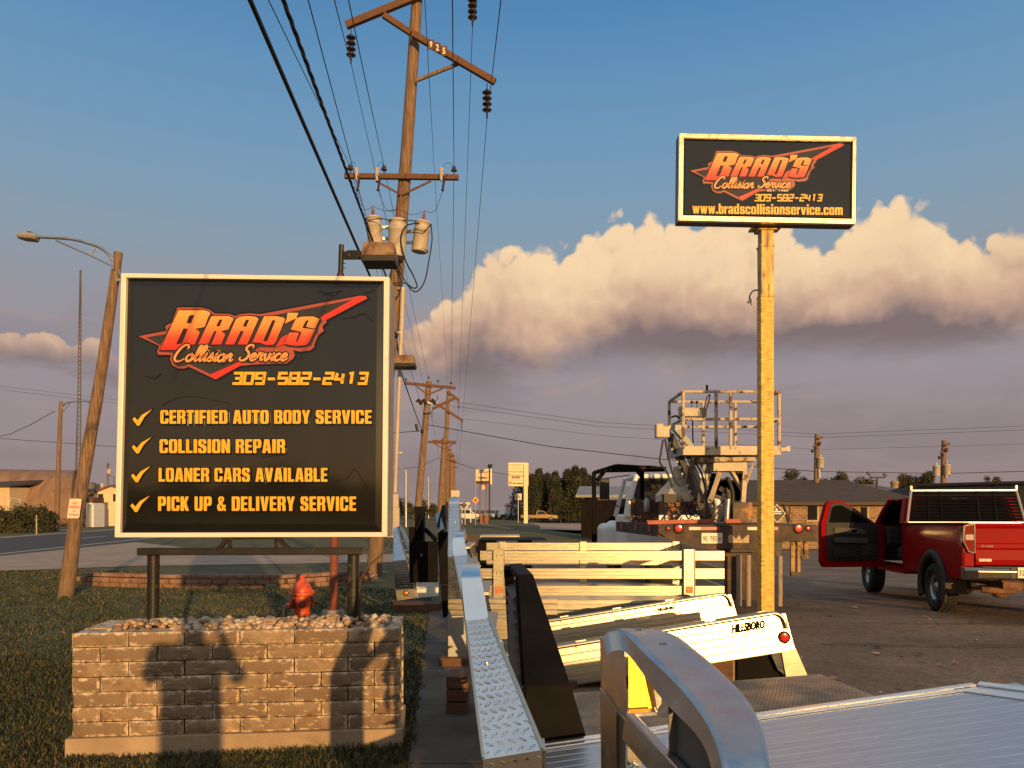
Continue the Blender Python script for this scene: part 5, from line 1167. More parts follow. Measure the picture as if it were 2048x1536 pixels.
# rack
YN = 4.16
A = [P(1058, 1510, YN), P(1182, 1506, YN), P(1141, 1368, YN), P(1049, 1372, YN)]      # vertical lower end
Bq = [P(1049, 1372, YN), P(1141, 1368, YN), P(1066, 1148, 4.72), P(1036, 1150, 4.72)]   # slope
mb = MB(); mb.prism(A, V((0, .05, 0))); build(mb, 'end_plate', BLKP, b2_, bevel=.006)
mb = MB(); quadslab(mb, Bq[0]+V((0, -.004, 0)), Bq[1]+V((0, -.004, 0)), Bq[2], Bq[3], .05); c1, c2_ = P(1076, 1172, 4.66), P(1128, 1330, 4.26); build(mb, 'slope_plate', BLKP, b2_, bevel=.006)
mb = MB()
for i in range(16): t = i/15; mb.ball(P(1042+40*t, 1201-2*t+random.uniform(-.6, .6), 4.585), (.006, .004, .004), 6, 4)
build(mb, 'weld_bead', GALV, b2_)
mb = MB(); quadslab(mb, Bq[3], Bq[2], P(1044, 1126, 5.55), P(1017, 1128, 5.55), .05); build(mb, 'top_rail', BLKP, b2_, bevel=.008)
mb = MB(); a, b = P(1018, 1131, 5.52), P(1036, 1152, 4.74)
mb.beam(P(1018, 1135, 5.52), V((.02, 6.05, .28)), .06, .07, up=(1, 0, 0)); mb.beam(V((.06, 4.3, .30)), V((.04, 5.95, .28)), .10, .08)
mb.beam(P(1038, 1156, 4.78), P(1052, 1368, 4.24), .03, .05, up=(1, 0, 0)); build(mb, 'rack_frame', BLKP, b2_, bevel=.004)
mb = MB()
for k in range(11):
    t = (k+.6)/11.5; z = 1.17-(1.17-.36)*t; y0 = 4.78-.50*t; y1 = 5.55+.4*t
    c0 = V((.045+.03*t, y0, z)); c1 = V((.0+.03*t, y1, z)); mb.box8([c0+V((-.05, 0, -.03)), c0+V((.05, 0, .025)), c0+V((.05, .008, .032)), c0+V((-.05, .008, -.023)), c1+V((-.05, 0, -.03)), c1+V((.05, 0, .025)), c1+V((.05, .008, .032)), c1+V((-.05, .008, -.023))])
build(mb, 'louvres', mk('dusty louvre', (.045, .036, .03), r=.5, var=.3), b2_)

# ---- beds 3 and 4: aluminium beds with side rails, tails raised
def alu_bed(label, Y, lp, rp, h, rail_end, depth, name_txt=None, lamp=True):
    """lp, rp: pixel of the side's top edge at both ends (plane at distance Y); h: side height in m"""
    A, B = P(lp[0], lp[1], Y), P(rp[0], rp[1], Y+.10); o = thing('truck_bed', label, 'truck bed', ((A.x+B.x)/2, Y+depth/2, 0), BG)
    ex = (B-A).normalized(); L_ = (B-A).length; ey = ex.cross(V((-ex.z, .095, ex.x)).normalized()); ey = ey if ey.y > 0 else -ey; ey.normalize(); ez = ex.cross(ey); ez = ez if ez.z > 0 else -ez
    def q(a, b, c=0): return A+ex*a+ez*b+ey*c
    mb = MB(); n = 5; hh = h/n
    cham = .05
    for k in range(n):                   # grooved extrusion: one skirt with stepped boards
        z1 = -k*hh; z0 = z1-hh+.0035
        e1 = L_-.0+cham*(-z1/h)*.6; e0 = L_+cham*(-z0/h)*.6
        mb.box8([q(0, z0, 0), q(e0, z0, 0), q(e0, z0, .03), q(0, z0, .03), q(0, z1, 0), q(e1, z1, 0), q(e1, z1, .03), q(0, z1, .03)])
        mb.box8([q(0, z0-.007, .006), q(e0, z0-.007, .006), q(e0, z0-.007, .03), q(0, z0-.007, .03), q(0, z0, .006), q(e0, z0, .006), q(e0, z0, .03), q(0, z0, .03)])
    build(mb, 'side_skirt', ALU, o, bevel=.003)
    mb = MB(); r = .020; zr = .016
    path = [q(0, zr, -.02), q(L_-.13, zr, -.02)]+[q(L_-.13+.10*math.sin(a), zr-.10*(1-math.cos(a)), -.02) for a in (.3, .6, .9, 1.2, 1.5)]+[q(L_-.028, -.09, -.02), q(L_-.025, -.14, -.01)]
    mb.tube(path, r, 10); build(mb, 'rub_rail', ALU, o)
    mb = MB()
    for t in (.08, .30, .52, .74): mb = MB(); mb.box(q(L_*t, .012, -.01), (.10, .03, .07), 0, Matrix((ex, ey, ez)).transposed()); build(mb, 'stake_pocket', ALU, o, bevel=.002)
    mb = MB(); m = 12
    for k in range(m):
        y0 = .03+(depth-.06)*k/m; y1 = .03+(depth-.06)*(k+1)/m-.004; mb.box8([q(0, -.05, y0), q(L_-.03, -.05, y0), q(L_-.03, -.05, y1), q(0, -.05, y1), q(0, -.012, y0), q(L_-.03, -.012, y0), q(L_-.03, -.012, y1), q(0, -.012, y1)])
    build(mb, 'deck', ALU, o)
    mb = MB(); mb.box8([q(L_-.03, -h*.8, .03), q(L_+.01, -h*.8, .03), q(L_+.01, -h*.8, depth), q(L_-.03, -h*.8, depth), q(L_-.03, -.004, .03), q(L_+.0, -.004, .03), q(L_+.0, -.004, depth), q(L_-.03, -.004, depth)]); build(mb, 'tail_skirt', ALU, o, bevel=.003)
    mb = MB(); mb.box8([q(0, -h*.8, depth-.03), q(L_, -h*.8, depth-.03), q(L_, -h*.8, depth), q(0, -h*.8, depth), q(0, .0, depth-.03), q(L_, .0, depth-.03), q(L_, .0, depth), q(0, .0, depth)]); build(mb, 'side_skirt', ALU, o)
    mb = MB()
    for t in (.2, .55, .85): mb.box8([q(L_*t, -.17, .1), q(L_*t+.06, -.17, .1), q(L_*t+.06, -.17, depth-.1), q(L_*t, -.17, depth-.1), q(L_*t, -.06, .1), q(L_*t+.06, -.06, .1), q(L_*t+.06, -.06, depth-.1), q(L_*t, -.06, depth-.1)])
    build(mb, 'cross_members', BLK, o)
    if lamp: lamp_disc(o, q(L_-.055, -h*.62, -.002), .040)
    for t, w_ in ((.62, .16), (.2, .10)): mb = MB(); mb.box(q(L_*t, -h*.42, -.006), (w_, .012, .02), 0, Matrix((ex, ey, ez)).transposed()); build(mb, 'latch', ALU_S, o)
    if name_txt:
        mb = MB(); x0, x1, z0, z1 = name_txt
        put_text(mb, 'HILLSBORO', (x0, -z1, x1, -z0), lambda x, y, of: q(x, -y, -.007-of), .001, bold=.05, shear=.35)
        mb.beam(q(x0-.03, z1-.005, -.005), q(x0+.03, z1-.012, -.005), .002, .006); build(mb, 'brand_lettering', mk('decal black', (.012, .011, .011), r=.9, spec=.02), o)
        mb = MB(); mb.prism([q(x1-.05, z0-.018, -.004), q(x1+.07, z0+.004, -.004), q(x1+.07, z0-.006, -.004)], V((0, -.002, 0))); build(mb, 'brand_swoosh', mk('decal yellow', (.7, .45, .03), r=.4), o)
    return o, q, L_
o3, q3, L3 = alu_bed('aluminium truck bed lettered HILLSBORO with red round lamp on its raised right end', 7.15, (985, 1318), (1571, 1226), .35, 0, .6, (2.24, 2.56, -.112, -.028))
o4, q4, L4 = alu_bed('aluminium truck bed with glaring side, just behind the one lettered HILLSBORO', 8.8, (985, 1262), (1462, 1188), .28, 0, .55, (1.90, 2.10, -.07, -.03), lamp=False)
# raised tail stand of bed 3
mb = MB(); mb.prism([P(1562, 1300, 7.32), P(1592, 1296, 7.32), P(1618, 1356, 7.32), P(1572, 1356, 7.32)], V((0, .5, 0))); build(mb, 'tail_leg', ALU, o3, bevel=.004)
mb = MB(); a = [P(1540, 1304, 7.34), P(1565, 1300, 7.34), P(1572, 1352, 7.34), P(1556, 1340, 7.34)]; quadslab(mb, a[3], a[2], a[1], a[0], .01); lozenges(mb, a[3], a[2], a[1], a[0], 4, 8, .010, .003, .002); build(mb, 'mud_guard', DIAM_DK, o3)
mb = MB(); mb.prism([P(1475, 1316, 7.40), P(1540, 1306, 7.40), P(1575, 1356, 7.40), P(1475, 1372, 7.40)], V((0, .03, 0))); build(mb, 'inner_panel', BLKP, o3)
mb = MB(); mb.prism([P(1390, 1326, 7.44), P(1476, 1314, 7.44), P(1480, 1372, 7.44), P(1390, 1380, 7.44)], V((0, .03, 0))); build(mb, 'inner_panel', mk('dull steel panel', (.19, .15, .115), r=.5, m=.5), o3)
mb = MB(); mb.bx((1.9, 7.35, 0), (2.1, 7.6, .28)); solo(mb, 'wood_block', WOOD_B, 'tall timber block under the raised right end of the bed lettered HILLSBORO', 'wood block', (2.0, 7, 0), bevel=.006)
mb = MB(); mb.bx((.4, 7.1, 0), (.6, 7.5, .08)); solo(mb, 'wood_block', WOOD_B, 'low timber block under the left end of the bed lettered HILLSBORO', 'wood block', (.5, 6.9, 0), bevel=.006)
mb = MB(); mb.bx((2.0, 8.9, 0), (2.2, 9.3, .36)); solo(mb, 'wood_block', WOOD_B, 'timber block under the right end of the glaring aluminium bed', 'wood block', (2.1, 9.1, 0), bevel=.006)
mb = MB(); mb.prism([P(948, 1240, 6.9), P(1018, 1236, 6.9), P(1018, 1278, 6.9), P(960, 1282, 6.9)], V((0, .05, 0))); build(mb, 'latch_plate', ALU, o3, bevel=.004)

# ---- bed 5: aluminium bed with slatted sides
b5 = thing('truck_bed', 'aluminium bed with slatted stake sides glowing gold, behind the two tilted beds', 'truck bed', (1.15, 10.8, 0), BG)
Yq = 9.6; Yr = 12.0
def board(parent, a, b, h, th, grooves=2, name='side_board', mat=ALU):
    """horizontal board with shallow grooves; a, b = top corners"""
    a, b = V(a), V(b); d = (b-a).normalized(); nrm = V((d.y, -d.x, 0)); mb = MB(); n = grooves+1; hh = h/n
    for k in range(n):
        z1 = V((0, 0, -k*hh)); z0 = V((0, 0, -(k+1)*hh+.005))
        mb.box8([a+z0+nrm*0, b+z0, b+z0-nrm*th, a+z0-nrm*th, a+z1, b+z1, b+z1-nrm*th, a+z1-nrm*th])
    mb.box8([a+V((0, 0, -h))-nrm*.005, b+V((0, 0, -h))-nrm*.005, b+V((0, 0, -h))-nrm*th*.9, a+V((0, 0, -h))-nrm*th*.9, a-nrm*.005+V((0, 0, -.002)), b-nrm*.005+V((0, 0, -.002)), b-nrm*th*.9+V((0, 0, -.002)), a-nrm*th*.9+V((0, 0, -.002))])
    return build(mb, name, mat, parent, bevel=.002)
xL, xR = P(960, 1100, Yq).x, P(1449, 1100, Yq).x
for v0, v1 in ((1102, 1121), (1137, 1158), (1172, 1192)):
    z = P(0, v0, Yq).z; h = (v1-v0)/F*Yq
    board(b5, (xL, Yq, z), (xR, Yq, z), h, .03)
    board(b5, (xL, Yr, z), (xR, Yr, z), h, .03); board(b5, (xR, Yq+.03, z), (xR, Yr, z), h, .03)
for u in (998, 1378):
    c = P(u, 1100, Yq-.02); mb = MB(); mb.bx((c.x-.065, Yq-.035, P(0, 1196, Yq).z), (c.x+.065, Yq-.012, c.z+.01))
    for dx in (-.067, .067): mb.bx((c.x+dx-.004, Yq-.05, P(0, 1196, Yq).z), (c.x+dx+.004, Yq-.012, c.z+.01))
    po = build(mb, 'stake', ALU, b5, bevel=.003); mb = MB()
    for v in (1111, 1147, 1181):
        for dx in (-.03, .03): mb.lathe((c.x+dx, Yq-.036, P(0, v, Yq).z), [(.008, 0), (.006, .004)], 8, 0, (0, -1, 0))
    build(mb, 'bolts', BLK, po)
    mb = MB(); mb.bx((c.x-.045, Yq-.038, P(0, 1186, Yq).z), (c.x+.045, Yq-.036, P(0, 1172, Yq).z)); build(mb, 'warning_decal', mk('orange decal', (.5, .17, .05), r=.5), po)
for x in (xL+.25, 1.1, xR-.1):
    mb = MB(); mb.bx((x-.05, Yr-.03, .5), (x+.05, Yr-.005, 1.16)); build(mb, 'stake', ALU, b5)
zt = P(0, 1200, Yq).z
board(b5, (xL+.1, Yq-.02, zt), (xR-.05, Yq-.02, zt), .12, .05, 1, 'side_skirt'); board(b5, (xL+.1, Yq-.01, zt-.13), (xR-.05, Yq-.01, zt-.13), .17, .05, 2, 'side_skirt')
mb = MB(); mb.bx((xL+.1, Yq+.03, zt-.05), (xR-.05, Yr, zt-.01)); build(mb, 'deck', ALU, b5)
mb = MB()
for t in (.25, .6): mb.tube([(xL+3.1*t, Yq-.026, zt-.03), (xL+3.1*t+.08, Yq-.03, zt-.035), (xL+3.1*t+.16, Yq-.026, zt-.03)], .008, 6)
build(mb, 'tie_down', GALV, b5)
for x_, s_d in ((0, 'left'), (2.2, 'right')):
    mb = MB(); mb.bx((x_, 9.8, 0), (x_+.2, 11.8, .25)); solo(mb, 'wood_block', WOOD_B, 'long timber under the %s end of the slat-sided bed' % s_d, 'wood block', (x_+.1, 10.8, 0))

# ---- bed 6: plated rack with rear panel (middle), bed 7: tall plated rack
b6 = thing('truck_bed_headboard', 'short diamond plated rack with smooth cap, rising right behind the nearest plated rack', 'headboard', (-.3, 5.2, 0), BG)
plated_rack(b6, V((-.185, 4.62, .32)), V((-.05, 4.62, .32)), P(933, 1240, 4.62), P(970, 1240, 4.62), P(907, 1112, 5.40), P(935, 1109, 5.42), P(907, 1074, 5.62), P(926, 1072, 5.64), (-.03, .9, .01), 0, (4, 18), (4, 10))
b7 = thing('truck_bed_headboard', 'tallest plated rack, its smooth cap reaching the pale board sign far behind', 'headboard', (-.6, 9.2, 0), BG)
Yh = 8.2
plated_rack(b7, P(896, 1197, Yh), P(925, 1197, Yh), P(896, 1114, Yh), P(922, 1112, Yh), P(898, 1008, 9.4), P(918, 1007, 9.4), P(899, 995, 9.6), P(916, 994, 9.6), (-.05, .7, .0), 0, (4, 30), (4, 9))
mb = MB(); a, b = P(896, 1198, Yh-.01), P(926, 1198, Yh-.01)
for v0, v1 in ((1198, 1207), (1208, 1219), (1220, 1229)): mb.bx((a.x, Yh-.02, P(0, v1, Yh).z), (b.x+1.0, Yh+.03, P(0, v0, Yh).z))
build(mb, 'side_skirt', ALU, b7, bevel=.003)
mb = MB(); mb.bx((P(895, 0, Yh).x, Yh, P(0, 1318, Yh).z), (P(932, 0, Yh).x, Yh+.5, P(0, 1231, Yh).z)); mb.bx((P(896, 0, Yh).x, Yh-.015, P(0, 1321, Yh).z), (P(934, 0, Yh).x, Yh+.5, P(0, 1316, Yh).z)); build(mb, 'tool_box', mk('satin aluminium box', (.45, .45, .42), r=.5, m=1, var=.1), b7, bevel=.008)
mb = MB(); c = P(905, 1325, Yh); mb.bx((P(880, 0, Yh).x, Yh-.1, .0), (P(936, 0, Yh).x, Yh+.6, .10)); solo(mb, 'wood_block', WOOD_B, 'timber block under the aluminium tool box of the tallest rack', 'wood block', (c.x, Yh, 0), bevel=.006)
mb = MB()
for k in range(3): z = .06+k*.105; mb.bx((P(914, 0, 7.44).x, 6.2, z-.05), (P(950, 0, 7.44).x, 6.5, z+.045))
solo(mb, 'wood_block', WOOD_B, 'stack of three reddish timbers at the edge of the sidewalk', 'wood block', (-.4, 6.3, 0), bevel=.008)
# ---- bed 8: black rack (middle left)
b8 = thing('truck_bed_headboard', 'black steel headboard with big toolbox panel and a thick round black post', 'headboard', (-1.1, 9.8, 0), BG)
Y8 = 9.4
mb = MB(); mb.prism([P(875, 1066, Y8), P(893, 1062, Y8), P(897, 1070, Y8), P(897, 1168, Y8), P(880, 1170, Y8)], V((0, .08, 0))); mb.prism([P(881, 1172, Y8), P(897, 1170, Y8), P(898, 1232, Y8), P(886, 1236, Y8)], V((0, .08, 0))); build(mb, 'end_plate', BLKP, b8, bevel=.008)
mb = MB(); mb.prism([P(873, 1054, Y8+.2), P(892, 1060, Y8+.2), P(890, 1010, 10.4), P(884, 1010, 10.4)], V((0, .06, 0))); build(mb, 'slope_plate', BLKP, b8)
mb = MB(); c = P(839, 1080, 10.6); mb.bx((P(830, 0, 10.6).x, 10.55, P(0, 1086, 10.6).z), (P(848, 0, 10.6).x, 10.75, P(0, 1013, 10.6).z)); mb.tube([P(833, 1060, 10.5), P(845, 1030, 10.5)], .03, 8); build(mb, 'post', BLKP, b8, bevel=.04)
mb = MB(); mb.bx((P(826, 0, 10.5).x, 10.4, P(0, 1165, 10.4).z), (P(875, 0, 10.4).x, 10.5, P(0, 1083, 10.4).z)); pn = build(mb, 'panel', BLKP, b8, bevel=.01)
mb = MB(); mb.tube([P(843, 1110, 10.38), P(843, 1112, 10.36)], .02, 8); build(mb, 'latch', GALV, pn)
mb = MB(); mb.beam(P(850, 1058, 10.5), P(872, 1080, 10.4), .04, .05); mb.beam(P(824, 1054, 10.5), P(826, 1165, 10.5), .08, .08); build(mb, 'rack_frame', BLKP, b8)
mb = MB(); mb.beam(P(876, 1028, 10.2), P(884, 1062, 9.5), .07, .03, up=(0, -1, 0)); build(mb, 'bright_strip', ALU, b8)
# ---- bed 9: far left plated unit with amber lamp, next to the sign
b9 = thing('truck_bed', 'aluminium bed end with diamond plate slope and round amber lamp, right beside the square sign', 'truck bed', (-1.5, 13.2, 0), BG)
Y9 = 12.6
plated_rack(b9, P(791, 1180, Y9), P(830, 1179, Y9), P(786, 1122, Y9), P(812, 1119, Y9), P(787, 1062, 13.8), P(795, 1060, 13.8), P(788, 1055, 14.0), P(794, 1054, 14.0), (-.02, .6, 0), 0, (6, 26), (6, 12))
mb = MB(); mb.prism([P(791, 1180, Y9-.02), P(832, 1178, Y9-.02), P(833, 1196, Y9-.02), P(794, 1202, Y9-.02)], V((0, .05, 0))); build(mb, 'side_skirt', ALU, b9, bevel=.004)
lamp_disc(b9, P(812, 1186, Y9-.03), .030, mat=AMBL)
mb = MB(); mb.prism([P(833, 1164, Y9), P(876, 1155, Y9), P(877, 1172, Y9), P(833, 1178, Y9)], V((0, .06, 0))); mb.prism([P(833, 1179, Y9-.02), P(877, 1173, Y9-.02), P(877, 1192, Y9-.02), P(834, 1196, Y9-.02)], V((0, .05, 0))); build(mb, 'tail_skirt', WHITEP, b9, bevel=.004)
mb = MB(); mb.beam(P(804, 1058, 13.8), P(826, 1112, 13.0), .05, .10, up=(0, -1, 0)); mb.beam(P(820, 1113, 12.9), P(836, 1162, 12.65), .16, .05, up=(0, -1, 0)); mb.beam(P(836, 1150, 12.7), P(842, 1165, 12.6), .05, .08, up=(0, -1, 0)); build(mb, 'inner_frame', ALU, b9)
mb = MB(); c = P(810, 1212, Y9); mb.bx((P(786, 0, Y9).x, Y9-.05, .0), (P(880, 0, Y9).x, Y9+.4, .13)); solo(mb, 'wood_block', WOOD_B, 'timber block under the bed end with the amber lamp', 'wood block', (c.x, Y9, 0), bevel=.006)
# ---- bed 10: black panel and thin deck behind the slatted bed
b10 = thing('truck_bed_headboard', 'dark brown-black headboard panel at the left end of the slat-sided bed', 'headboard', (-.7, 12.6, 0), BG)
mb = MB(); mb.bx((P(934, 0, 12.5).x, 12.5, P(0, 1134, 12.5).z), (P(956, 0, 12.5).x, 12.62, P(0, 1067, 12.5).z)); build(mb, 'panel', mk('brown-black steel', (.035, .022, .018), r=.45, var=.3), b10, bevel=.01)
mb = MB(); mb.bx((P(946, 0, 12.5).x, 12.45, P(0, 1128, 12.5).z), (P(950, 0, 12.5).x, 12.5, P(0, 1122, 12.5).z)); build(mb, 'latch', GALV, b10)
mb = MB(); mb.bx((P(936, 0, 12.4).x, 12.4, P(0, 1140, 12.4).z), (P(958, 0, 12.4).x, 12.6, P(0, 1132, 12.4).z)); build(mb, 'base_rail', ALU, b10)
b11 = thing('truck_bed', 'low black-edged aluminium deck showing as a thin strip above the slatted bed', 'truck bed', (.1, 14.2, 0), BG)
mb = MB(); mb.bx((P(958, 0, 13.4).x, 13.4, P(0, 1081, 13.4).z), (P(1093, 0, 13.4).x, 14.6, P(0, 1079, 13.4).z)); build(mb, 'deck', BLKP, b11)
mb = MB(); mb.bx((P(956, 0, 13.9).x, 14.7, P(0, 1079, 13.9).z), (P(1040, 0, 13.9).x, 15.5, P(0, 1074, 13.9).z)); build(mb, 'deck_board', ALU, b11)
mb = MB(); mb.bx((-.6, 13.6, 0), (-.3, 15.2, 1.1)); mb.bx((.1, 13.6, 0), (.35, 14.5, 1.1)); build(mb, 'support', BLKP, b11)
# ------------------------------------------------------------------ tall sign on its pole
TY = 11.7
ts = thing('pylon_sign', 'wide lit-up looking sign with web address high on a rust-stained gold pole', 'sign', (P(1531, 1240, TY).x, TY, 0))
GOLDP = mk('peeling yellow pole paint', (.80, .50, .095), r=.52, var=.25, sc=5, stretch=(3, 3, .8), c2=(.30, .165, .05), amt=.38, sc2=5.0, st2=(1.6, 1.6, 9.0), soft=.10, bump=.15, bsc=40, spec=.25)
DARKP = mk('stained upper pole', (.66, .43, .12), r=.55, var=.3, sc=5, stretch=(3, 3, .5), c2=(.16, .09, .035), amt=.40, sc2=5, st2=(3, 3, .7), bump=.15, bsc=40)
def psec(v0, v1, w, mat, name='pole', x=0):
    mb = MB(); u0, u1 = 1530.5, 1531.5; a, b = P(u1, v1, TY+.1), P(u0, v0, TY+.1); hw = w/2
    mb.box8([a+V((-hw, -hw, 0)), a+V((hw, -hw, 0)), a+V((hw, hw, 0)), a+V((-hw, hw, 0)), b+V((-hw, -hw, 0)), b+V((hw, -hw, 0)), b+V((hw, hw, 0)), b+V((-hw, hw, 0))])
    return build(mb, name, mat, ts, bevel=.012)
psec(594, 1245, .20, GOLDP); psec(494, 594, .192, DARKP); psec(452, 494, .185, DARKP)
for v in (494, 594): psec(v-2, v+3, .215, DARKP, 'collar')
mb = MB(); mb.tube(smooth2([P(1518, 580, TY), P(1506, 582, TY), P(1499, 594, TY), P(1502, 602, TY), P(1497, 606, TY)], 5), .012, 6)
for q in (((1500, 598), (1494, 606)), ((1501, 602), (1503, 610))): mb.tube([P(*q[0], TY), P(*q[1], TY)], .008, 5)
build(mb, 'cut_cable', WIRE, ts)
SX = 1276/1000
def tr_(x, y, o):                    # units of the enlarged view of this sign: 5.12 per photo pixel
    u, v = 1330+x/5.12, 250+y/5.12; Y = TY-.22+.10*(u-1352)/360
    p = P(u, v, Y); return V((p.x, p.y-o, p.z))
T4 = [(142, 93), (1952, 130), (1942, 1022), (132, 985)]
mb = MB(); mb.box8([tr_(*T4[3], -.20), tr_(*T4[2], -.20), tr_(*T4[2], -.03), tr_(*T4[3], -.03), tr_(*T4[0], -.20), tr_(*T4[1], -.20), tr_(*T4[1], -.03), tr_(*T4[0], -.03)])
build(mb, 'cabinet', mk('brown cabinet side', (.085, .055, .04), r=.5, var=.2), ts)
I4 = [(190, 140), (1915, 175), (1905, 968), (180, 932)]
FR2 = mk('bright sign frame', (.80, .66, .42), r=.28, m=.6, var=.12, sc=4, rvar=.1)
for k in range(4):
    a, b, c, d = T4[k], T4[(k+1) % 4], I4[(k+1) % 4], I4[k]
    mb = MB(); mb.box8([tr_(*q, -.05) for q in (a, b, c, d)]+[tr_(*q, .03) for q in (a, b, c, d)]); build(mb, 'frame_bar', FR2, ts, bevel=.005)
J4 = [(212, 160), (1900, 192), (1890, 948), (204, 912)]
mb = MB()
for k in range(4): mb.add([tr_(*q, o) for q, o in ((I4[k], -.012), (I4[(k+1) % 4], -.012), (J4[(k+1) % 4], -.003), (J4[k], -.003))], [(0, 1, 2, 3)])
build(mb, 'tray_edge', FACE_R, ts)
mb = MB(); mb.add([tr_(*q, -.003) for q in J4], [(0, 1, 2, 3)]); build(mb, 'face_panel', FACE, ts)
trf = lambda x, y, o: tr_(x, y, o+.002)
logo(ts, lambda x, y, o: trf(258+1.276*(x-130), 208+1.309*(y-185)+(x-130)*.006, o), .0022)
mo, mb = MB(), MB(); digits(mo, '309-582-2413', (910, 716, 1610, 778), trf, .003, 28, 0); digits(mb, '309-582-2413', (910, 716, 1610, 778), trf, .006, 13, 0); build(mo, 'number_outline', L_OUT, ts); build(mb, 'phone_number', L_YEL, ts)
mo, mb = MB(), MB(); skew = lambda x, y, o: trf(x, y+(x-280)*.010, o)
block_text(mo, mb, 'www.bradscollisionservice.com', (280, 806, 1815, 908), skew, .0, .004, .009, 8)
build(mo, 'address_outline', L_OUT, ts); build(mb, 'web_address', L_YEL, ts)
mb = MB(); put_text(mb, 'EST. 1980', (1045, 664, 1262, 684), trf, .006, bold=.02); build(mb, 'small_text', mk('small print white', (.7, .6, .5), r=.4), ts)
mb = MB(); a = P(1531, 455, TY+.1); mb.bx((a.x-.22, a.y-.14, a.z-.03), (a.x+.22, a.y+.14, a.z+.0)); mb.bx((a.x-.14, a.y-.12, a.z-.07), (a.x+.14, a.y+.12, a.z-.03)); build(mb, 'mount_plate', DARKP, ts)

# ------------------------------------------------------------------ truck with lift basket
LY = 12.75
lt = thing('lift_truck', 'old white flatbed truck carrying a rusty white lift basket on a dark boom', 'truck', (P(1475, 1200, LY).x, LY, 0))
OLDW = mk('chipped white paint', (.56, .47, .36), r=.6, var=.15, sc=5, c2=(.13, .055, .03), amt=.27, sc2=8, soft=.04, bump=.15, bsc=50)
RW = mk('rusted white rail', (.52, .43, .33), r=.65, var=.2, sc=6, c2=(.07, .026, .014), amt=.44, sc2=6, soft=.05, bump=.2, bsc=60)
BLUG = mk('pale blue grey paint', (.34, .37, .38), r=.5, var=.15, sc=4, c2=(.12, .07, .045), amt=.22, sc2=6)
RBR = mk('dark rusty bed steel', (.050, .034, .027), r=.7, var=.35, sc=4, c2=(.13, .06, .03), amt=.38, sc2=4, soft=.1, bump=.25, bsc=40)
CABW = mk('truck cab white', (.76, .76, .76), r=.35, var=.08, sc=3, coat=.3)
REDW = mk('faded red paint', (.40, .085, .045), r=.6, var=.2, sc=5, c2=(.16, .05, .03), amt=.3, sc2=6)
def pr(pts, th, name, mat, par=None, bv=.004, Y=None):
    mb = MB(); mb.prism([P(p[0], p[1], (p[2] if len(p) > 2 else Y)) for p in pts], V((0, th, 0))); return build(mb, name, mat, par or lt, bevel=bv)
# bed: rear sill, deck, left side
zdk = P(0, 1047, LY).z
xl_, xr_ = P(1317, 0, LY).x, P(1636, 0, LY).x
sill = pr([(1317, 1051), (1636, 1051), (1636, 1083), (1545, 1083), (1545, 1100), (1372, 1097), (1317, 1066)], .06, 'rear_sill', RBR, Y=LY)
for u, v, r in ((1336, 1057, .030), (1357, 1057, .060), (1597, 1057, .060), (1616, 1057, .034)): lamp_disc(lt, P(u, v, LY-.005), r)
for a, b, m in ((1378, 1401, 'w'), (1401, 1438, 'r'), (1495, 1514, 'w'), (1543, 1556, 'r')):
    mb = MB(); mb.prism([P(a, 1054, LY-.004), P(b, 1054, LY-.004), P(b, 1060, LY-.004), P(a, 1060, LY-.004)], V((0, -.003, 0)))
    build(mb, 'reflector_tape', mk('tape white', (.72, .55, .38), r=.35, c2=(.4, .2, .1), amt=.3, sc2=14) if m == 'w' else mk('tape red', (.55, .06, .03), r=.35, var=.3, sc=12), lt)
mb = MB(); mb.prism([P(1403, 1066, LY-.02), P(1445, 1066, LY-.02), P(1445, 1087, LY-.02), P(1403, 1087, LY-.02)], V((0, .008, 0))); lp = build(mb, 'licence_plate', mk('plate white', (.74, .66, .52), r=.4, var=.05), lt, bevel=.003)
mb = MB(); lf = lambda x, y, o: P(x, y, LY-.022-o)
put_text(mb, '90', (1406, 1072, 1415, 1083), lf, .001, bold=.01); put_text(mb, '785', (1420, 1072, 1434, 1083), lf, .001, bold=.01); put_text(mb, 'K', (1438, 1074, 1443, 1082), lf, .001); build(mb, 'plate_number', mk('plate ink', (.03, .035, .06), r=.5), lp)
pr([(1456, 1072), (1462, 1068), (1472, 1078), (1478, 1070), (1484, 1080), (1494, 1070), (1498, 1070), (1498, 1086), (1457, 1086)], -.004, 'torn_sticker', mk('torn sticker', (.42, .32, .20), r=.7, var=.3, sc=20), Y=LY-.004)
mb = MB(); zl = zdk-.22; xf = P(1232, 0, 16.1).x
mb.box8([(xl_, LY+.06, zl), (xr_, LY+.06, zl), (xr_-.35, 16.4, zl), (xf, 16.1, zl), (xl_, LY+.06, zdk-.02), (xr_, LY+.06, zdk-.02), (xr_-.35, 16.4, zdk-.02), (xf, 16.1, zdk-.02)]); build(mb, 'bed', RBR, lt, bevel=.006)
for t in (.15, .45, .8): mb = MB(); a = V((xl_, LY+.06, zdk-.10)).lerp(V((xf, 16.1, zdk-.10)), t); mb.box(a+V((-.012, 0, 0)), (.02, .16, .10)); build(mb, 'stake_pocket', REDW, lt)
pr([(1293, 1041), (1425, 1038), (1425, 1046), (1297, 1049)], .04, 'red_cross_bar', REDW, Y=LY+.5); pr([(1452, 1038), (1482, 1038), (1482, 1046), (1452, 1046)], .04, 'red_cross_bar', REDW, Y=LY+.4)
# cab
CY = 16.9
mb = MB(); cabx0, cabx1 = P(1250, 0, CY).x, P(1250, 0, CY).x+2.15; zb, zt = .55, P(0, 947, CY).z
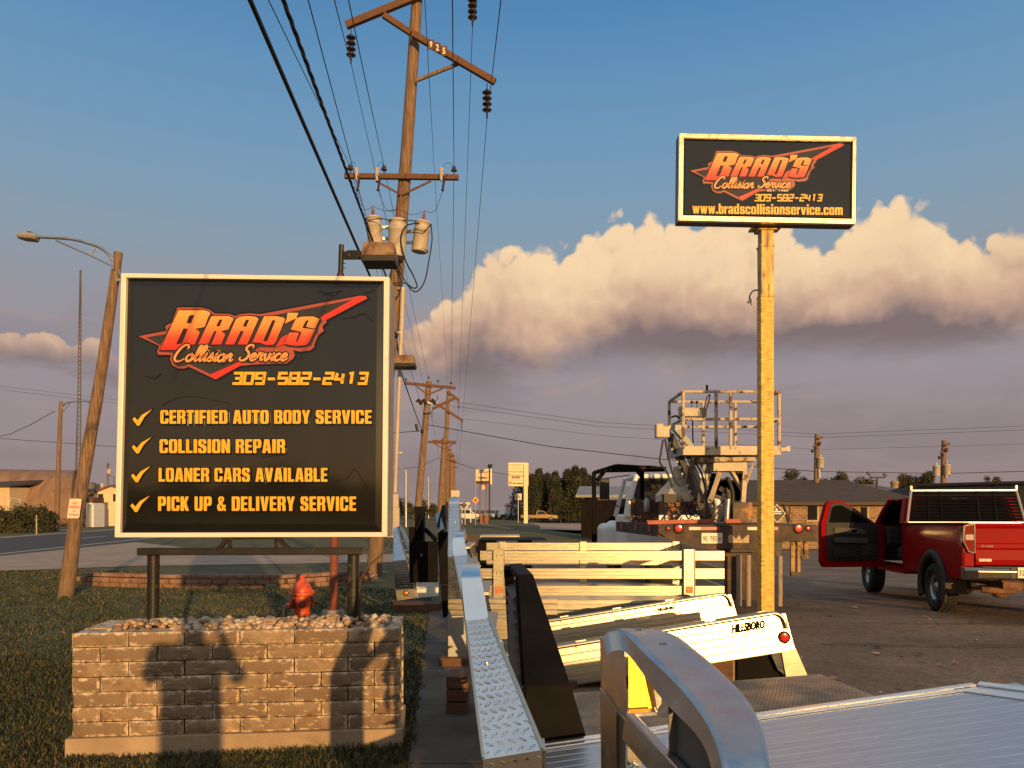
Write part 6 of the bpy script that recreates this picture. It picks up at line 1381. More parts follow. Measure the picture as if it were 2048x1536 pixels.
# body lower + pillars + roof (open glass)
mb.bx((cabx0, CY, zb), (cabx1, CY+1.6, 1.55))
build(mb, 'cab', CABW, lt, bevel=.05)
mb = MB(); mb.bx((cabx0+.22, CY+.05, zt-.12), (cabx1-.22, CY+1.35, zt)); build(mb, 'cab_roof', CABW, lt, bevel=.05)
mb = MB(); mb.tube([V((cabx0+.05, CY+.02, 1.5)), V((cabx0+.10, CY+.03, 1.9)), V((cabx0+.27, CY+.08, zt-.05))], [.085, .075, .06], 8); build(mb, 'cab_pillar', CABW, lt)
mb = MB(); mb.tube([V((cabx0+.0, CY+1.55, 1.5)), V((cabx0+.18, CY+1.25, zt-.06))], [.05, .045], 8); build(mb, 'cab_pillar', CABW, lt)
mb = MB(); mb.tube([V((cabx1-.05, CY+.02, 1.5)), V((cabx1-.27, CY+.08, zt-.05))], [.08, .06], 8); build(mb, 'cab_pillar', CABW, lt)
mb = MB(); mb.tube([V((cabx1-.0, CY+1.55, 1.5)), V((cabx1-.18, CY+1.25, zt-.06))], [.05, .045], 8); build(mb, 'cab_pillar', CABW, lt)
mb = MB(); mb.bx((cabx0+.2, CY+.03, 1.54), (cabx1-.2, CY+.035, zt-.1)); build(mb, 'rear_window', mk('smoky window', (.02, .022, .024), r=.06, coat=.4), lt)
mb = MB(); mb.bx((cabx0-.08, CY+1.6, .75), (cabx1-.0, CY+3.0, 1.38)); build(mb, 'hood', CABW, lt, bevel=.14, seg=4)
mb = MB(); mb.bx((cabx0-.30, CY+1.5, .55), (cabx0+.25, CY+2.9, 1.32)); build(mb, 'fender', CABW, lt, bevel=.16, seg=4)
mb = MB(); mb.bx((cabx0+.25, CY+.2, 1.25), (cabx1-.2, CY+.7, 1.85)); build(mb, 'seat_back', mk('cab seat brown', (.06, .035, .025), r=.8), lt, bevel=.06)
mb = MB(); c = V((cabx0+.6, CY+1.0, 1.62)); mb.tube([c+V((.2*math.cos(a*.4), .06*math.sin(a*.4), .2*math.sin(a*.4))) for a in range(17)], .015, 6); build(mb, 'steering_wheel', BLK, lt)
# mirror on its bracket
mb = MB(); c = P(1209, 978, 17.6); mb.box(c, (.22, .08, .48)); m_ = build(mb, 'mirror', BLK, lt, bevel=.02)
mb = MB(); mb.tube([P(1238, 1015, 17.5), P(1205, 990, 17.6), P(1202, 958, 17.6), P(1260, 950, 17.4)], .014, 6); build(mb, 'mirror_bracket', BLK, m_)
for xx, yy in ((cabx0+.05, CY+2.3), (cabx1-.2, CY+2.3), (cabx0+.15, 14.6), (cabx1-.3, 14.6)):
    mb = MB(); mb.lathe((xx-.14, yy, .46), [(.25, 0), (.44, .02), (.47, .06), (.47, .24), (.44, .28), (.25, .28)], 28, 0, (1, 0, 0)); w = build(mb, 'wheel', RUBBER, lt)
    mb = MB(); mb.lathe((xx-.145, yy, .46), [(.06, .02), (.10, .0), (.24, .02), (.25, .05)], 20, 0, (1, 0, 0)); build(mb, 'rim', WHITEP, w)
# black pipe rack around the cab
mb = MB(); t_ = .055
for a, b in (((1188, 1100, 15.6), (1188, 944, 15.6)), ((1187, 946, 15.6), (1232, 932, 15.6)), ((1232, 932, 15.6), (1332, 938, 15.6)), ((1284, 1000, 15.7), (1284, 940, 15.7)), ((1194, 962, 15.6), (1208, 943, 15.6)), ((1272, 938, 15.6), (1283, 952, 15.6))):
    mb.beam(P(*a), P(*b), t_*1.5, t_*1.5)
mb.prism([P(1226, 930, 15.55), P(1305, 931, 15.55), P(1330, 935, 15.55), P(1330, 943, 15.55), P(1190, 945, 15.55)], V((0, .10, 0)))
mb.beam(P(1188, 1098, 15.6), P(1330, 1098, 15.6), .1, .1)
build(mb, 'cab_rack', mk('scuffed black rack', (.004, .0035, .0035), r=.65, spec=.08, c2=(.14, .05, .02), amt=.14, sc2=3, var=.3), lt, bevel=.01)
# panel behind the cab with extinguisher
pr([(1262, 998), (1318, 1000), (1318, 1050), (1262, 1052)], .06, 'bulkhead_panel', mk('brown bulkhead', (.075, .042, .030), r=.7, var=.3, c2=(.26, .10, .045), amt=.24, sc2=3, sc=3), Y=15.0)
pr([(1262, 998, 14.9), (1268, 998, 14.9), (1268, 1046, 14.9), (1262, 1046, 14.9)], .04, 'bulkhead_post', RUST)
mb = MB(); q = P(1293, 1024, 14.9); mb.lathe(q, [(.055, 0), (.06, .01), (.06, .20), (.035, .24), (.02, .25), (.02, .29)], 14); ex_ = build(mb, 'fire_extinguisher', mk('silver extinguisher', (.42, .40, .37), r=.4, m=.5), lt)
mb = MB(); mb.tube(smooth2([q+V((0, -.02, .29)), q+V((.07, -.03, .27)), q+V((.09, -.05, .12)), q+V((.08, -.05, .0))], 5), .012, 6); mb.beam(q+V((-.05, 0, .30)), q+V((.05, 0, .30)), .02, .02); build(mb, 'hose', BLK, ex_)
# turntable pedestal and engine deck
mb = MB(); q = P(1368, 990, 14.3); vs = []
rb, rt = .53, .20; zc = q.z
mb.lathe((q.x, q.y, zc), [(rb, -.12), (rb, 0), (rt, .36), (rt, .52)], 8, 0, (0, 0, 1), False); build(mb, 'pedestal', OLDW, lt, bevel=.01)
pr([(1326, 990), (1412, 990), (1412, 1002), (1326, 1004)], .7, 'deck_plate', OLDW, Y=14.0)
pr([(1328, 988), (1352, 988), (1352, 1006), (1328, 1006)], .2, 'control_box', BLK, Y=13.7)
pr([(1330, 1006), (1408, 1002), (1408, 1014), (1330, 1014)], .3, 'valve_bank', mk('rusty orange valves', (.22, .08, .03), r=.7, var=.5, sc=12, c2=(.03, .02, .015), amt=.45, sc2=14, soft=.05), Y=13.75)
pr([(1364, 1014), (1394, 1014), (1394, 1024), (1364, 1026)], .2, 'battery_box', RBR, Y=13.7)
mb = MB(); rnd = random.Random(3)
for k in range(34):
    a = P(1328+rnd.random()*80, 1006+rnd.random()*34, 13.72); b = a+V((rnd.uniform(-.25, .25), rnd.uniform(-.05, .05), rnd.uniform(-.2, .1))); mb.tube(smooth2([a, (a+b)/2+V((0, -.04, -.09)), b], 5), .012, 6)
build(mb, 'hoses', BLK, lt)
mb = MB(); q = P(1348, 1028, 13.7)
for r in (.10, .07): mb.tube([q+V((r*math.cos(a*.42), .02, r*math.sin(a*.42))) for a in range(16)], .016, 6)
build(mb, 'hose_reel', mk('rusty reel', (.25, .11, .05), r=.7, var=.4), lt)
# boom: lattice-sided arm from the turntable up to the basket
mb = MB(); a, b = P(1410, 1040, 13.9), P(1340, 868, 13.5)
mb.beam(a, b, .10, .24, up=(0, -1, 0)); build(mb, 'boom', mk('dirty dark boom', (.06, .062, .066), r=.5, var=.3, c2=(.18, .17, .16), amt=.3, sc2=5), lt, bevel=.01)
mb = MB()
for k in range(13): t = .06+k*.07; c = a.lerp(b, t)+V((-.05, -.07, 0)); d = (b-a).normalized(); mb.beam(c-d*.03+V((-.05, 0, 0)), c+d*.03+V((.05, 0, .05)), .02, .035)
build(mb, 'boom_track', GALV, lt)
mb = MB(); mb.beam(P(1428, 1030, 13.8), P(1362, 878, 13.4), .07, .08, up=(0, -1, 0)); mb.beam(P(1440, 985, 13.7), P(1395, 918, 13.5), .05, .05, up=(0, -1, 0)); build(mb, 'boom_cylinder', BLUG, lt)
mb = MB(); mb.beam(P(1372, 850, 13.4), P(1345, 858, 13.4), .1, .1); mb.beam(P(1345, 850, 13.5), P(1400, 915, 13.4), .09, .16, up=(0, -1, 0)); build(mb, 'boom_head', BLUG, lt)
mb = MB(); c = P(1318, 862, 13.4); mb.box(c, (.13, .2, .24)); mb.box(c+V((.11, .0, -.02)), (.12, .16, .20)); mb.beam(c+V((.1, 0, 0)), P(1345, 850, 13.4), .06, .06); build(mb, 'hydraulic_motor', OLDW, lt, bevel=.02)
mb = MB()
for k, pts in enumerate(([(1326, 880), (1322, 905), (1320, 925), (1334, 945), (1345, 975)], [(1330, 878), (1338, 920), (1350, 960), (1362, 972), (1370, 960), (1376, 930)], [(1365, 900), (1400, 940), (1412, 990), (1414, 1030), (1405, 1040)], [(1340, 836), (1352, 832), (1362, 840)])):
    mb.tube(smooth2([P(u, v, 13.35) for u, v in pts], 6), .018, 6)
build(mb, 'hydraulic_hoses', BLK, lt)
# scissor / support under the basket
BYf, BYb = 13.05, 14.3                # basket front and back
pr([(1427, 924), (1494, 924), (1494, 942), (1427, 942)], .5, 'jib_head', OLDW, Y=13.3)
pr([(1400, 914), (1512, 914), (1512, 922), (1400, 924)], .8, 'turntable_plate', RW, Y=13.2)
for a, b, w in (((1440, 944, 13.4), (1420, 1002, 13.5), .09), ((1462, 942, 13.4), (1488, 985, 13.5), .08), ((1490, 942, 13.3), (1486, 1004, 13.4), .08), ((1412, 946, 13.6), (1420, 990, 13.6), .07), ((1507, 926, 13.3), (1486, 985, 13.4), .05)):
    mb = MB(); mb.beam(P(*a), P(*b), w, w*.7); build(mb, 'support_leg', OLDW, lt, bevel=.006)
mb = MB()
for k in range(34): a = P(1418+rnd.random()*66, 950+rnd.random()*45, 13.6); mb.box(a, (.08+.1*rnd.random(), .1, .06+.1*rnd.random()), 0, Matrix.Rotation(rnd.random(), 3, 'Y'))
build(mb, 'linkage', mk('greasy linkage', (.045, .036, .030), r=.6, var=.5, sc=8, c2=(.22, .15, .10), amt=.3, sc2=9), lt)
mb = MB(); mb.tube(smooth2([P(1455, 955, 13.4), P(1466, 990, 13.35), P(1460, 1040, 13.3)], 6), .035, 8); mb.tube(smooth2([P(1450, 1000, 13.3), P(1424, 1028, 13.3), P(1440, 1042, 13.3), P(1458, 1020, 13.3)], 6), .014, 6); build(mb, 'thick_hoses', BLK, lt)
pr([(1424, 1014), (1452, 1010), (1452, 1044), (1426, 1044)], .3, 'pump_housing', OLDW, Y=13.6)
mb = MB(); mb.tube([P(1456, 998, 13.2), P(1453, 1044, 13.2)], .05, 10); build(mb, 'ram', GALV, lt)
pr([(1466, 1006), (1505, 1004), (1505, 1046), (1466, 1046)], .6, 'oil_tank', mk('rust stained tank', (.10, .065, .045), r=.65, var=.3, sc=4, c2=(.42, .20, .07), amt=.30, sc2=4), Y=13.2)
# basket
fl_L, fl_R = P(1366, 900, BYf).x, P(1562, 900, BYf).x
zf, ztop = P(0, 910, BYf).z, P(0, 783, BYf).z
mb = MB(); mb.bx((fl_L, BYf, zf), (fl_R, BYf+.05, P(0, 892, BYf).z)); build(mb, 'kick_plate', OLDW, lt, bevel=.005)
mb = MB(); xb0, xb1 = P(1336, 0, BYb).x, fl_R+.02; mb.box8([(fl_L, BYf+.05, zf+.02), (fl_R, BYf+.05, zf+.02), (xb1, BYb, zf+.02), (xb0, BYb, zf+.02), (fl_L, BYf+.05, zf+.07), (fl_R, BYf+.05, zf+.07), (xb1, BYb, zf+.07), (xb0, BYb, zf+.07)]); build(mb, 'basket_floor', BLUG, lt)
mb = MB(); mb.box8([(xb0-.02, BYf+.4, zf), (fl_L, BYf+.02, zf), (fl_L, BYf+.05, zf), (xb0-.02, BYb, zf), (xb0-.02, BYf+.4, zf+.14), (fl_L, BYf+.02, zf+.14), (fl_L, BYf+.05, zf+.14), (xb0-.02, BYb, zf+.14)]); build(mb, 'kick_plate', BLUG, lt)
def rail(a, b, w=.045, name='guard_rail', mat=None): mb = MB(); mb.beam(a, b, w, w); return build(mb, name, mat or RW, lt, bevel=.008)
xs_f = [P(u, 0, BYf).x for u in (1367, 1433, 1462, 1559)]
for x in xs_f: rail(V((x, BYf+.02, zf+.1)), V((x, BYf+.02, ztop)), .05, 'guard_post')
for z in (ztop, P(0, 838, BYf).z): rail(V((xs_f[0], BYf+.02, z)), V((xs_f[-1], BYf+.02, z)))
xs_b = [xb0+.02, P(1406, 0, BYb).x, P(1470, 0, BYb).x, xb1]
zbk = zf+.06
for x in xs_b: rail(V((x, BYb-.02, zbk)), V((x, BYb-.02, ztop)), .05, 'guard_post')
for z in (ztop, P(0, 838, BYf).z): rail(V((xs_b[0], BYb-.02, z)), V((xs_b[-1], BYb-.02, z))); rail(V((xs_f[0], BYf+.02, z)), V((xs_b[0], BYb-.02, z))); rail(V((xs_f[-1], BYf+.02, z)), V((xs_b[-1], BYb-.02, z)))
rail(V(((xs_f[-1]+xs_b[-1])/2, (BYf+BYb)/2, zbk)), V(((xs_f[-1]+xs_b[-1])/2, (BYf+BYb)/2, ztop)), .05, 'guard_post')
mb = MB(); c = P(1385, 825, BYf+.2); mb.box(c, (.40, .16, .15)); mb.box(c+V((-.2, -.03, .01)), (.08, .14, .17)); mb.box(c+V((.15, -.03, -.03)), (.14, .14, .11)); cb = build(mb, 'control_console', mk('console cream', (.42, .37, .29), r=.5, c2=(.2, .13, .08), amt=.25, sc2=8), lt, bevel=.01)
for dx in (-.03, .06): mb = MB(); mb.tube([c+V((dx, -.05, .07)), c+V((dx+.005, -.05, .15))], [.008, .006], 6); mb.ball(c+V((dx+.005, -.05, .17)), .026, 10, 8); build(mb, 'joystick', BLK, cb)
mb = MB(); mb.tube(smooth2([P(1406, 838, BYf), P(1412, 800, BYf), P(1420, 790, BYf), P(1412, 820, BYf), P(1408, 812, BYf)], 6), .010, 6); mb.tube([P(1414, 770, BYf), P(1414, 780, BYf)], .02, 6); mb.tube([P(1385, 840, BYf+.2), P(1386, 888, BYf+.4)], .012, 6); build(mb, 'control_leads', BLK, lt)
mb = MB(); a = P(1560, 899, BYf); b = P(1578, 898, BYf+.1); mb.beam(a, b, .05, .06); mb.box(b+V((-.03, -.03, 0)), (.06, .06, .09)); build(mb, 'side_hook', OLDW, lt)
# lower gear: outrigger legs, hazard placard, rear frame
for u0, u1, v0, v1, m in ((1472, 1484, 1110, 1212, OLDW), (1490, 1503, 1110, 1212, OLDW), (1553, 1566, 1112, 1212, OLDW)):
    mb = MB(); a, b = P((u0+u1)/2, v0, LY-.15), P((u0+u1)/2, v1, LY-.15); mb.tube([b, a], .045, 10); build(mb, 'stabiliser_leg', mk('weathered grey leg', (.30, .25, .20), r=.7, var=.2, stretch=(5, 5, 1), c2=(.07, .05, .035), amt=.3, sc2=6), lt)
pr([(1450, 1102), (1514, 1102), (1514, 1200), (1450, 1200)], .05, 'rear_frame', RBR, Y=LY+.2); pr([(1372, 1097), (1514, 1097), (1514, 1104), (1372, 1104)], .1, 'rear_frame', BLK, Y=LY+.05)
for u0, u1 in ((1582, 1590), (1595, 1601)): pr([(u0, 1080), (u1, 1080), (u1, 1150), (u0, 1150)], .05, 'outrigger_leg', mk('yellow rusty leg', (.40, .24, .08), r=.7, var=.3, c2=(.10, .045, .02), amt=.4, sc2=7), Y=LY+.1)
pr([(1582, 1144), (1602, 1144), (1602, 1152), (1582, 1152)], .06, 'outrigger_foot', BLK, Y=LY+.08)
pr([(1608, 1076), (1617, 1076), (1617, 1118), (1609, 1118)], .05, 'outrigger_leg', MATS['yellow rusty leg'], Y=LY+.3)
mb = MB(); mb.beam(P(1592, 1080, LY+.15), P(1606, 1118, LY+.15), .05, .06, up=(0, -1, 0)); build(mb, 'outrigger_brace', BLK, lt)
pr([(1546, 1083), (1566, 1083), (1562, 1112), (1550, 1112)], .1, 'corner_bracket', BLK, Y=LY+.05)
mb = MB(); c = P(1556, 1027, LY-.02)
hz = [(1538, 1027), (1554, 1008), (1572, 1027), (1555, 1046)]
mb.prism([P(u, v, LY+.02) for u, v in hz], V((0, .01, 0))); hp = build(mb, 'hazard_placard', mk('placard rim', (.6, .5, .38), r=.5), lt)
mb = MB(); mb.prism([P(1555+(u-1555)*.88, 1027+(v-1027)*.88, LY+.018) for u, v in hz], V((0, .004, 0))); build(mb, 'placard_field', BLK, hp)
mb = MB(); ph = lambda x, y, o: P(x, y, LY+.017-o)
mb.lathe(ph(1553, 1019, 0), [(.018, 0), (.018, .002)], 12, 0, (0, -1, 0)); mb.prism([ph(1545, 1022, 0), ph(1563, 1022, 0), ph(1563, 1024, 0), ph(1545, 1024, 0)], V((0, -.002, 0))); mb.prism([ph(1545, 1026, 0), ph(1563, 1026, 0), ph(1563, 1028, 0), ph(1545, 1028, 0)], V((0, -.002, 0))); build(mb, 'placard_mark', WHITEP, hp)
mb = MB(); mb.tube([P(1567, 1008, LY+.1), P(1577, 1046, LY+.1)], .022, 8); mb.tube(smooth2([P(1569, 1012, LY+.1), P(1579, 1014, LY+.1), P(1578, 1036, LY+.1), P(1584, 1044, LY+.1)], 5), .010, 6); build(mb, 'lever', BLK, lt)
# ------------------------------------------------------------------ red pickup with its driver's door open
pk = thing('pickup_truck', 'red pickup truck with open driver door and black louvred rack behind the cab', 'pickup truck', (0, 0, 0))
CAR = mk('deep red car paint', (.26, .0025, .005), r=.45, var=.08, sc=3, coat=.03, spec=.07)
TRIM = mk('charcoal trim', (.022, .021, .021), r=.6, var=.15)
TRIM2 = mk('grey door trim', (.075, .068, .060), r=.7, var=.12)
def pk_add(mb, name, mat, par=None, **k): return build(mb, name, mat, par or pk, **k)
W2 = 1.0
# bed side with wheel arch (profile in y-z), slightly bulged
def side_profile(y0, y1, zb, zt, arch=None, n=18):
    pts = [(y0, zt), (y0, zb)] if False else []
    pts = [(y0, zb)]
    if arch:
        ay, az, ar = arch; a0 = math.acos(max(-1, min(1, (zb-az)/ar))) if abs(zb-az) < ar else math.pi/2
        for i in range(n+1): a = -a0+2*a0*i/n; pts.append((ay+ar*math.sin(a), az+ar*math.cos(a)))
    pts += [(y1, zb), (y1, zt), (y0, zt)]
    return pts
def side_panel(name, y0, y1, zb, zt, arch, sides=(-1, 1), mat=None):
    for s in sides:
        prof = side_profile(y0, y1, zb, zt, arch)
        # split in vertical strips so the outside can bulge
        mb = MB(); vs, fs = fill2d([prof])
        bm = bmesh.new(); bv = [bm.verts.new((v.x, v.y, 0)) for v in vs]
        for f in fs:
            try: bm.faces.new([bv[i] for i in f])
            except ValueError: pass
        for zc in lin(zb, zt, 7)[1:-1]: bmesh.ops.bisect_plane(bm, geom=bm.verts[:]+bm.edges[:]+bm.faces[:], plane_co=(0, zc, 0), plane_no=(0, 1, 0))
        bmesh.ops.remove_doubles(bm, verts=bm.verts, dist=1e-5)
        def bx_(z):
            t = (z-.55)/(zt-.55); return W2*(.965+.035*math.sin(math.pi*min(1, max(0, t))**.8)) - (.03 if z > zt-.02 else 0)
        bm.verts.index_update(); o_ = [V((s*bx_(v.co.y), v.co.x, v.co.y)) for v in bm.verts]; i_ = [V((s*(bx_(v.co.y)-.05), v.co.x, v.co.y)) for v in bm.verts]
        ff = [[v.index for v in f.verts] for f in bm.faces]; n = len(o_)
        mb.add(o_, ff, 0, True); mb.add(i_, [f[::-1] for f in ff], 0, True)
        bd = [(e.verts[0].index, e.verts[1].index) for e in bm.edges if len(e.link_faces) == 1]
        mb.add(o_+i_, [(a, b, n+b, n+a) for a, b in bd], 0, False); bm.free()
        pk_add(mb, name, mat or CAR)
AR = .50
side_panel('bed_side', -1.18, 1.36, .60, 1.43, (0, .42, AR))
mb = MB(); mb.bx((-.95, -1.15, .82), (.95, 1.36, .86)); mb.bx((-.95, 1.30, .8), (.95, 1.36, 1.40)); pk_add(mb, 'bed_floor', TRIM)
for s in (-1, 1):
    mb = MB(); mb.beam(V((s*.945, -1.17, 1.437)), V((s*.945, 1.36, 1.437)), .08, .03); pk_add(mb, 'bed_rail_cap', TRIM, bevel=.01)
    mb = MB(); n = 20; R0, R1 = AR-.03, AR+.10; vs = []
    for i in range(n+1):
        a = -1.95+3.9*i/n
        for r, x in ((R0, s*(W2-.04)), (R0, s*(W2+.045)), (R1-.02, s*(W2+.04)), (R1, s*(W2-.005))): vs.append((x, r*math.sin(a), .42+r*math.cos(a)))
    mb.add(vs, [(4*i+k, 4*i+(k+1) % 4, 4*i+4+(k+1) % 4, 4*i+4+k) for i in range(n) for k in range(4)], 0, True); pk_add(mb, 'wheel_flare', TRIM)
    mb = MB(); n = 14; vs = []
    for i in range(n+1):
        a = -1.6+3.2*i/n
        for x in (s*.62, s*.95): vs.append((x, (AR+.02)*math.sin(a), .42+(AR+.02)*math.cos(a)))
    mb.add(vs, [(2*i, 2*i+1, 2*i+3, 2*i+2) for i in range(n)]); pk_add(mb, 'wheel_well', BLK)
# tailgate
mb = MB(); tg = [(-.84, -1.205, .83), (.84, -1.205, .83)]
prof = [(-1.20, .82), (-1.215, .90), (-1.205, 1.05), (-1.222, 1.07), (-1.222, 1.13), (-1.205, 1.15), (-1.212, 1.36), (-1.235, 1.405), (-1.225, 1.435), (-1.15, 1.435), (-1.15, .82)]
n = len(prof); vs = [(x, y, z) for x in (-.835, .835) for y, z in prof]
mb.add(vs, [tuple(range(n))[::-1], tuple(range(n, 2*n))]+[(i, (i+1) % n, n+(i+1) % n, n+i) for i in range(n)], 0, False); tgo = pk_add(mb, 'tailgate', CAR, bevel=.006)
mb = MB(); mb.bx((-.13, -1.228, 1.17), (.13, -1.214, 1.29)); pk_add(mb, 'tailgate_handle', BLK, tgo, bevel=.01)
mb = MB(); put_text(mb, 'F-150', (-.76, -1.115, -.60, -1.085), lambda x, y, o: V((x, -1.224-o, -y)), .003, bold=.03, shear=.2); pk_add(mb, 'badge', CHROME, tgo)
mb = MB(); mb.bx((-.79, -1.219, .875), (-.62, -1.213, .915)); pk_add(mb, 'sticker', mk('pale bumper sticker', (.62, .5, .42), r=.5, c2=(.4, .15, .1), amt=.3, sc2=30), tgo)
# tail lamps
for s in (-1, 1):
    pts = [(s*.845, 1.425), (s*.985, 1.40), (s*1.0, 1.18), (s*.93, 1.02), (s*.845, 1.0)]
    mb = MB(); mb.prism([V((x, -1.212, z)) for x, z in pts], V((0, .05, 0))); mb.prism([V((s*.985, -1.17, 1.40)), V((s*1.003, -1.0, 1.36)), V((s*1.006, -1.0, 1.14)), V((s*.985, -1.17, 1.03))], V((-s*.03, 0, 0))); t = pk_add(mb, 'tail_lamp', mk('dark red lamp', (.20, .012, .012), r=.10, coat=.9, var=.2), bevel=.008)
    mb = MB(); mb.bx((s*.86, -1.216, 1.19) if s > 0 else (-.97, -1.216, 1.19), (s*.97, -1.211, 1.27) if s > 0 else (-.86, -1.211, 1.27)); pk_add(mb, 'reverse_lens', mk('clear lens', (.5, .42, .38), r=.1, coat=.8), t)
    mb = MB()
    pp = [V((x, -1.214, z)) for x, z in pts]
    for a, b in zip(pp, pp[1:]+pp[:1]): mb.beam(a, b, .012, .012)
    pk_add(mb, 'lamp_bezel', CHROME, t)
    mb = MB(); mb.bx((s*.845 if s > 0 else -.985, -1.195, .80), (.985 if s > 0 else -.845, -1.13, 1.0)); pk_add(mb, 'bed_corner', CAR, bevel=.01)
# bumper
mb = MB(); prof = [(-1.30, .60), (-1.34, .63), (-1.36, .74), (-1.33, .79), (-1.20, .80), (-1.20, .60)]
n = len(prof); vs = []
for x, dy in ((-1.0, .10), (-.86, 0), (.86, 0), (1.0, .10)): vs += [(x, y+dy, z) for y, z in prof]
mb.add(vs, [tuple(range(n))[::-1], tuple(range(3*n, 4*n))]+[(k*n+i, k*n+(i+1) % n, (k+1)*n+(i+1) % n, (k+1)*n+i) for k in range(3) for i in range(n)], 0, False); bp = pk_add(mb, 'bumper', mk('bronze tinted chrome', (.36, .33, .29), r=.22, m=1, var=.15), bevel=.012)
mb = MB(); mb.bx((-.8, -1.345, .79), (.8, -1.24, .805)); pk_add(mb, 'bumper_step', BLK, bp)
mb = MB(); mb.bx((-.42, -1.355, .64), (.42, -1.34, .80)); pk_add(mb, 'plate_recess', BLK, bp)
mb = MB(); mb.bx((-.335, -1.372, .645), (-.03, -1.364, .80)); pl_ = pk_add(mb, 'licence_plate', MATS['plate white'], bp, bevel=.003)
mb = MB(); put_text(mb, '32', (-.32, -.76, -.24, -.68), lambda x, y, o: V((x, -1.374-o, -y)), .001, bold=.01); pk_add(mb, 'plate_number', MATS['plate ink'], pl_)
# underneath: frame, axle, diff, hitch
mb = MB(); mb.bx((-.5, -1.25, .5), (-.4, 4.6, .62)); mb.bx((.4, -1.25, .5), (.5, 4.6, .62)); mb.bx((-.5, -1.3, .48), (.5, -1.2, .58)); pk_add(mb, 'frame', RUST)
mb = MB(); mb.tube([(-.8, 0, .40), (.8, 0, .40)], .045, 10); mb.ball((.0, -.02, .40), (.17, .15, .16), 14, 10); pk_add(mb, 'rear_axle', mk('rusty axle', (.30, .13, .05), r=.8, var=.4, sc=8))
mb = MB(); mb.tube([(-.75, -1.2, .46), (-.45, -1.25, .44), (-.3, -1.1, .44)], .05, 8); mb.bx((-.1, -1.42, .42), (.1, -1.2, .50)); pk_add(mb, 'hitch', RUST)
for s in (-1, 1): mb = MB(); mb.bx((s*.98-.16 if s > 0 else -.99, -.56, .34), (s*.98 if s > 0 else -.70, -.54, .68)); pk_add(mb, 'mud_flap', mk('muddy flap', (.085, .055, .038), r=.8, var=.3), bevel=.02)
# wheels
def pk_wheel(x, y, s):
    mb = MB(); mb.lathe((x-s*.14, y, .405), [(.24, .0), (.36, .015), (.395, .05), (.405, .08), (.405, .22), (.395, .25), (.355, .285), (.245, .29), (.235, .25), (.235, .10)], 36, 0, (s, 0, 0)); w = pk_add(mb, 'wheel', RUBBER)
    mb = MB(); nt = 40
    for k in range(nt):
        a = 2*math.pi*k/nt
        for off_ in (-.075, .0, .075): c = V((x+s*(.01+off_), y+.405*math.sin(a+off_), .405+.405*math.cos(a+off_))); mb.box(c, (.055, .03, .014), 0, Matrix.Rotation(-(a+off_), 3, 'X'))
    pk_add(mb, 'tread', RUBBER, w)
    mb = MB(); mb.lathe((x+s*.055, y, .405), [(.235, .085), (.24, .05), (.20, .0), (.08, .0), (.075, .045), (.04, .06), (0, .062)], 30, 0, (s, 0, 0), True, False); r = pk_add(mb, 'rim', mk('steel wheel', (.36, .36, .37), r=.3, m=.9, var=.1), w)
    mb = MB()
    for k in range(7): a = 2*math.pi*k/7; mb.lathe((x+s*.058, y+.155*math.sin(a), .405+.155*math.cos(a)), [(.045, .0), (.042, .006), (0, .007)], 12, 0, (s, 0, 0))
    pk_add(mb, 'wheel_holes', BLK, r)
for x, y, s in ((-.86, 0, -1), (.86, 0, 1), (-.86, 3.65, -1), (.86, 3.65, 1)): pk_wheel(x, y, s)
# cab
c0, c1 = 1.40, 2.86
roof = [(1.44, 1.40), (1.56, 1.90), (1.66, 1.945), (2.2, 1.955), (2.45, 1.93), (3.05, 1.42)]
def cabx(z): return 1.0 if z <= 1.42 else 1.0-.20*(z-1.42)/.53
mb = MB()
rf = [(1.55, 1.885), (1.66, 1.94), (2.1, 1.958), (2.42, 1.935), (2.50, 1.90)]
vs = []
for y, z in rf:
    for t in (-1, -.8, 0, .8, 1): vs.append((t*cabx(z)*1.0, y, z-(.045 if abs(t) == 1 else .012 if abs(t) == .8 else 0)))
for y, z in rf:
    for t in (-1, -.8, 0, .8, 1): vs.append((t*(cabx(z)-.02), y, z-.075))
m = 5*len(rf); fs = [(5*i+j, 5*i+j+1, 5*i+j+6, 5*i+j+5) for i in range(len(rf)-1) for j in range(4)]
fs += [tuple(m+k for k in f[::-1]) for f in fs]
edge = [5*i for i in range(len(rf))]+[5*(len(rf)-1)+j for j in range(1, 5)]+[5*i+4 for i in range(len(rf)-2, -1, -1)]+[j for j in range(3, 0, -1)]
fs += [(edge[k], edge[(k+1) % len(edge)], m+edge[(k+1) % len(edge)], m+edge[k]) for k in range(len(edge))]
mb.add(vs, fs, 0, True); pk_add(mb, 'roof', CAR)
mb = MB()          # rear wall below the window and rear pillars
mb.bx((-.97, 1.39, .62), (.97, 1.45, 1.44))
for s in (-1, 1):
    mb.box8([V((s*1.0, 1.40, 1.43)), V((s*.72, 1.40, 1.43)), V((s*.72, 1.50, 1.43)), V((s*1.0, 1.62, 1.43)), V((s*.905, 1.55, 1.90)), V((s*.70, 1.55, 1.90)), V((s*.70, 1.62, 1.90)), V((s*.905, 1.72, 1.90))])
mb.box8([V((-.72, 1.535, 1.83)), V((.72, 1.535, 1.83)), V((.72, 1.60, 1.83)), V((-.72, 1.60, 1.83)), V((-.72, 1.555, 1.92)), V((.72, 1.555, 1.92)), V((.72, 1.62, 1.92)), V((-.72, 1.62, 1.92))])
pk_add(mb, 'cab_rear', CAR, bevel=.012)
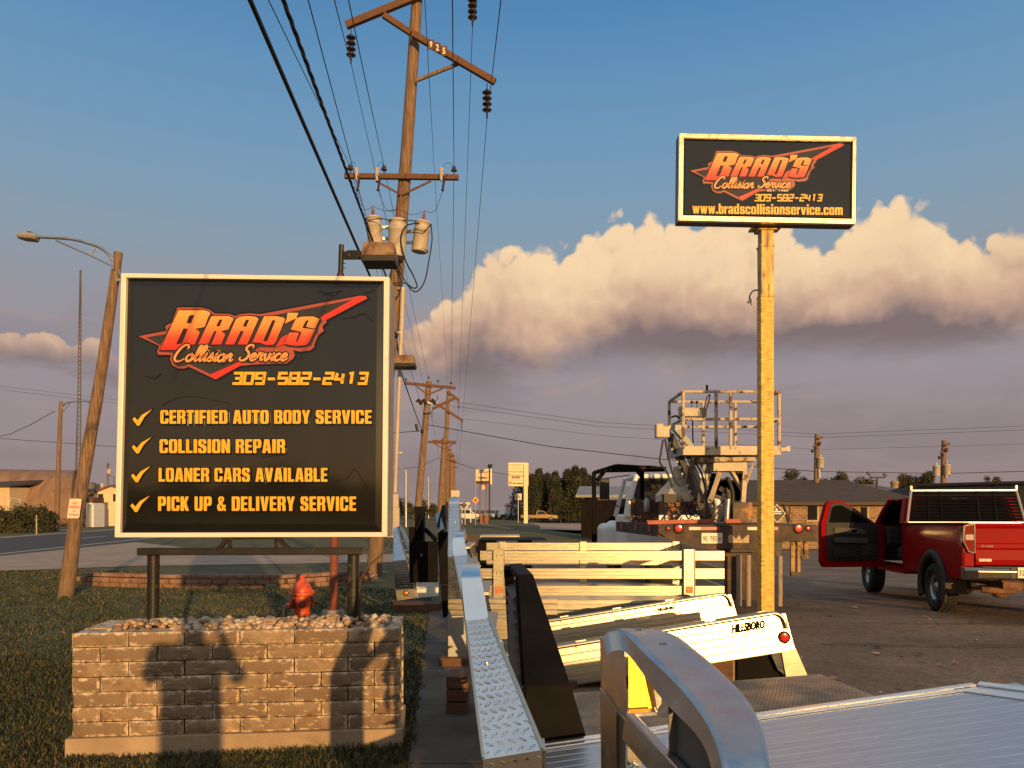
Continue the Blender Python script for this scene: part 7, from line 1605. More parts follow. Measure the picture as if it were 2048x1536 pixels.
mb = MB(); mb.add([(-.73, 1.42, 1.44), (.73, 1.42, 1.44), (.73, 1.54, 1.84), (-.73, 1.54, 1.84)], [(0, 1, 2, 3)]); pk_add(mb, 'rear_window', GLASS_D)
mb = MB(); mb.bx((-.16, 1.515, 1.855), (.16, 1.545, 1.905)); tb = pk_add(mb, 'third_brake_lamp', mk('brake lamp red', (.45, .03, .02), r=.2, coat=.5), bevel=.01)
for s in (-1, 1): mb = MB(); mb.bx((s*.05 if s > 0 else -.14, 1.508, 1.865), (.14 if s > 0 else -.05, 1.517, 1.895)); pk_add(mb, 'clear_lens', mk('bright lens', (.8, .66, .5), r=.12, coat=.8), tb)
mb = MB()          # windscreen pillars and frames
for s in (-1, 1): mb = MB(); mb.tube([V((s*.97, 3.08, 1.40)), V((s*.93, 2.78, 1.68)), V((s*.89, 2.46, 1.90))], [.045, .04, .04], 8); pk_add(mb, 'windscreen_pillar', CAR)
mb = MB(); mb.add([(-.95, 3.08, 1.38), (.95, 3.08, 1.38), (.87, 2.47, 1.90), (-.87, 2.47, 1.90)], [(0, 1, 2, 3)]); pk_add(mb, 'windscreen', mk('tinted windscreen', (.02, .022, .022), r=.05, coat=.5))
side_panel('front_fender', 2.86, 5.05, .60, 1.36, (3.65, .42, AR))
mb = MB(); mb.bx((-.92, 3.02, 1.2), (.92, 5.08, 1.40)); pk_add(mb, 'hood', CAR, bevel=.06, seg=3)
mb = MB(); mb.bx((-.98, 5.03, .60), (.98, 5.2, 1.25)); pk_add(mb, 'front_end', TRIM, bevel=.05)
mb = MB(); mb.bx((-.98, 1.40, .52), (.98, 2.95, .62)); mb.bx((-.98, 2.80, .6), (-.90, 2.95, 1.40)); mb.bx((-.97, 1.39, .6), (-.90, 1.55, 1.44)); pk_add(mb, 'sill', CAR, bevel=.01)
mb = MB(); mb.bx((-.85, 1.62, .75), (.85, 2.25, 1.0)); mb.bx((-.85, 1.55, .95), (.85, 1.72, 1.58)); pk_add(mb, 'bench_seat', mk('dark cloth seat', (.022, .02, .02), r=.9, var=.2), bevel=.06)
mb = MB(); mb.bx((-.9, 2.65, 1.0), (.9, 3.0, 1.38)); pk_add(mb, 'dashboard', TRIM, bevel=.05)
mb = MB(); cc = V((-.42, 2.52, 1.22)); mb.tube([cc+V((.18*math.cos(a*.393), .07*math.sin(a*.393)*-1, .17*math.sin(a*.393))) for a in range(17)], .014, 6); pk_add(mb, 'steering_wheel', BLK)
# right door closed with glass
def door_outline():
    return [(0, .58), (1.33, .58), (1.40, .70), (1.40, 1.42), (1.28, 1.80), (1.20, 1.875), (.95, 1.885), (.62, 1.72), (.10, 1.40), (0, 1.36)]
mb = MB(); o_ = door_outline()
mb.prism([V((1.0 if z < 1.43 else cabx(z), 2.86-s, z)) for s, z in o_ if z < 1.43], V((-.07, 0, 0))); rd = pk_add(mb, 'door', CAR, bevel=.01)
mb = MB(); wn = [(.16, 1.41), (1.36, 1.42), (1.26, 1.78), (1.18, 1.86), (.95, 1.87), (.62, 1.70)]
for a, b in zip(wn[1:], wn[2:]+wn[:1]): mb.beam(V((cabx(a[1])-.02, 2.86-a[0], a[1])), V((cabx(b[1])-.02, 2.86-b[0], b[1])), .04, .05, up=(1, 0, 0))
pk_add(mb, 'window_frame', TRIM, rd)
# open left door: local frame hinge at (-1, 2.86); s runs along the door, n is its inner side
ang = R(66); hd = V((-.99, 2.86, 0)); sd = V((-math.sin(ang), -math.cos(ang), 0)); nd = V((math.cos(ang), -math.sin(ang), 0))
def dq(s, z, n=0): return hd+sd*s+nd*n+V((0, 0, z))
door_o = door_outline()
win = [(.28, 1.44), (1.27, 1.44), (1.20, 1.74), (1.13, 1.80), (.96, 1.81), (.66, 1.665)]
vs, fs = fill2d([door_o, win])
mb = MB(); mb.add([dq(v.x, v.y, 0) for v in vs], fs); mb.add([dq(v.x, v.y, .10) for v in vs], [f[::-1] for f in fs])
for lp in (door_o, win): n = len(lp); p = [dq(s, z, 0) for s, z in lp]+[dq(s, z, .10) for s, z in lp]; mb.add(p, [(i, (i+1) % n, n+(i+1) % n, n+i) for i in range(n)])
dr = pk_add(mb, 'door', CAR, bevel=.014); tag(dr, 'open driver door showing its dark inner trim')
mb = MB(); mb.add([dq(s, z, .05) for s, z in win], [tuple(range(len(win)))]); pk_add(mb, 'door_glass', GLASS_D, dr)
def trim(pts, n0, n1, name, mat, bv=.012): mb = MB(); mb.prism([dq(s, z, n0) for s, z in pts], nd*(n1-n0)); return pk_add(mb, name, mat, dr, bevel=bv)
trim([(.10, .70), (1.22, .70), (1.29, .78), (1.30, 1.42), (1.19, 1.80), (1.12, 1.845), (.94, 1.84), (.62, 1.70), (.18, 1.43), (.10, 1.36)], .10, .118, 'door_card', TRIM, .008)
mb = MB(); mb.add([dq(s, z, .121) for s, z in [(.30, 1.45), (1.25, 1.45), (1.18, 1.73), (1.11, 1.78), (.96, 1.79), (.68, 1.66)]], [tuple(range(6))]); pk_add(mb, 'inner_glass', mk('window seen against the dark', (.006, .007, .008), r=.08, coat=.3), dr)
trim([(.42, 1.22), (1.14, 1.24), (1.14, 1.36), (.60, 1.34), (.42, 1.30)], .118, .15, 'pull_panel', TRIM2)
trim([(.40, 1.04), (1.16, 1.06), (1.16, 1.16), (.40, 1.15)], .118, .18, 'armrest', TRIM2)
trim([(.16, .80), (.56, .80), (.56, 1.02), (.16, 1.02)], .118, .14, 'speaker_grille', mk('speaker cloth', (.035, .032, .03), r=.8))
trim([(.62, .76), (1.16, .78), (1.16, .94), (.62, .92)], .118, .16, 'map_pocket', TRIM)
trim([(.64, 1.26), (.78, 1.27), (.78, 1.32), (.64, 1.31)], .15, .165, 'door_handle', CHROME, .006)
mb = MB(); mb.box8([dq(.34, 1.38, -.02), dq(.62, 1.38, -.02), dq(.62, 1.38, -.20), dq(.34, 1.38, -.20), dq(.34, 1.56, -.02), dq(.62, 1.56, -.02), dq(.62, 1.56, -.20), dq(.34, 1.56, -.20)]); pk_add(mb, 'mirror', TRIM, dr, bevel=.03)
mb = MB(); mb.prism([dq(1.395, .92, .02), dq(1.395, .99, .02), dq(1.395, .99, .08), dq(1.395, .92, .08)], sd*.004); pk_add(mb, 'door_sticker', WHITEP, dr)
# louvred rack on the bed rails behind the cab
zb_, zt_ = 1.455, 2.03; yb_, yt_ = 1.26, 1.36
hx = lambda z: .97-(z-zb_)*.17
RACK = mk('pale rack tube', (.62, .55, .46), r=.35, m=.6, var=.1)
mb = MB(); L0, R0, L1, R1 = V((-.97, yb_, zb_)), V((.97, yb_, zb_)), V((-hx(zt_), yt_, zt_)), V((hx(zt_), yt_, zt_))
for a, b in ((L0, R0), (L1, R1), (L0, L1), (R0, R1)): mb.beam(a, b, .036, .036)
mb.beam(L1, L1+V((0, 0, .09)), .04, .04); mb.beam(R1, R1+V((0, 0, .09)), .04, .04); rk = pk_add(mb, 'headache_rack', RACK, bevel=.008)
for k in range(9):
    z = zb_+.06+k*.057; x = hx(z)-.03; y = yb_+(z-zb_)/(zt_-zb_)*(yt_-yb_)
    mb = MB(); mb.box8([V((-x, y-.02, z-.020)), V((x, y-.02, z-.020)), V((x, y+.02, z+.016)), V((-x, y+.02, z+.016)), V((-x, y-.024, z-.010)), V((x, y-.024, z-.010)), V((x, y+.016, z+.026)), V((-x, y+.016, z+.026))]); pk_add(mb, 'louvre', BLKP, rk)
for x in (-.62, -.40, .22, .50):
    mb = MB(); mb.beam(V((x, yb_-.02, zb_+.02)), V((x*.96, yt_-.02, zt_-.02)), .018, .02); mb.prism([V((x-.03, yt_-.045, zt_-.01)), V((x+.03, yt_-.045, zt_-.01)), V((x, yt_-.045, zt_-.06))], V((0, .02, 0))); pk_add(mb, 'rack_bar', BLKP, rk)
pk.location = (7.86, 12.5, -.005); pk.rotation_euler = (R(-1.0), 0, R(-9.0))
# ------------------------------------------------------------------ right: brick ranch building
def gb(x, y): return G(x, y)
BRK = bpy.data.materials.new('pale brick wall'); BRK.use_nodes = True
def brick_mat(mt, c1, c2, mortar, sc):
    nt = mt.node_tree; b = nt.nodes['Principled BSDF']; b.inputs['Roughness'].default_value = .9
    tc = nt.nodes.new('ShaderNodeTexCoord'); sp = nt.nodes.new('ShaderNodeSeparateXYZ'); cb = nt.nodes.new('ShaderNodeCombineXYZ'); nt.links.new(tc.outputs['Object'], sp.inputs[0])
    ad = nt.nodes.new('ShaderNodeMath'); nt.links.new(sp.outputs[0], ad.inputs[0]); nt.links.new(sp.outputs[1], ad.inputs[1])
    nt.links.new(ad.outputs[0], cb.inputs[0]); nt.links.new(sp.outputs[2], cb.inputs[1])
    k = nt.nodes.new('ShaderNodeTexBrick'); k.inputs['Scale'].default_value = sc; k.inputs['Color1'].default_value = (*c1, 1); k.inputs['Color2'].default_value = (*c2, 1); k.inputs['Mortar'].default_value = (*mortar, 1); k.inputs['Mortar Size'].default_value = .025
    k.inputs['Row Height'].default_value = .32; k.inputs['Brick Width'].default_value = .9; nt.links.new(cb.outputs[0], k.inputs['Vector'])
    n = nt.nodes.new('ShaderNodeTexNoise'); n.inputs['Scale'].default_value = 2.5; nt.links.new(tc.outputs['Object'], n.inputs[0])
    mx = nt.nodes.new('ShaderNodeMix'); mx.data_type = 'RGBA'; mx.blend_type = 'MULTIPLY'; mx.inputs[0].default_value = .5; nt.links.new(k.outputs[0], mx.inputs[6]); nt.links.new(n.outputs[0], mx.inputs[7])
    nt.links.new(mx.outputs[2], b.inputs['Base Color'])
brick_mat(BRK, (.40, .24, .13), (.20, .12, .075), (.55, .42, .30), 2.4)
SHING = mk('brown shingles', (.062, .045, .038), r=.9, var=.3, sc=6, stretch=(1, 1, 6), c2=(.04, .03, .026), amt=.4, sc2=2, bump=.4, bsc=14)
RY = 42.0
bb = thing('brick_building', 'low tan brick building with brown hip roof behind the lift truck and the red pickup', 'building', (P(1700, 1000, RY).x, RY+5, -.45))
x0, x1, zb0 = P(1385, 0, RY).x, P(1835, 0, RY).x, -.6
ze = P(0, 1004, RY).z
mb = MB(); mb.bx((x0, RY, zb0), (x1, RY+9, ze-.02)); build(mb, 'wall', BRK, bb)
r0x, r1x = P(1480, 0, RY+4.5).x, P(1720, 0, RY+4.5).x; zr = P(0, 960, RY+4.5).z; e = .5
mb = MB(); q = [(x0-e, RY-e, ze), (x1+e, RY-e, ze), (x1+e, RY+9+e, ze), (x0-e, RY+9+e, ze), (r0x-4, RY+4.5, zr), (x1-3.2, RY+4.5, zr)]
q[5] = (P(1690, 0, RY+4.5).x, RY+4.5, zr)
mb.add(q, [(0, 1, 5, 4), (1, 2, 5), (2, 3, 4, 5), (3, 0, 4), (0, 3, 2, 1)]); build(mb, 'roof', SHING, bb)
mb = MB()
for a, b in ((0, 1), (1, 2), (3, 0)): mb.beam(V(q[a])+V((0, 0, -.09)), V(q[b])+V((0, 0, -.09)), .06, .17)
build(mb, 'fascia', mk('brown fascia', (.055, .035, .025), r=.7), bb)
for u0, u1, v0, v1 in ((1616, 1634, 1013, 1040), (1722, 1734, 1014, 1044), (1480, 1500, 1013, 1040)):
    a, b = P(u0, v1, RY-.03), P(u1, v0, RY-.03); mb = MB(); mb.bx((a.x, RY-.04, a.z), (b.x, RY+.05, b.z)); w = build(mb, 'window', mk('window reveal dark', (.012, .011, .011), r=.75, spec=.1), bb)
    mb = MB(); mb.bx((b.x, RY-.06, a.z), (b.x+.10, RY-.0, b.z)); mb.bx((a.x-.1, RY-.06, a.z-.1), (b.x+.1, RY, a.z)); build(mb, 'frame', mk('tan frame', (.35, .26, .18), r=.6), w)
# tan ribbed roof building behind
rbx = thing('shed_building', 'low shed with tan ribbed metal roof peeking over the brick building', 'building', (P(1760, 0, 58).x, 60, -.4))
mb = MB(); a, b = P(1690, 0, 58).x, P(1846, 0, 58).x; z0, z1 = P(0, 990, 58).z, P(0, 970, 62).z
mb.bx((a, 58, -.5), (b, 70, z0-.02)); build(mb, 'wall', mk('tan siding', (.30, .22, .16), r=.7), rbx)
mb = MB(); m = 40
for k in range(m): xa = a+(b-a)*k/m; xb = xa+(b-a)/m; h = .06 if k % 2 else 0; mb.add([(xa, 57.6, z0+h), (xb, 57.6, z0+h), (xb-1.2, 63, z1+h), (xa-1.2, 63, z1+h)], [(0, 1, 2, 3)]); mb.add([(xb, 57.6, z0), (xb, 57.6, z0+.06), (xb-1.2, 63, z1+.06), (xb-1.2, 63, z1)], [(0, 1, 2, 3)])
build(mb, 'roof', mk('tan metal roof', (.30, .22, .16), r=.5, var=.1), rbx)
mb = MB(); c = P(1789, 968, 60); mb.lathe(c, [(.28, -.3), (.28, .05), (.4, .1), (.1, .3)], 10); build(mb, 'vent', mk('tan siding', (.3, .22, .16)), rbx)
# dark metal building at the right edge
mbld = thing('metal_building', 'long dark metal building with pale trim line at the right edge behind the pickup', 'building', (P(2050, 0, 36).x, 40, -.4))
mb = MB(); xa, xb = P(1912, 0, 40).x, P(2300, 0, 36).x; mb.box8([(xa, 44, -.6), (xb, 34, -.6), (xb+4, 50, -.6), (xa+4, 58, -.6), (xa, 44, P(0, 972, 44).z), (xb, 34, P(0, 962, 36).z), (xb+4, 50, P(0, 962, 36).z-.1), (xa+4, 58, P(0, 972, 44).z-.1)]); build(mb, 'wall', mk('dark green-grey siding', (.050, .046, .042), r=.6, var=.12, sc=2, stretch=(4, 4, .3)), mbld)
mb = MB(); mb.beam(V((xa-.1, 43.9, P(0, 972, 44).z+.05)), V((xb, 33.9, P(0, 962, 36).z+.05)), .2, .14); build(mb, 'eave_trim', mk('dark eave', (.03, .028, .026), r=.5), mbld)
mb = MB(); mb.beam(V((xa+3, 42.9, P(0, 1020, 43).z)), V((xb, 33.8, P(0, 1018, 34).z)), .12, .22); build(mb, 'trim_line', mk('cream trim', (.62, .50, .38), r=.6), mbld)
mb = MB(); mb.box8([(xa+3, 42.95, -.6), (xb, 33.85, -.6), (xb, 34.2, -.6), (xa+3, 43.4, -.6), (xa+3, 42.95, P(0, 1023, 43).z), (xb, 33.85, P(0, 1021, 34).z), (xb, 34.2, P(0, 1021, 34).z), (xa+3, 43.4, P(0, 1023, 43).z)]); build(mb, 'lower_wall', mk('brown lower wall', (.11, .070, .045), r=.8), mbld)
# fenced shop left of the lift truck
sh = thing('shop_building', 'low shop with pale roof edge and dark board fence, left of the lift truck', 'building', (P(1200, 0, 52).x, 56, 0))
SYY = 52
mb = MB(); mb.bx((P(1196, 0, SYY).x, SYY, -.1), (P(1330, 0, SYY).x, SYY+10, P(0, 997, SYY).z)); build(mb, 'wall', mk('tan board wall', (.22, .14, .09), r=.8, var=.25, sc=3, stretch=(6, 1, .2)), sh)
mb = MB(); mb.box8([(P(1150, 0, SYY).x, SYY-.6, P(0, 995, SYY).z), (P(1330, 0, SYY).x, SYY-.6, P(0, 995, SYY).z), (P(1330, 0, SYY).x, SYY+5, P(0, 975, SYY).z), (P(1172, 0, SYY).x, SYY+5, P(0, 975, SYY).z), (P(1150, 0, SYY).x, SYY-.6, P(0, 990, SYY).z), (P(1330, 0, SYY).x, SYY-.6, P(0, 990, SYY).z), (P(1330, 0, SYY).x, SYY+5, P(0, 968, SYY).z), (P(1172, 0, SYY).x, SYY+5, P(0, 968, SYY).z)]); build(mb, 'roof', mk('grey metal roof', (.20, .19, .185), r=.5), sh)
mb = MB(); mb.bx((P(1162, 0, SYY-2).x, SYY-2.05, -.1), (P(1330, 0, SYY-2).x, SYY-2, P(0, 1000, SYY-2).z))
for k in range(40): xx = P(1162, 0, SYY-2).x+k*.146; mb.bx((xx, SYY-2.09, -.1), (xx+.13, SYY-2.055, P(0, 1000, SYY-2).z))
solo(mb, 'board_fence', mk('dark fence boards', (.012, .0095, .0085), r=.9, spec=.1, var=.4, sc=4, stretch=(6, 1, .3)), 'dark upright board fence standing before the shop left of the lift truck', 'fence', (P(1240, 0, SYY).x, SYY-2, 0))

# ------------------------------------------------------------------ dealer signs
DY = 96.0
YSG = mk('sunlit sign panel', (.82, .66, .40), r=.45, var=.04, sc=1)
INK = mk('sign ink', (.09, .06, .04), r=.6)
ds = thing('dealer_sign', 'tall cream pylon sign listing CHRYSLER, DODGE, Jeep and RAM', 'sign', (P(1050, 0, DY).x, DY, 0))
mb = MB(); a, b = P(1016, 973, DY), P(1057, 925, DY); mb.bx((a.x, DY, a.z), (b.x, DY+.8, b.z)); build(mb, 'panel', YSG, ds, bevel=.12)
mb = MB(); a, b = P(1047.5, 1042, DY-.15), P(1055.5, 928, DY-.15); mb.bx((a.x, DY-.2, -.1), (b.x, DY+.9, b.z)); build(mb, 'pylon', mk('cream pylon', (.80, .62, .34), r=.45, var=.04), ds, bevel=.04)
sf = lambda x, y, o: P(x, y, DY-.03-o)
mb = MB()
for t, r, bd in (('CHRYSLER', (1019.5, 928.6, 1044, 930.6), .0), ('DODGE', (1018.5, 942, 1045, 945), .01), ('Jeep', (1022.5, 951.5, 1040.5, 958.5), .02), ('RAM', (1026, 965, 1045, 968), .04)): put_text(mb, t, r, sf, .02, bold=bd)
for v in (937.3, 948, 960): mb.add([sf(1018, v, .01), sf(1046, v, .01), sf(1046, v+.5, .01), sf(1018, v+.5, .01)], [(0, 1, 2, 3)])
mb.add([sf(x, y, .02) for x, y in ((1022, 932), (1032, 933.6), (1042, 932), (1032, 934.4))], [(0, 1, 2, 3)])
poly_slab(mb, [[(1018.6, 963.5), (1023.4, 963.5), (1023, 967.5), (1021, 969.6), (1019, 967.5)], [(1019.8, 964.8), (1022.2, 964.8), (1022, 967), (1021, 968), (1020, 967)]], sf, 0, .02, 0); build(mb, 'lettering', INK, ds)
g = thing('dealer_sign', 'smaller white sign with CHEVROLET and GMC panels over a dark band, on two posts', 'sign', (P(966, 0, DY).x, DY, 0))
mb = MB(); a, b = P(951, 969, DY), P(984, 938, DY); mb.bx((a.x, DY, a.z), (b.x, DY+.6, b.z)); build(mb, 'cabinet', YSG, g, bevel=.05)
mb = MB(); a, b = P(954, 962, DY), P(977.5, 941, DY); mb.bx((a.x, DY-.03, a.z), (b.x, DY-.0, b.z)); build(mb, 'face_panel', mk('pale sign face', (.62, .48, .34), r=.5), g)
mb = MB(); a, b = P(953, 967.5, DY), P(980, 962, DY); mb.bx((a.x, DY-.3, a.z), (b.x, DY-.035, b.z)); bd = build(mb, 'dark_band', mk('dark band', (.035, .015, .01), r=.5), g)
mb = MB(); put_text(mb, 'GMC', (958, 954, 975.5, 957.8), sf, .02, bold=.05, shear=.1); build(mb, 'lettering', INK, g); mb = MB(); put_text(mb, 'CHEVROLET', (956.5, 943.8, 976.5, 946.3), sf, .02, bold=.02, shear=.2); build(mb, 'lettering', INK, g)
for u in (959.5, 972): mb = MB(); a, b = P(u-1.2, 1034, DY), P(u+1.2, 968, DY); mb.bx((a.x, DY-.1, -.1), (b.x, DY+.2, b.z)); build(mb, 'post', mk('red-brown post', (.16, .07, .045), r=.6), g)
mb = MB(); a, b = P(962, 979, DY), P(970, 971, DY); mb.bx((a.x, DY, a.z), (b.x, DY+.2, b.z)); build(mb, 'small_panel', mk('pale sign face', (.6, .5, .36)), g)
mb = MB(); a, b = P(960, 1036, DY-1), P(977, 1030, DY-1); mb.bx((a.x, DY-1, -.05), (b.x, DY+.6, b.z)); build(mb, 'base', mk('brick base', (.22, .10, .06), r=.8), g)
fl3 = thing('light_post', 'dark post with a spotlight on top, overlapping the white dealer sign', 'light post', (P(979, 0, DY-3).x, DY-3, 0))
mb = MB(); a = P(979, 1040, DY-3); b = P(979, 934, DY-3); mb.tube([V((a.x, a.y, 0)), b], .09, 8); build(mb, 'pole', BLK, fl3)
mb = MB(); mb.ball(P(980, 932, DY-3), (.3, .25, .25), 8, 6); mb.beam(P(981, 931, DY-3), P(986, 929, DY-3), .3, .1); build(mb, 'spotlight', BLK, fl3)
def small_sign(name, lab, u0, v0, u1, v1, Y, mat, post_v, txt=None, posts=None, th=.15):
    o = thing(name, lab, 'sign', (P((u0+u1)/2, 0, Y).x, Y, 0)); mb = MB(); a, b = P(u0, v1, Y), P(u1, v0, Y); mb.bx((a.x, Y, a.z), (b.x, Y+th, b.z)); build(mb, 'panel', mat, o, bevel=.02)
    for u in (posts or ((u0+u1)/2,)): mb = MB(); q = P(u, v1, Y+.05); mb.tube([(q.x, Y+.1, 0), q+V((0, .05, .1))], .06, 8); build(mb, 'post', GALV, o)
    if txt:
        mb = MB()
        for t, r in txt: put_text(mb, t, r, lambda x, y, of: P(x, y, Y-.02-of), .01, bold=.01)
        build(mb, 'lettering', INK, o)
    return o
small_sign('board_sign', 'pale board sign with three text lines just above the tallest plated rack', 902, 981, 919, 994, 70, mk('cream board', (.66, .52, .36), r=.6), 1020, posts=(915,))
asg = small_sign('arrow_sign', 'cream portable arrow sign behind the white utility vehicle', 918, 1009, 936, 1017, 88, mk('cream board', (.66, .52, .36)), 1030, posts=(924, 930))
ar = MB(); ar.prism([P(918, 1006, 87.9), P(936, 1005, 87.9), P(936, 1003, 87.9), P(941, 1007, 87.9), P(936, 1011, 87.9), P(936, 1009, 87.9), P(918, 1010, 87.9)], V((0, .1, 0))); build(ar, 'arrow_panel', mk('bright arrow', (.8, .62, .40), r=.5), asg)
small_sign('dealer_logo_sign', 'small white square sign with dark emblem under the tall cream pylon', 1029.5, 987, 1043.5, 1000, DY+4, mk('white square sign', (.62, .54, .44), r=.5), 1036, [('n', (1033.5, 991, 1039, 996))])
dm = thing('warning_sign', 'yellow diamond warning sign on a thin post beside the white dealer sign', 'sign', (P(951, 0, 84).x, 84, 0))
mb = MB(); mb.prism([P(944, 1000.5, 84), P(951, 993, 84), P(958, 1000.5, 84), P(951, 1008, 84)], V((0, .04, 0))); build(mb, 'panel', mk('warning yellow', (.72, .36, .02), r=.5), dm)
mb = MB(); put_text(mb, '+', (948, 998, 954, 1003), lambda x, y, o: P(x, y, 83.97-o), .01, bold=.03); build(mb, 'symbol', BLK, dm)
mb = MB(); q = P(951, 940, 84.1); mb.tube([(q.x, 84.1, 0), q], .05, 6); build(mb, 'post', mk('wood post pale', (.4, .28, .18)), dm)
for u in (941.3,):
    mb = MB(); a, b = P(u-.9, 1045, 62), P(u+.9, 1015, 62); mb.bx((a.x, 62, a.z), (b.x, 62.1, b.z)); solo(mb, 'marker_post', WHITEP, 'white marker post in the grass in front of the white utility vehicle', 'post', (a.x, 62, 0))

# ------------------------------------------------------------------ far vehicles
def far_car(name, label, cat, u, v_foot, heading, L, W, H, kind, paint, group='vehicles parked at the dealer', Y=None):
    Y = Y or CAMH*F/(v_foot-HZ); o = thing(name, label, cat, (0, 0, 0), group)
    if kind == 'suv': prof = [(-L/2, .45), (-L/2, .95), (-L/2+.12, H*.62), (-L/2+.35, H*.97), (-L/2+.8, H), (L*.08, H*.985), (L*.24, H*.64), (L*.44, H*.57), (L/2, H*.46), (L/2, .38)]; wy = [(-L/2+.28, H*.64), (-L/2+.45, H*.92), (L*.06, H*.93), (L*.20, H*.65)]
    elif kind == 'pickup': prof = [(-L/2, .5), (-L/2, H*.60), (-L*.08, H*.60), (-L*.07, H*.95), (-L*.03, H), (L*.12, H*.985), (L*.24, H*.64), (L*.46, H*.58), (L/2, H*.50), (L/2, .42)]; wy = [(-L*.05, H*.64), (-L*.045, H*.93), (L*.11, H*.94), (L*.21, H*.65)]
    else: prof = [(-L/2, .4), (-L/2, H*.62), (-L*.38, H*.66), (-L*.24, H*.97), (-L*.1, H), (L*.08, H*.97), (L*.22, H*.66), (L*.45, H*.58), (L/2, H*.42), (L/2, .32)]; wy = [(-L*.34, H*.68), (-L*.22, H*.92), (L*.06, H*.93), (L*.19, H*.67)]
    mb = MB(); n = len(prof); xs_ = [(-W/2, .0), (-W/2+.0, 0), (W/2, 0), (W/2, 0)]
    vs = []
    for s in (-1, 1):
        for y, z in prof: vs.append((s*(W/2-(.14*max(0, (z/H-.62)/.38))), y, z))
    mb.add(vs, [tuple(range(n))[::-1], tuple(range(n, 2*n))]+[(i, (i+1) % n, n+(i+1) % n, n+i) for i in range(n)]); build(mb, 'body', paint, o, bevel=.05)
    mb = MB()
    for s in (-1, 1): mb.prism([(s*(W/2-.14*max(0, (z/H-.62)/.38)-.005), y, z) for y, z in wy], V((s*.012, 0, 0)))
    a, b = (L*.095, H*.95), (L*.225, H*.66)
    mb.add([(-W*.40, a[0]+.035, a[1]), (W*.40, a[0]+.035, a[1]), (W*.44, b[0]+.035, b[1]), (-W*.44, b[0]+.035, b[1])], [(0, 1, 2, 3)])
    build(mb, 'window', GLASS_D, o)
    for s in (-1, 1):
        for y in (-L*.30, L*.31):
            mb = MB(); mb.lathe((s*(W/2-.2), y, .34), [(.30, 0), (.34, .03), (.34, .20), (.28, .225), (.2, .225)], 18, 0, (s, 0, 0)); w = build(mb, 'wheel', RUBBER, o); mb = MB(); mb.lathe((s*(W/2+.015), y, .34), [(.21, .0), (.20, .02), (.06, .01), (.05, .03)], 14, 0, (s, 0, 0)); build(mb, 'rim', CHROME, w)
    for s in (-1, 1):
        mb = MB(); mb.bx((s*W*.28 if s > 0 else -W*.46, L/2-.02, H*.40), (W*.46 if s > 0 else -W*.28, L/2+.02, H*.50)); build(mb, 'headlight', mk('headlight lens', (.75, .68, .55), r=.12, coat=.6), o)
        mb = MB(); mb.bx((s*W*.36 if s > 0 else -W*.48, -L/2-.02, H*.45), (W*.48 if s > 0 else -W*.36, -L/2+.02, H*.56)); build(mb, 'tail_lamp', REDL, o)
    mb = MB(); mb.bx((-W*.26, L/2-.02, H*.26), (W*.26, L/2+.025, H*.46)); mb.bx((-W*.47, L/2-.01, .32), (W*.47, L/2+.06, .48)); build(mb, 'grille', BLK, o)
    o.location = (P(u, 0, Y).x, Y, 0); o.rotation_euler = (0, 0, heading); return o
def paint(n, c, m=0.0): return mk('car paint '+n, c, r=.25, var=.04, coat=.8, m=m)
far_car('utility_vehicle', 'white utility vehicle seen from the side beside the marker post', 'car', 933, 1043, R(-86), 4.9, 1.95, 1.80, 'suv', paint('white', (.66, .62, .56)))
far_car('pickup_truck', 'long gold and black lowered pickup parked in front of the cream pylon', 'pickup truck', 1078, 1042.5, R(-90), 5.4, 1.9, 1.55, 'pickup', paint('gold', (.42, .24, .08), .3))
far_car('passenger_van', 'long white van parked behind the gold pickup', 'van', 1106, 1039.5, R(-84), 5.6, 2.0, 1.95, 'suv', paint('white', (.66, .62, .56)))
far_car('parked_car', 'silver car facing the camera between the two dealer signs, nearer the white one', 'car', 981, 1039, R(176), 4.7, 1.9, 1.7, 'suv', paint('silver', (.45, .43, .40), .5))
far_car('pickup_truck', 'white pickup facing the camera midway between the two dealer signs', 'pickup truck', 1009, 1039, R(178), 5.3, 2.0, 1.85, 'pickup', paint('white', (.66, .62, .56)))
far_car('parked_car', 'silver grey car facing the camera right under the small square sign', 'car', 1036, 1039, R(182), 4.7, 1.9, 1.75, 'suv', paint('silver', (.45, .43, .40), .5))
far_car('parked_car', 'black car between the white and the silver front-facing vehicles', 'car', 993, 1038.6, R(180), 4.6, 1.9, 1.6, 'suv', paint('black', (.015, .015, .017)))
far_car('parked_car', 'dark blue car right of the long white van', 'car', 1131, 1039.5, R(192), 4.6, 1.9, 1.6, 'suv', paint('dark blue', (.02, .03, .05)))
far_car('parked_car', 'light grey car at the foot of the dark board fence', 'car', 1152, 1039, R(195), 4.5, 1.9, 1.6, 'suv', paint('silver', (.45, .43, .40), .5))
far_car('parked_car', 'black car just left of the silver grey one under the square sign', 'car', 1022, 1038.4, R(180), 4.6, 1.9, 1.5, 'sedan', paint('black', (.015, .015, .017)))
for k, (u, lab, c) in enumerate(((800, 'far grey car on the left beside the meter boxes', 'silver'), (812, 'far brown car half hidden among the grass verges', 'brown'), (858, 'far tan car left of the thick pale pole', 'tan'))):
    far_car('parked_car', lab, 'car', u, 1032, R(170), 4.6, 1.9, 1.6, 'suv', paint(c, {'silver': (.45, .43, .40), 'brown': (.2, .12, .08), 'tan': (.5, .38, .26)}[c]), 'cars far up the road')

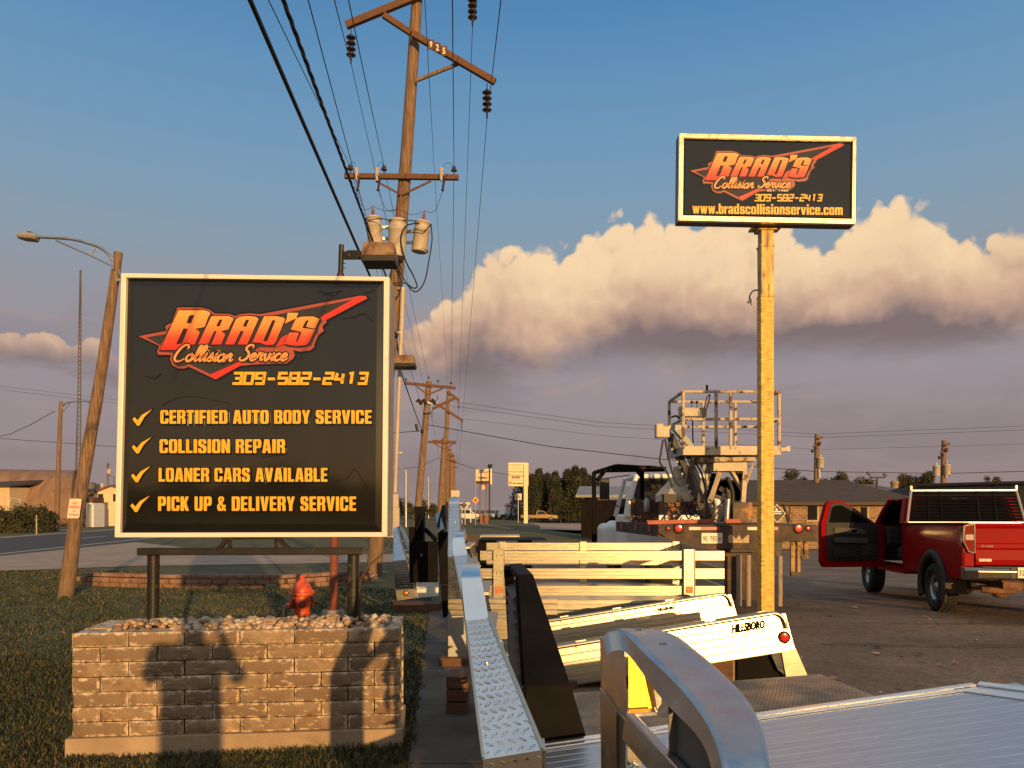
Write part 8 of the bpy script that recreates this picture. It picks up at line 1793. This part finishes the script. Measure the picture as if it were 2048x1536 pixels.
# ------------------------------------------------------------------ trees
LEAFD = [mk('conifer foliage dark', (.020, .025, .012), r=.85, var=.4, sc=1.5), mk('conifer foliage', (.038, .040, .018), r=.85, var=.35, sc=1.5), mk('conifer foliage tips', (.066, .058, .025), r=.85, var=.3, sc=1.5)]
LEAFG = [mk('leaves dark green', (.026, .030, .012), r=.8, var=.4, sc=1.2), mk('leaves mid green', (.050, .050, .018), r=.8, var=.35, sc=1.2), mk('leaves warm tips', (.100, .080, .030), r=.8, var=.3, sc=1.2)]
BARK = mk('bark', (.085, .055, .038), r=.9, var=.3, sc=6, stretch=(4, 4, .6))
def crown(fn, n, leaf, seed, mats):
    """fn(rnd) -> point in the crown; leaf-sized faces in clumps"""
    r = random.Random(seed); vs = []; fs = []; ms = []
    for _ in range(n):
        c, out = fn(r)
        cl = mnoise.noise(c*.9+V((seed, 0, 0)))
        if cl < -.40: continue
        for k in range(5):
            p = c+V((r.gauss(0, 1), r.gauss(0, 1), r.gauss(0, 1)))*leaf*1.3
            a = V((r.gauss(0, 1), r.gauss(0, 1), r.gauss(0, 1))).normalized(); b = a.cross(V((r.gauss(0, 1), r.gauss(0, 1), r.gauss(0, 1)))).normalized()
            s = leaf*r.uniform(.6, 1.4); i = len(vs); vs += [p-a*s, p+b*s*.6, p+a*s, p-b*s*.6]; fs.append((i, i+1, i+2, i+3)); ms.append(min(2, max(0, int(1.2+cl*2.2+r.gauss(0, .5)))))
    mb = MB(); mb.v = [tuple(v) for v in vs]; mb.f = [list(f) for f in fs]; mb.m = ms; mb.sm = [False]*len(fs); mb.at = [0]*len(vs); return mb
def conifer(label, loc, h, r, seed, n=900, base=.02, group='conifers in the windbreak'):
    o = thing('conifer_tree', label, 'tree', loc, group); x, y, z = loc
    def f(rn):
        t = rn.random()**.85; rr = r*((1-t)**.62)*(.80+.35*rn.random()); a = rn.random()*6.283
        rr *= 1+.28*math.sin(a*3+seed)+.2*math.sin(t*31+seed*2)
        return V((x+rr*math.cos(a), y+rr*math.sin(a), z+h*(base+t*(1-base)))), 0
    build(crown(f, n, h*.020, seed, LEAFD), 'crown', LEAFD, o, recalc=False)
    mb = MB(); mb.tube([(x, y, z), (x, y, z+h*.9)], [h*.025, h*.006], 7); build(mb, 'trunk', BARK, o); return o
CY_ = 122
for k, (u, v, w) in enumerate(((1064, 935, 20), (1078, 925, 22), (1095, 934, 20), (1110, 930, 18), (1122, 938, 17), (1135, 927, 19), (1150, 919, 22), (1166, 924, 20), (1180, 938, 20), (1194, 950, 20))):
    q = P(u, v, CY_+ (k % 3)*3); conifer(('tall', 'broad', 'slim')[k % 3]+' brown-green conifer, '+('first', 'second', 'third', 'fourth', 'fifth', 'sixth', 'seventh', 'eighth', 'ninth', 'tenth')[k]+' from the cream pylon in the windbreak', (q.x, q.y, 0), q.z-1.3, w*.62/F*CY_*1.35, 11+k, 1700)
q = P(1031, 1003, 128); conifer('small dark spruce left of the cream pylon post', (q.x, 128, 0), q.z+.8, 1.7, 41, 500, group='single trees')
q = P(1038, 975, 132); conifer('dark conifer right behind the small square sign', (q.x, 132, 0), q.z+.8, 1.8, 42, 500, group='single trees')
def tree(label, u, v_top, Y, wpx, seed, n=700, trunk=.25, group='trees behind the roofs', zb=0.0, name='leafy_tree'):
    q = P(u, v_top, Y); h = q.z-zb; r = wpx/2/F*Y; o = thing(name, label, 'tree', (q.x, Y, zb), group)
    cl = [(random.Random(seed*7+i).uniform(-.6, .6), random.Random(seed*9+i).uniform(-.5, .5), random.Random(seed*5+i).uniform(.0, 1), random.Random(seed*3+i).uniform(.35, .55)) for i in range(9)]
    def f(rn):
        c = rn.choice(cl); d = V((rn.gauss(0, 1), rn.gauss(0, 1), rn.gauss(0, 1))).normalized()*(rn.random()**.4)*c[3]
        zc = h*(trunk+(1-trunk)*(.15+.7*c[2])); k = 1-.45*abs(c[2]-.4)
        return V((q.x+r*(c[0]*k+d.x), Y+r*(c[1]*k+d.y), zb+min(h, zc+d.z*h*(1-trunk)*.45))), 0
    build(crown(f, n, max(.10, r*.055), seed, LEAFG), 'crown', LEAFG, o, recalc=False)
    mb = MB(); mb.tube([(q.x, Y, zb-.1), (q.x+r*.05, Y, zb+h*.35), (q.x, Y, zb+h*.75)], [r*.10, r*.075, r*.03], 8)
    for i in range(4): c = cl[i]; mb.tube([(q.x+r*.04, Y, zb+h*(.3+.08*i)), (q.x+r*c[0]*.7, Y+r*c[1]*.7, zb+h*(.55+.1*i))], [r*.05, r*.015], 6)
    build(mb, 'trunk', BARK, o); return o
ords = ('just right of the gold pole', 'second right of the gold pole', 'between the two right-hand utility poles, leftmost', 'between the right-hand utility poles, second', 'between the right-hand utility poles, third', 'left of the two-transformer pole, dense', 'touching the two-transformer pole', 'right of the two-transformer pole', 'small one at the far right beyond the dark building', 'far right edge, low')
for k, (u, v, w) in enumerate(((1588, 942, 60), (1612, 950, 34), (1655, 949, 30), (1688, 943, 44), (1730, 955, 40), (1806, 948, 42), (1852, 946, 42), (1905, 955, 40), (1972, 952, 22), (1994, 956, 12))):
    tree('dark green round tree top, '+ords[k], u, v-3, 92+(k % 3)*6, w*1.2, 60+k, 1500)
for k, (u, v, w, lab) in enumerate(((799, 992, 26, 'dark tree beside the meter boxes of the pole'), (822, 1003, 22, 'low dark tree right of the slender street light'), (846, 996, 22, 'pointed dark tree behind the leaning crossarm pole'), (864, 1004, 20, 'round dark tree left of the thick pale pole'))):
    tree(lab, u, v, 150, w*1.4, 80+k, 500, .1, 'trees up the road')
for k in range(14):
    u = -60+k*22 if k < 8 else 800+(k-8)*16
    tree('small distant tree on the horizon, number of places from the left: %s' % ('first second third fourth fifth sixth seventh eighth ninth tenth eleventh twelfth thirteenth fourteenth'.split()[k]), u, 1009+(k % 3)*2, 300, 26, 120+k, 160, .05, 'distant trees on the horizon')

# right-hand utility poles behind the roofs
for k, (u, v, Y, lab, tr_list) in enumerate(((1634, 868, 46, 'wooden pole with one grey transformer rising over the brick roof', ((1641, 914, 1),)), (1888, 881, 46, 'wooden pole with two grey transformers rising behind the pickup', ((1873, 930, 1), (1894, 928, 1))))):
    b = V((P(u-2, 0, Y).x, Y, -.5)); o = thing('utility_pole', lab, 'utility pole', b, 'utility poles behind the roofs')
    mb = MB(); pole_mesh(mb, [b, P(u-1, 940, Y), P(u, v, Y)], (.18, .13), 10); build(mb, 'pole', WOOD, o)
    for s in ((-7, 26, 8, 16), (2, 10, 12, 6)): mb = MB(); mb.beam(P(u+s[0], v+s[1], Y-.2), P(u+s[2], v+s[3], Y-.2), .1, .12); build(mb, 'crossarm', WOOD_D, o)
    mb = MB()
    for s in (-9, -3, 5): mb.ball(P(u+s, v+25-s, Y-.3), .10, 8, 6)
    build(mb, 'insulators', PORC, o)
    for (tu, tv, _) in tr_list:
        q = P(tu, tv+22, Y-.2); mb = MB(); mb.lathe(q, [(.19, 0), (.20, .02), (.20, .55), (.22, .56), (.22, .60), (.05, .66)], 14); t = build(mb, 'transformer', CANP, o); mb = MB(); mb.lathe(q+V((0, 0, .64)), [(.05, 0), (.03, .1), (.04, .14), (.01, .2)], 8); build(mb, 'bushing', PORC_G, t)
    mb = MB(); mb.tube([P(u+5, 955, Y-.2), P(u+4, v+70, Y-.2)], .07, 8); build(mb, 'conduit', CANP, o)
    mb = MB(); mb.tube(smooth2([P(u+10, v+45, Y-.2), P(u+14, v+62, Y-.2), P(u+8, v+72, Y-.2), P(u+2, v+66, Y-.2)], 5), .02, 6); build(mb, 'service_leads', WIRE, o)
dl = thing('lot_light', 'twin floodlight mast with a spread V top between the right-hand utility poles', 'light post', (P(1754, 0, 60).x, 60, -.4))
mb = MB(); q = P(1754, 957, 60); mb.tube([(q.x, 60, -.4), q], .07, 8); mb.tube([P(1742, 955, 60), P(1770, 955, 60)], .06, 6); mb.tube([P(1742, 955, 60), P(1737, 948, 60)], .04, 6); build(mb, 'mast', BLK, dl)
for u, v in ((1737, 947), (1770, 950)): mb = MB(); mb.box(P(u, v, 60), (.28, .2, .16), 0, Matrix.Rotation(.6, 3, 'Y')); build(mb, 'lamp_head', BLK, dl)

# ------------------------------------------------------------------ left: quonset hut, shed, house, mast, bushes
QY = 86
qh = thing('quonset_hut', 'long arched corrugated metal hut with pale end wall across the highway', 'building', (P(60, 0, QY).x, QY+4, 0))
xe = P(142, 0, QY).x; xs0 = P(-420, 0, QY).x; rh = P(0, 937, QY).z; rw = 5.2; yc = QY+rw
CORR = mk('weathered corrugated metal', (.26, .155, .10), r=.75, var=.25, sc=.8, stretch=(2, .6, .6), c2=(.15, .085, .055), amt=.4, sc2=.6, soft=.2)
mb = MB(); n = 20; m = 150; vs = []
for i in range(m+1):
    x = xs0+(xe-xs0)*i/m; k = .05*math.sin(i*math.pi)*(1)+(.05 if i % 2 else 0)
    for j in range(n+1): a = math.pi*j/n; vs.append((x, yc-(rw+k)*math.cos(a), (rh+k)*math.sin(a)))
mb.add(vs, [(i*(n+1)+j, i*(n+1)+j+1, (i+1)*(n+1)+j+1, (i+1)*(n+1)+j) for i in range(m) for j in range(n)], 0, True); build(mb, 'roof', CORR, qh)
mb = MB(); mb.add([(xe-.02, yc-rw*math.cos(math.pi*j/n), rh*math.sin(math.pi*j/n)) for j in range(n+1)], [tuple(range(n+1))]); build(mb, 'end_wall', mk('pale end wall', (.50, .40, .28), r=.7, var=.08), qh)
mb = MB()
for j in range(n): mb.beam(V((xe+.05, yc-rw*1.01*math.cos(math.pi*j/n), rh*1.01*math.sin(math.pi*j/n))), V((xe+.05, yc-rw*1.01*math.cos(math.pi*(j+1)/n), rh*1.01*math.sin(math.pi*(j+1)/n))), .2, .12)
build(mb, 'arch_trim', mk('brown trim', (.06, .04, .03), r=.7), qh)
# the hut's end is turned a little towards the road: rotate about its right end
for ob in qh.children:
    c_ = V((xe, QY, 0))-V(qh.location); ob.data.transform(Matrix.Translation(c_) @ Matrix.Rotation(R(24), 4, 'Z') @ Matrix.Translation(-c_))
sd_ = thing('entrance_shed', 'small cream shed with brown roof and ramp rail in front of the arched hut', 'shed', (P(8, 0, QY-3).x, QY-3, 0))
a, b = P(-40, 1004, QY-4), P(19, 974, QY-4); mb = MB(); mb.bx((a.x, QY-4, -.0), (b.x, QY+1, b.z)); build(mb, 'wall', mk('cream siding', (.62, .46, .28), r=.6, var=.08, sc=2, stretch=(4, 4, .2)), sd_)
mb = MB(); mb.box8([(a.x-.3, QY-4.5, b.z), (b.x+.3, QY-4.5, b.z), (b.x+.8, QY+1, b.z+.5), (a.x-.3, QY+1, b.z+.5), (a.x-.3, QY-4.5, b.z+.15), (b.x+.3, QY-4.5, b.z+.15), (b.x+.8, QY+1, b.z+1.0), (a.x-.3, QY+1, b.z+1.0)]); build(mb, 'roof', SHING, sd_)
mb = MB()
for u, v in ((20, 996), (40, 999)): mb.tube([P(u, v+12, QY-4), P(u, v, QY-4)], .05, 6)
mb.tube([P(20, 996, QY-4), P(40, 1000, QY-4)], .05, 6); mb.tube([P(20, 1001, QY-4), P(40, 1004, QY-4)], .04, 6); build(mb, 'ramp_rail', mk('cream rail', (.6, .45, .3), r=.6), sd_)
for u, v, w in ((6, 995, 9), (-8, 995, 8)): mb = MB(); p, r_ = P(u-w/2, 1006, QY-4.05), P(u+w/2, 980, QY-4.05); mb.bx((p.x, QY-4.05, .05), (r_.x, QY-4.0, r_.z)); build(mb, 'door', mk('cream door', (.56, .42, .27), r=.6), sd_)
HY_ = 80
hs = thing('white_house', 'small cream gabled house with brown roof edge and brick chimney, left of the square sign', 'house', (P(210, 0, HY_).x, HY_+3, 0))
x0h, x1h = P(188, 0, HY_).x, P(262, 0, HY_).x; zeh = P(0, 986, HY_).z; zrh = P(0, 973, HY_).z; xm = (x0h+x1h)/2
mb = MB(); mb.prism([(x0h, HY_, 0), (x1h, HY_, 0), (x1h, HY_, zeh), (xm, HY_, zrh), (x0h, HY_, zeh)], V((0, 9, 0))); build(mb, 'wall', mk('cream house siding', (.68, .56, .36), r=.6, var=.05), hs)
mb = MB()
for s, xx in ((-1, x0h), (1, x1h)): d = V((xx+s*.5, HY_-.4, zeh-.25)); mb.box8([d, V((xm, HY_-.4, zrh+.03)), V((xm, HY_+9.3, zrh+.03)), d+V((0, 9.7, 0)), d+V((0, 0, .15)), V((xm, HY_-.4, zrh+.18)), V((xm, HY_+9.3, zrh+.18)), d+V((0, 9.7, .15))])
rf_ = build(mb, 'roof', mk('brown house roof', (.12, .07, .05), r=.8), hs)
mb = MB(); a, b = P(200, 981, HY_+2), P(207, 972, HY_+2); mb.bx((a.x, HY_+2, a.z-.3), (b.x, HY_+2.6, b.z)); mb.tube([P(204, 974, HY_+2), P(204, 967, HY_+2)], .2, 8); build(mb, 'chimney', mk('chimney cream', (.55, .40, .28)), rf_)
for u in (196, 226): mb = MB(); p, r_ = P(u, 1003, HY_-.05), P(u+10, 988, HY_-.05); mb.bx((p.x, HY_-.05, p.z), (r_.x, HY_+.05, r_.z)); build(mb, 'window', GLASS_D, hs)
ps_ = thing('pallet_stack', 'stack of brown pallets beside the cream house', 'pallets', (P(200, 0, HY_-3).x, HY_-3, 0))
for k in range(5): mb = MB(); a = P(193, 1006-k*2.1, HY_-3); b = P(208, 1004-k*2.1, HY_-3); mb.bx((a.x, HY_-3, a.z), (b.x, HY_-5, b.z)); build(mb, 'pallet', WOOD_B, ps_)
mb = MB(); a, b = P(194, 1020, HY_-3), P(207, 1009, HY_-3)
for u in (194, 205): p = P(u, 1020, HY_-3); mb.bx((p.x, HY_-3, 0), (p.x+.2, HY_-5, b.z))
mb.bx((a.x, HY_-3, b.z), (b.x, HY_-5, b.z+.15)); build(mb, 'frame', WHITEP, ps_)
si = thing('grain_bin', 'grey grain bin with dark conical roof behind the leaning pole', 'grain bin', (P(172, 0, 105).x, 105, 0))
mb = MB(); q = P(171, 0, 105); mb.lathe((q.x, 105, 0), [(1.7, 0), (1.7, P(0, 968, 105).z)], 20); build(mb, 'wall', mk('bin steel', (.22, .20, .19), r=.5, m=.4), si)
mb = MB(); q = P(186, 0, 106); mb.lathe((q.x, 106, P(0, 985, 106).z), [(1.6, 0), (.2, P(0, 965, 106).z-P(0, 985, 106).z)], 16); mb.lathe((q.x, 106, 0), [(1.5, 0), (1.5, P(0, 985, 106).z)], 16); build(mb, 'roof', mk('dark bin roof', (.05, .045, .042), r=.6), si)
lu = thing('lumber_heap', 'long heap of reddish timber and scrap in front of the arched hut', 'heap', (P(60, 0, QY-6).x, QY-6, 0))
mb = MB(); rr = random.Random(5)
for k in range(90): q = P(rr.uniform(-20, 160), 1016, QY-6+rr.uniform(-1, 1)); mb.box((q.x, q.y, rr.uniform(.1, .8)), (rr.uniform(.5, 2), .25, .2), 0, Matrix.Rotation(rr.uniform(-.3, .3), 3, 'Y'))
o = build(mb, 'heap', mk('reddish scrap', (.20, .10, .065), r=.85, var=.5, sc=2), lu); tag(o, kind='stuff')
# lattice radio mast
mt = thing('radio_mast', 'very tall thin lattice radio mast behind the leaning street light', 'mast', (P(156, 0, 90).x, 90, 0))
mb = MB(); b = P(156, 0, 90); top = P(167, 540, 90); hh = top.z
legs = [(-.28, 0), (.28, 0), (0, .45)]
for lx, ly in legs: mb.tube([V((b.x+lx, 90+ly, 0)), V((top.x-.35+lx*.25, 90+ly*.25, hh))], .055, 5)
build(mb, 'mast_leg', mk('mast steel', (.085, .075, .075), r=.5), mt)
mb = MB(); k = 60
for i in range(k):
    t0, t1 = i/k, (i+1)/k; f = lambda j, t: V((b.x+legs[j][0], 90+legs[j][1], 0)).lerp(V((top.x-.35+legs[j][0]*.25, 90+legs[j][1]*.25, hh)), t)
    mb.tube([f(0, t0), f(1, t1)], .022, 4); mb.tube([f(1, t0), f(0, t1)], .022, 4); mb.tube([f(1, t0), f(2, t1)], .018, 4)
build(mb, 'mast_lattice', mk('mast steel', (.085, .075, .075)), mt)
mb = MB(); mb.tube([P(149, 1010, 90), V((top.x-.3, 90, hh*.98))], .03, 5); build(mb, 'feed_line', WIRE, mt)
# bushes
def bush(label, u0, u1, v0, Y, seed):
    a, b = P(u0, v0, Y), P(u1, v0, Y); o = thing('bush', label, 'bush', ((a.x+b.x)/2, Y, 0), 'bushes across the highway'); h = a.z; w = (b.x-a.x)/2; cx = (a.x+b.x)/2
    def f(rn):
        t = rn.random(); ang = rn.random()*6.283; rr = math.sqrt(rn.random()); return V((cx+w*rr*math.cos(ang)*(1-.25*t), Y+1.4*rr*math.sin(ang), h*t*(.72+.28*math.cos(rr*1.5))*(.85+.2*math.sin(ang*5+seed)))), 0
    build(crown(f, 1500, .11, seed, LEAFG), 'foliage', LEAFG, o, recalc=False)
    mb = MB()
    for k in range(5): mb.tube([(cx+(k-2)*w*.3, Y, 0), (cx+(k-2)*w*.4, Y, h*.6)], [.05, .02], 6)
    build(mb, 'stem', BARK, o)
bush('dark green bush at the left photo edge beyond the highway', -45, 26, 1018, 56, 7); bush('wide dark green bush left of the upright street light', 22, 70, 1013, 57, 8); bush('dark green bush whose right side meets the upright street light', 62, 98, 1014, 57.5, 9)
mb = MB(); q = P(73, 1030, 52); mb.tube([(q.x, 52, 0), q], .05, 6); solo(mb, 'marker_post', mk('grey stake', (.35, .3, .26)), 'thin grey stake in the grass before the bushes', 'post', (q.x, 52, 0))
q = P(216, 925, 100); o = thing('utility_pole', 'thin far utility pole with a transformer above the cream house', 'utility pole', (P(214, 0, 100).x, 100, 0), 'poles far left')
mb = MB(); mb.tube([(P(214, 0, 100).x, 100, 0), q], [.16, .12], 8); build(mb, 'pole', WOOD, o)
mb = MB(); mb.lathe(P(218, 947, 99.8), [(.25, 0), (.25, .5), (.05, .6)], 10); build(mb, 'transformer', CANP, o)
mb = MB(); mb.beam(P(213, 933, 99.8), P(219, 928, 99.8), .12, .12); mb.tube([P(218, 950, 99.8), P(228, 954, 99.8), P(228, 972, 99.8)], .05, 6); build(mb, 'crossarm', WOOD_D, o)
# more trees / land behind the camera give the shiny sign something to mirror
for k in range(26):
    a = -50+k*4.0; rad = 80+6*((k*7) % 5); x = rad*math.sin(R(a)); y = -rad*math.cos(R(a))
    hh_ = 3.0+((k*5) % 4)*.55 if k != 9 else 6.2
    o = thing('leafy_tree', 'low tree behind the viewer, in the row opposite the sign, %s' % ('one two three four five six seven eight nine ten eleven twelve thirteen fourteen fifteen sixteen seventeen eighteen nineteen twenty twenty-one twenty-two twenty-three twenty-four twenty-five twenty-six'.split()[k]), 'tree', (x, y, 0), 'trees behind the viewer')
    def f(rn, x=x, y=y): d = V((rn.gauss(0, 1), rn.gauss(0, 1), rn.gauss(0, 1))).normalized()*rn.random()**.4; return V((x+d.x*4.2, y+d.y*3, hh_*.5+d.z*hh_*.5)), 0
    build(crown(f, 420, .38, 200+k, LEAFG), 'crown', LEAFG, o, recalc=False); mb = MB(); mb.tube([(x, y, 0), (x, y, 2.4)], [.3, .15], 7); build(mb, 'trunk', BARK, o)

# ------------------------------------------------------------------ the photographer whose shadow falls on the planter
pe = thing('person', 'standing person in shirt and jeans holding up a phone, casting the shadow on the planter', 'person', (0, -.42, 0))
def skin_body():
    me = bpy.data.meshes.new('body')
    J = {'pelvis': (0, -.42, .95), 'belly': (0, -.41, 1.10), 'chest': (0, -.42, 1.32), 'neck': (0, -.41, 1.47), 'head0': (0, -.39, 1.56), 'head1': (0, -.38, 1.70)}
    pts = [(0, -.42, .95, .20, .15), (0, -.41, 1.12, .21, .16), (0, -.42, 1.30, .22, .15), (0, -.42, 1.43, .20, .11), (0, -.41, 1.50, .10, .08), (0, -.39, 1.56, .075, .085), (0, -.385, 1.655, .078, .095), (0, -.39, 1.715, .05, .06)]
    ed = [(i, i+1) for i in range(7)]
    for s in (-1, 1):
        b = len(pts); pts += [(s*.22, -.42, 1.45, .085, .080), (s*.31, -.36, 1.26, .060, .060), (s*.20, -.20, 1.34, .040, .036), (s*.075, -.115, 1.58, .028, .022), (s*.06, -.09, 1.62, .032, .018)]
        ed += [(3, b), (b, b+1), (b+1, b+2), (b+2, b+3), (b+3, b+4)]
        b = len(pts); pts += [(s*.105, -.42, .84, .125, .115), (s*.115, -.41, .50, .100, .10), (s*.13, -.44, .10, .055, .055), (s*.15, -.36, .045, .045, .035), (s*.16, -.25, .03, .04, .025)]
        ed += [(0, b), (b, b+1), (b+1, b+2), (b+2, b+3), (b+3, b+4)]
    me.from_pydata([p[:3] for p in pts], ed, []); o = bpy.data.objects.new('body', me); COL.objects.link(o)
    sk = o.modifiers.new('skin', 'SKIN')
    for i, p in enumerate(pts): me.skin_vertices[0].data[i].radius = (p[3], p[4])
    me.skin_vertices[0].data[0].use_root = True
    su = o.modifiers.new('sub', 'SUBSURF'); su.levels = 2; su.render_levels = 2
    dg = bpy.context.evaluated_depsgraph_get(); dg.update(); m2 = bpy.data.meshes.new_from_object(o.evaluated_get(dg)); bpy.data.objects.remove(o)
    return m2
m2 = skin_body(); vsb = [v.co.copy() for v in m2.vertices]; fsb = [list(p.vertices) for p in m2.polygons]
SKN = mk('skin', (.45, .24, .16), r=.5, var=.06); SHIRT = mk('navy shirt', (.03, .04, .07), r=.85, var=.2, sc=12); JEAN = mk('blue jeans', (.04, .06, .11), r=.9, var=.25, sc=14); SHOE = mk('dark shoe', (.02, .018, .016), r=.6); HAIR = mk('brown hair', (.03, .018, .011), r=.7, var=.4, sc=30)
mb = MB(); mb.v = [tuple(v) for v in vsb]; mb.f = fsb; mb.sm = [True]*len(fsb); mb.at = [0]*len(vsb)
for f in fsb:
    c = sum((vsb[i] for i in f), V((0, 0, 0)))/len(f)
    mb.m.append(3 if c.z < .085 else 2 if c.z < .98 else 1 if (c.z < 1.475 and not (c.y > -.22)) else 0)
build(mb, 'body', [SKN, SHIRT, JEAN, SHOE], pe)
mb = MB(); mb.ball((0, -.405, 1.67), (.088, .105, .088), 16, 10); k0 = len(mb.v)
for i in range(k0):
    x, y, z = mb.v[i]
    if y > -.36 and z < 1.73: mb.v[i] = (x*.9, -.40, z)
build(mb, 'hair', HAIR, pe)
mb = MB()
for s in (-1, 1): mb.ball((s*.032, -.300, 1.645), (.012, .008, .008), 10, 6); mb.ball((s*.083, -.385, 1.635), (.010, .022, .032), 8, 6)
mb.ball((0, -.292, 1.615), (.014, .022, .022), 10, 6); mb.box((0, -.302, 1.575), (.045, .01, .010)); build(mb, 'face_features', SKN, pe)
for s in (-1, 1):
    mb = MB(); base = V((s*.06, -.085, 1.615))
    for k in range(4): a = base+V((0, .002, -.024+.018*k)); mb.tube([a, a+V((s*.012, .020, .004)), a+V((-s*.008, .036, .006)), a+V((-s*(.026-.003*k), .034, .008))], [.0095, .0088, .0080, .0065], 7)
    a = base+V((-s*.008, -.012, .004)); mb.tube([a, a+V((-s*.016, -.008, .018)), a+V((-s*.030, -.002, .022))], [.011, .0095, .0075], 7); build(mb, 'fingers', SKN, pe)
mb = MB(); mb.box((0, -.062, 1.632), (.15, .009, .072)); solo(mb, 'phone', mk('phone black', (.01, .01, .011), r=.2), 'black phone held level in both hands by the standing person', 'phone', (0, -.062, 1.6), bevel=.004)
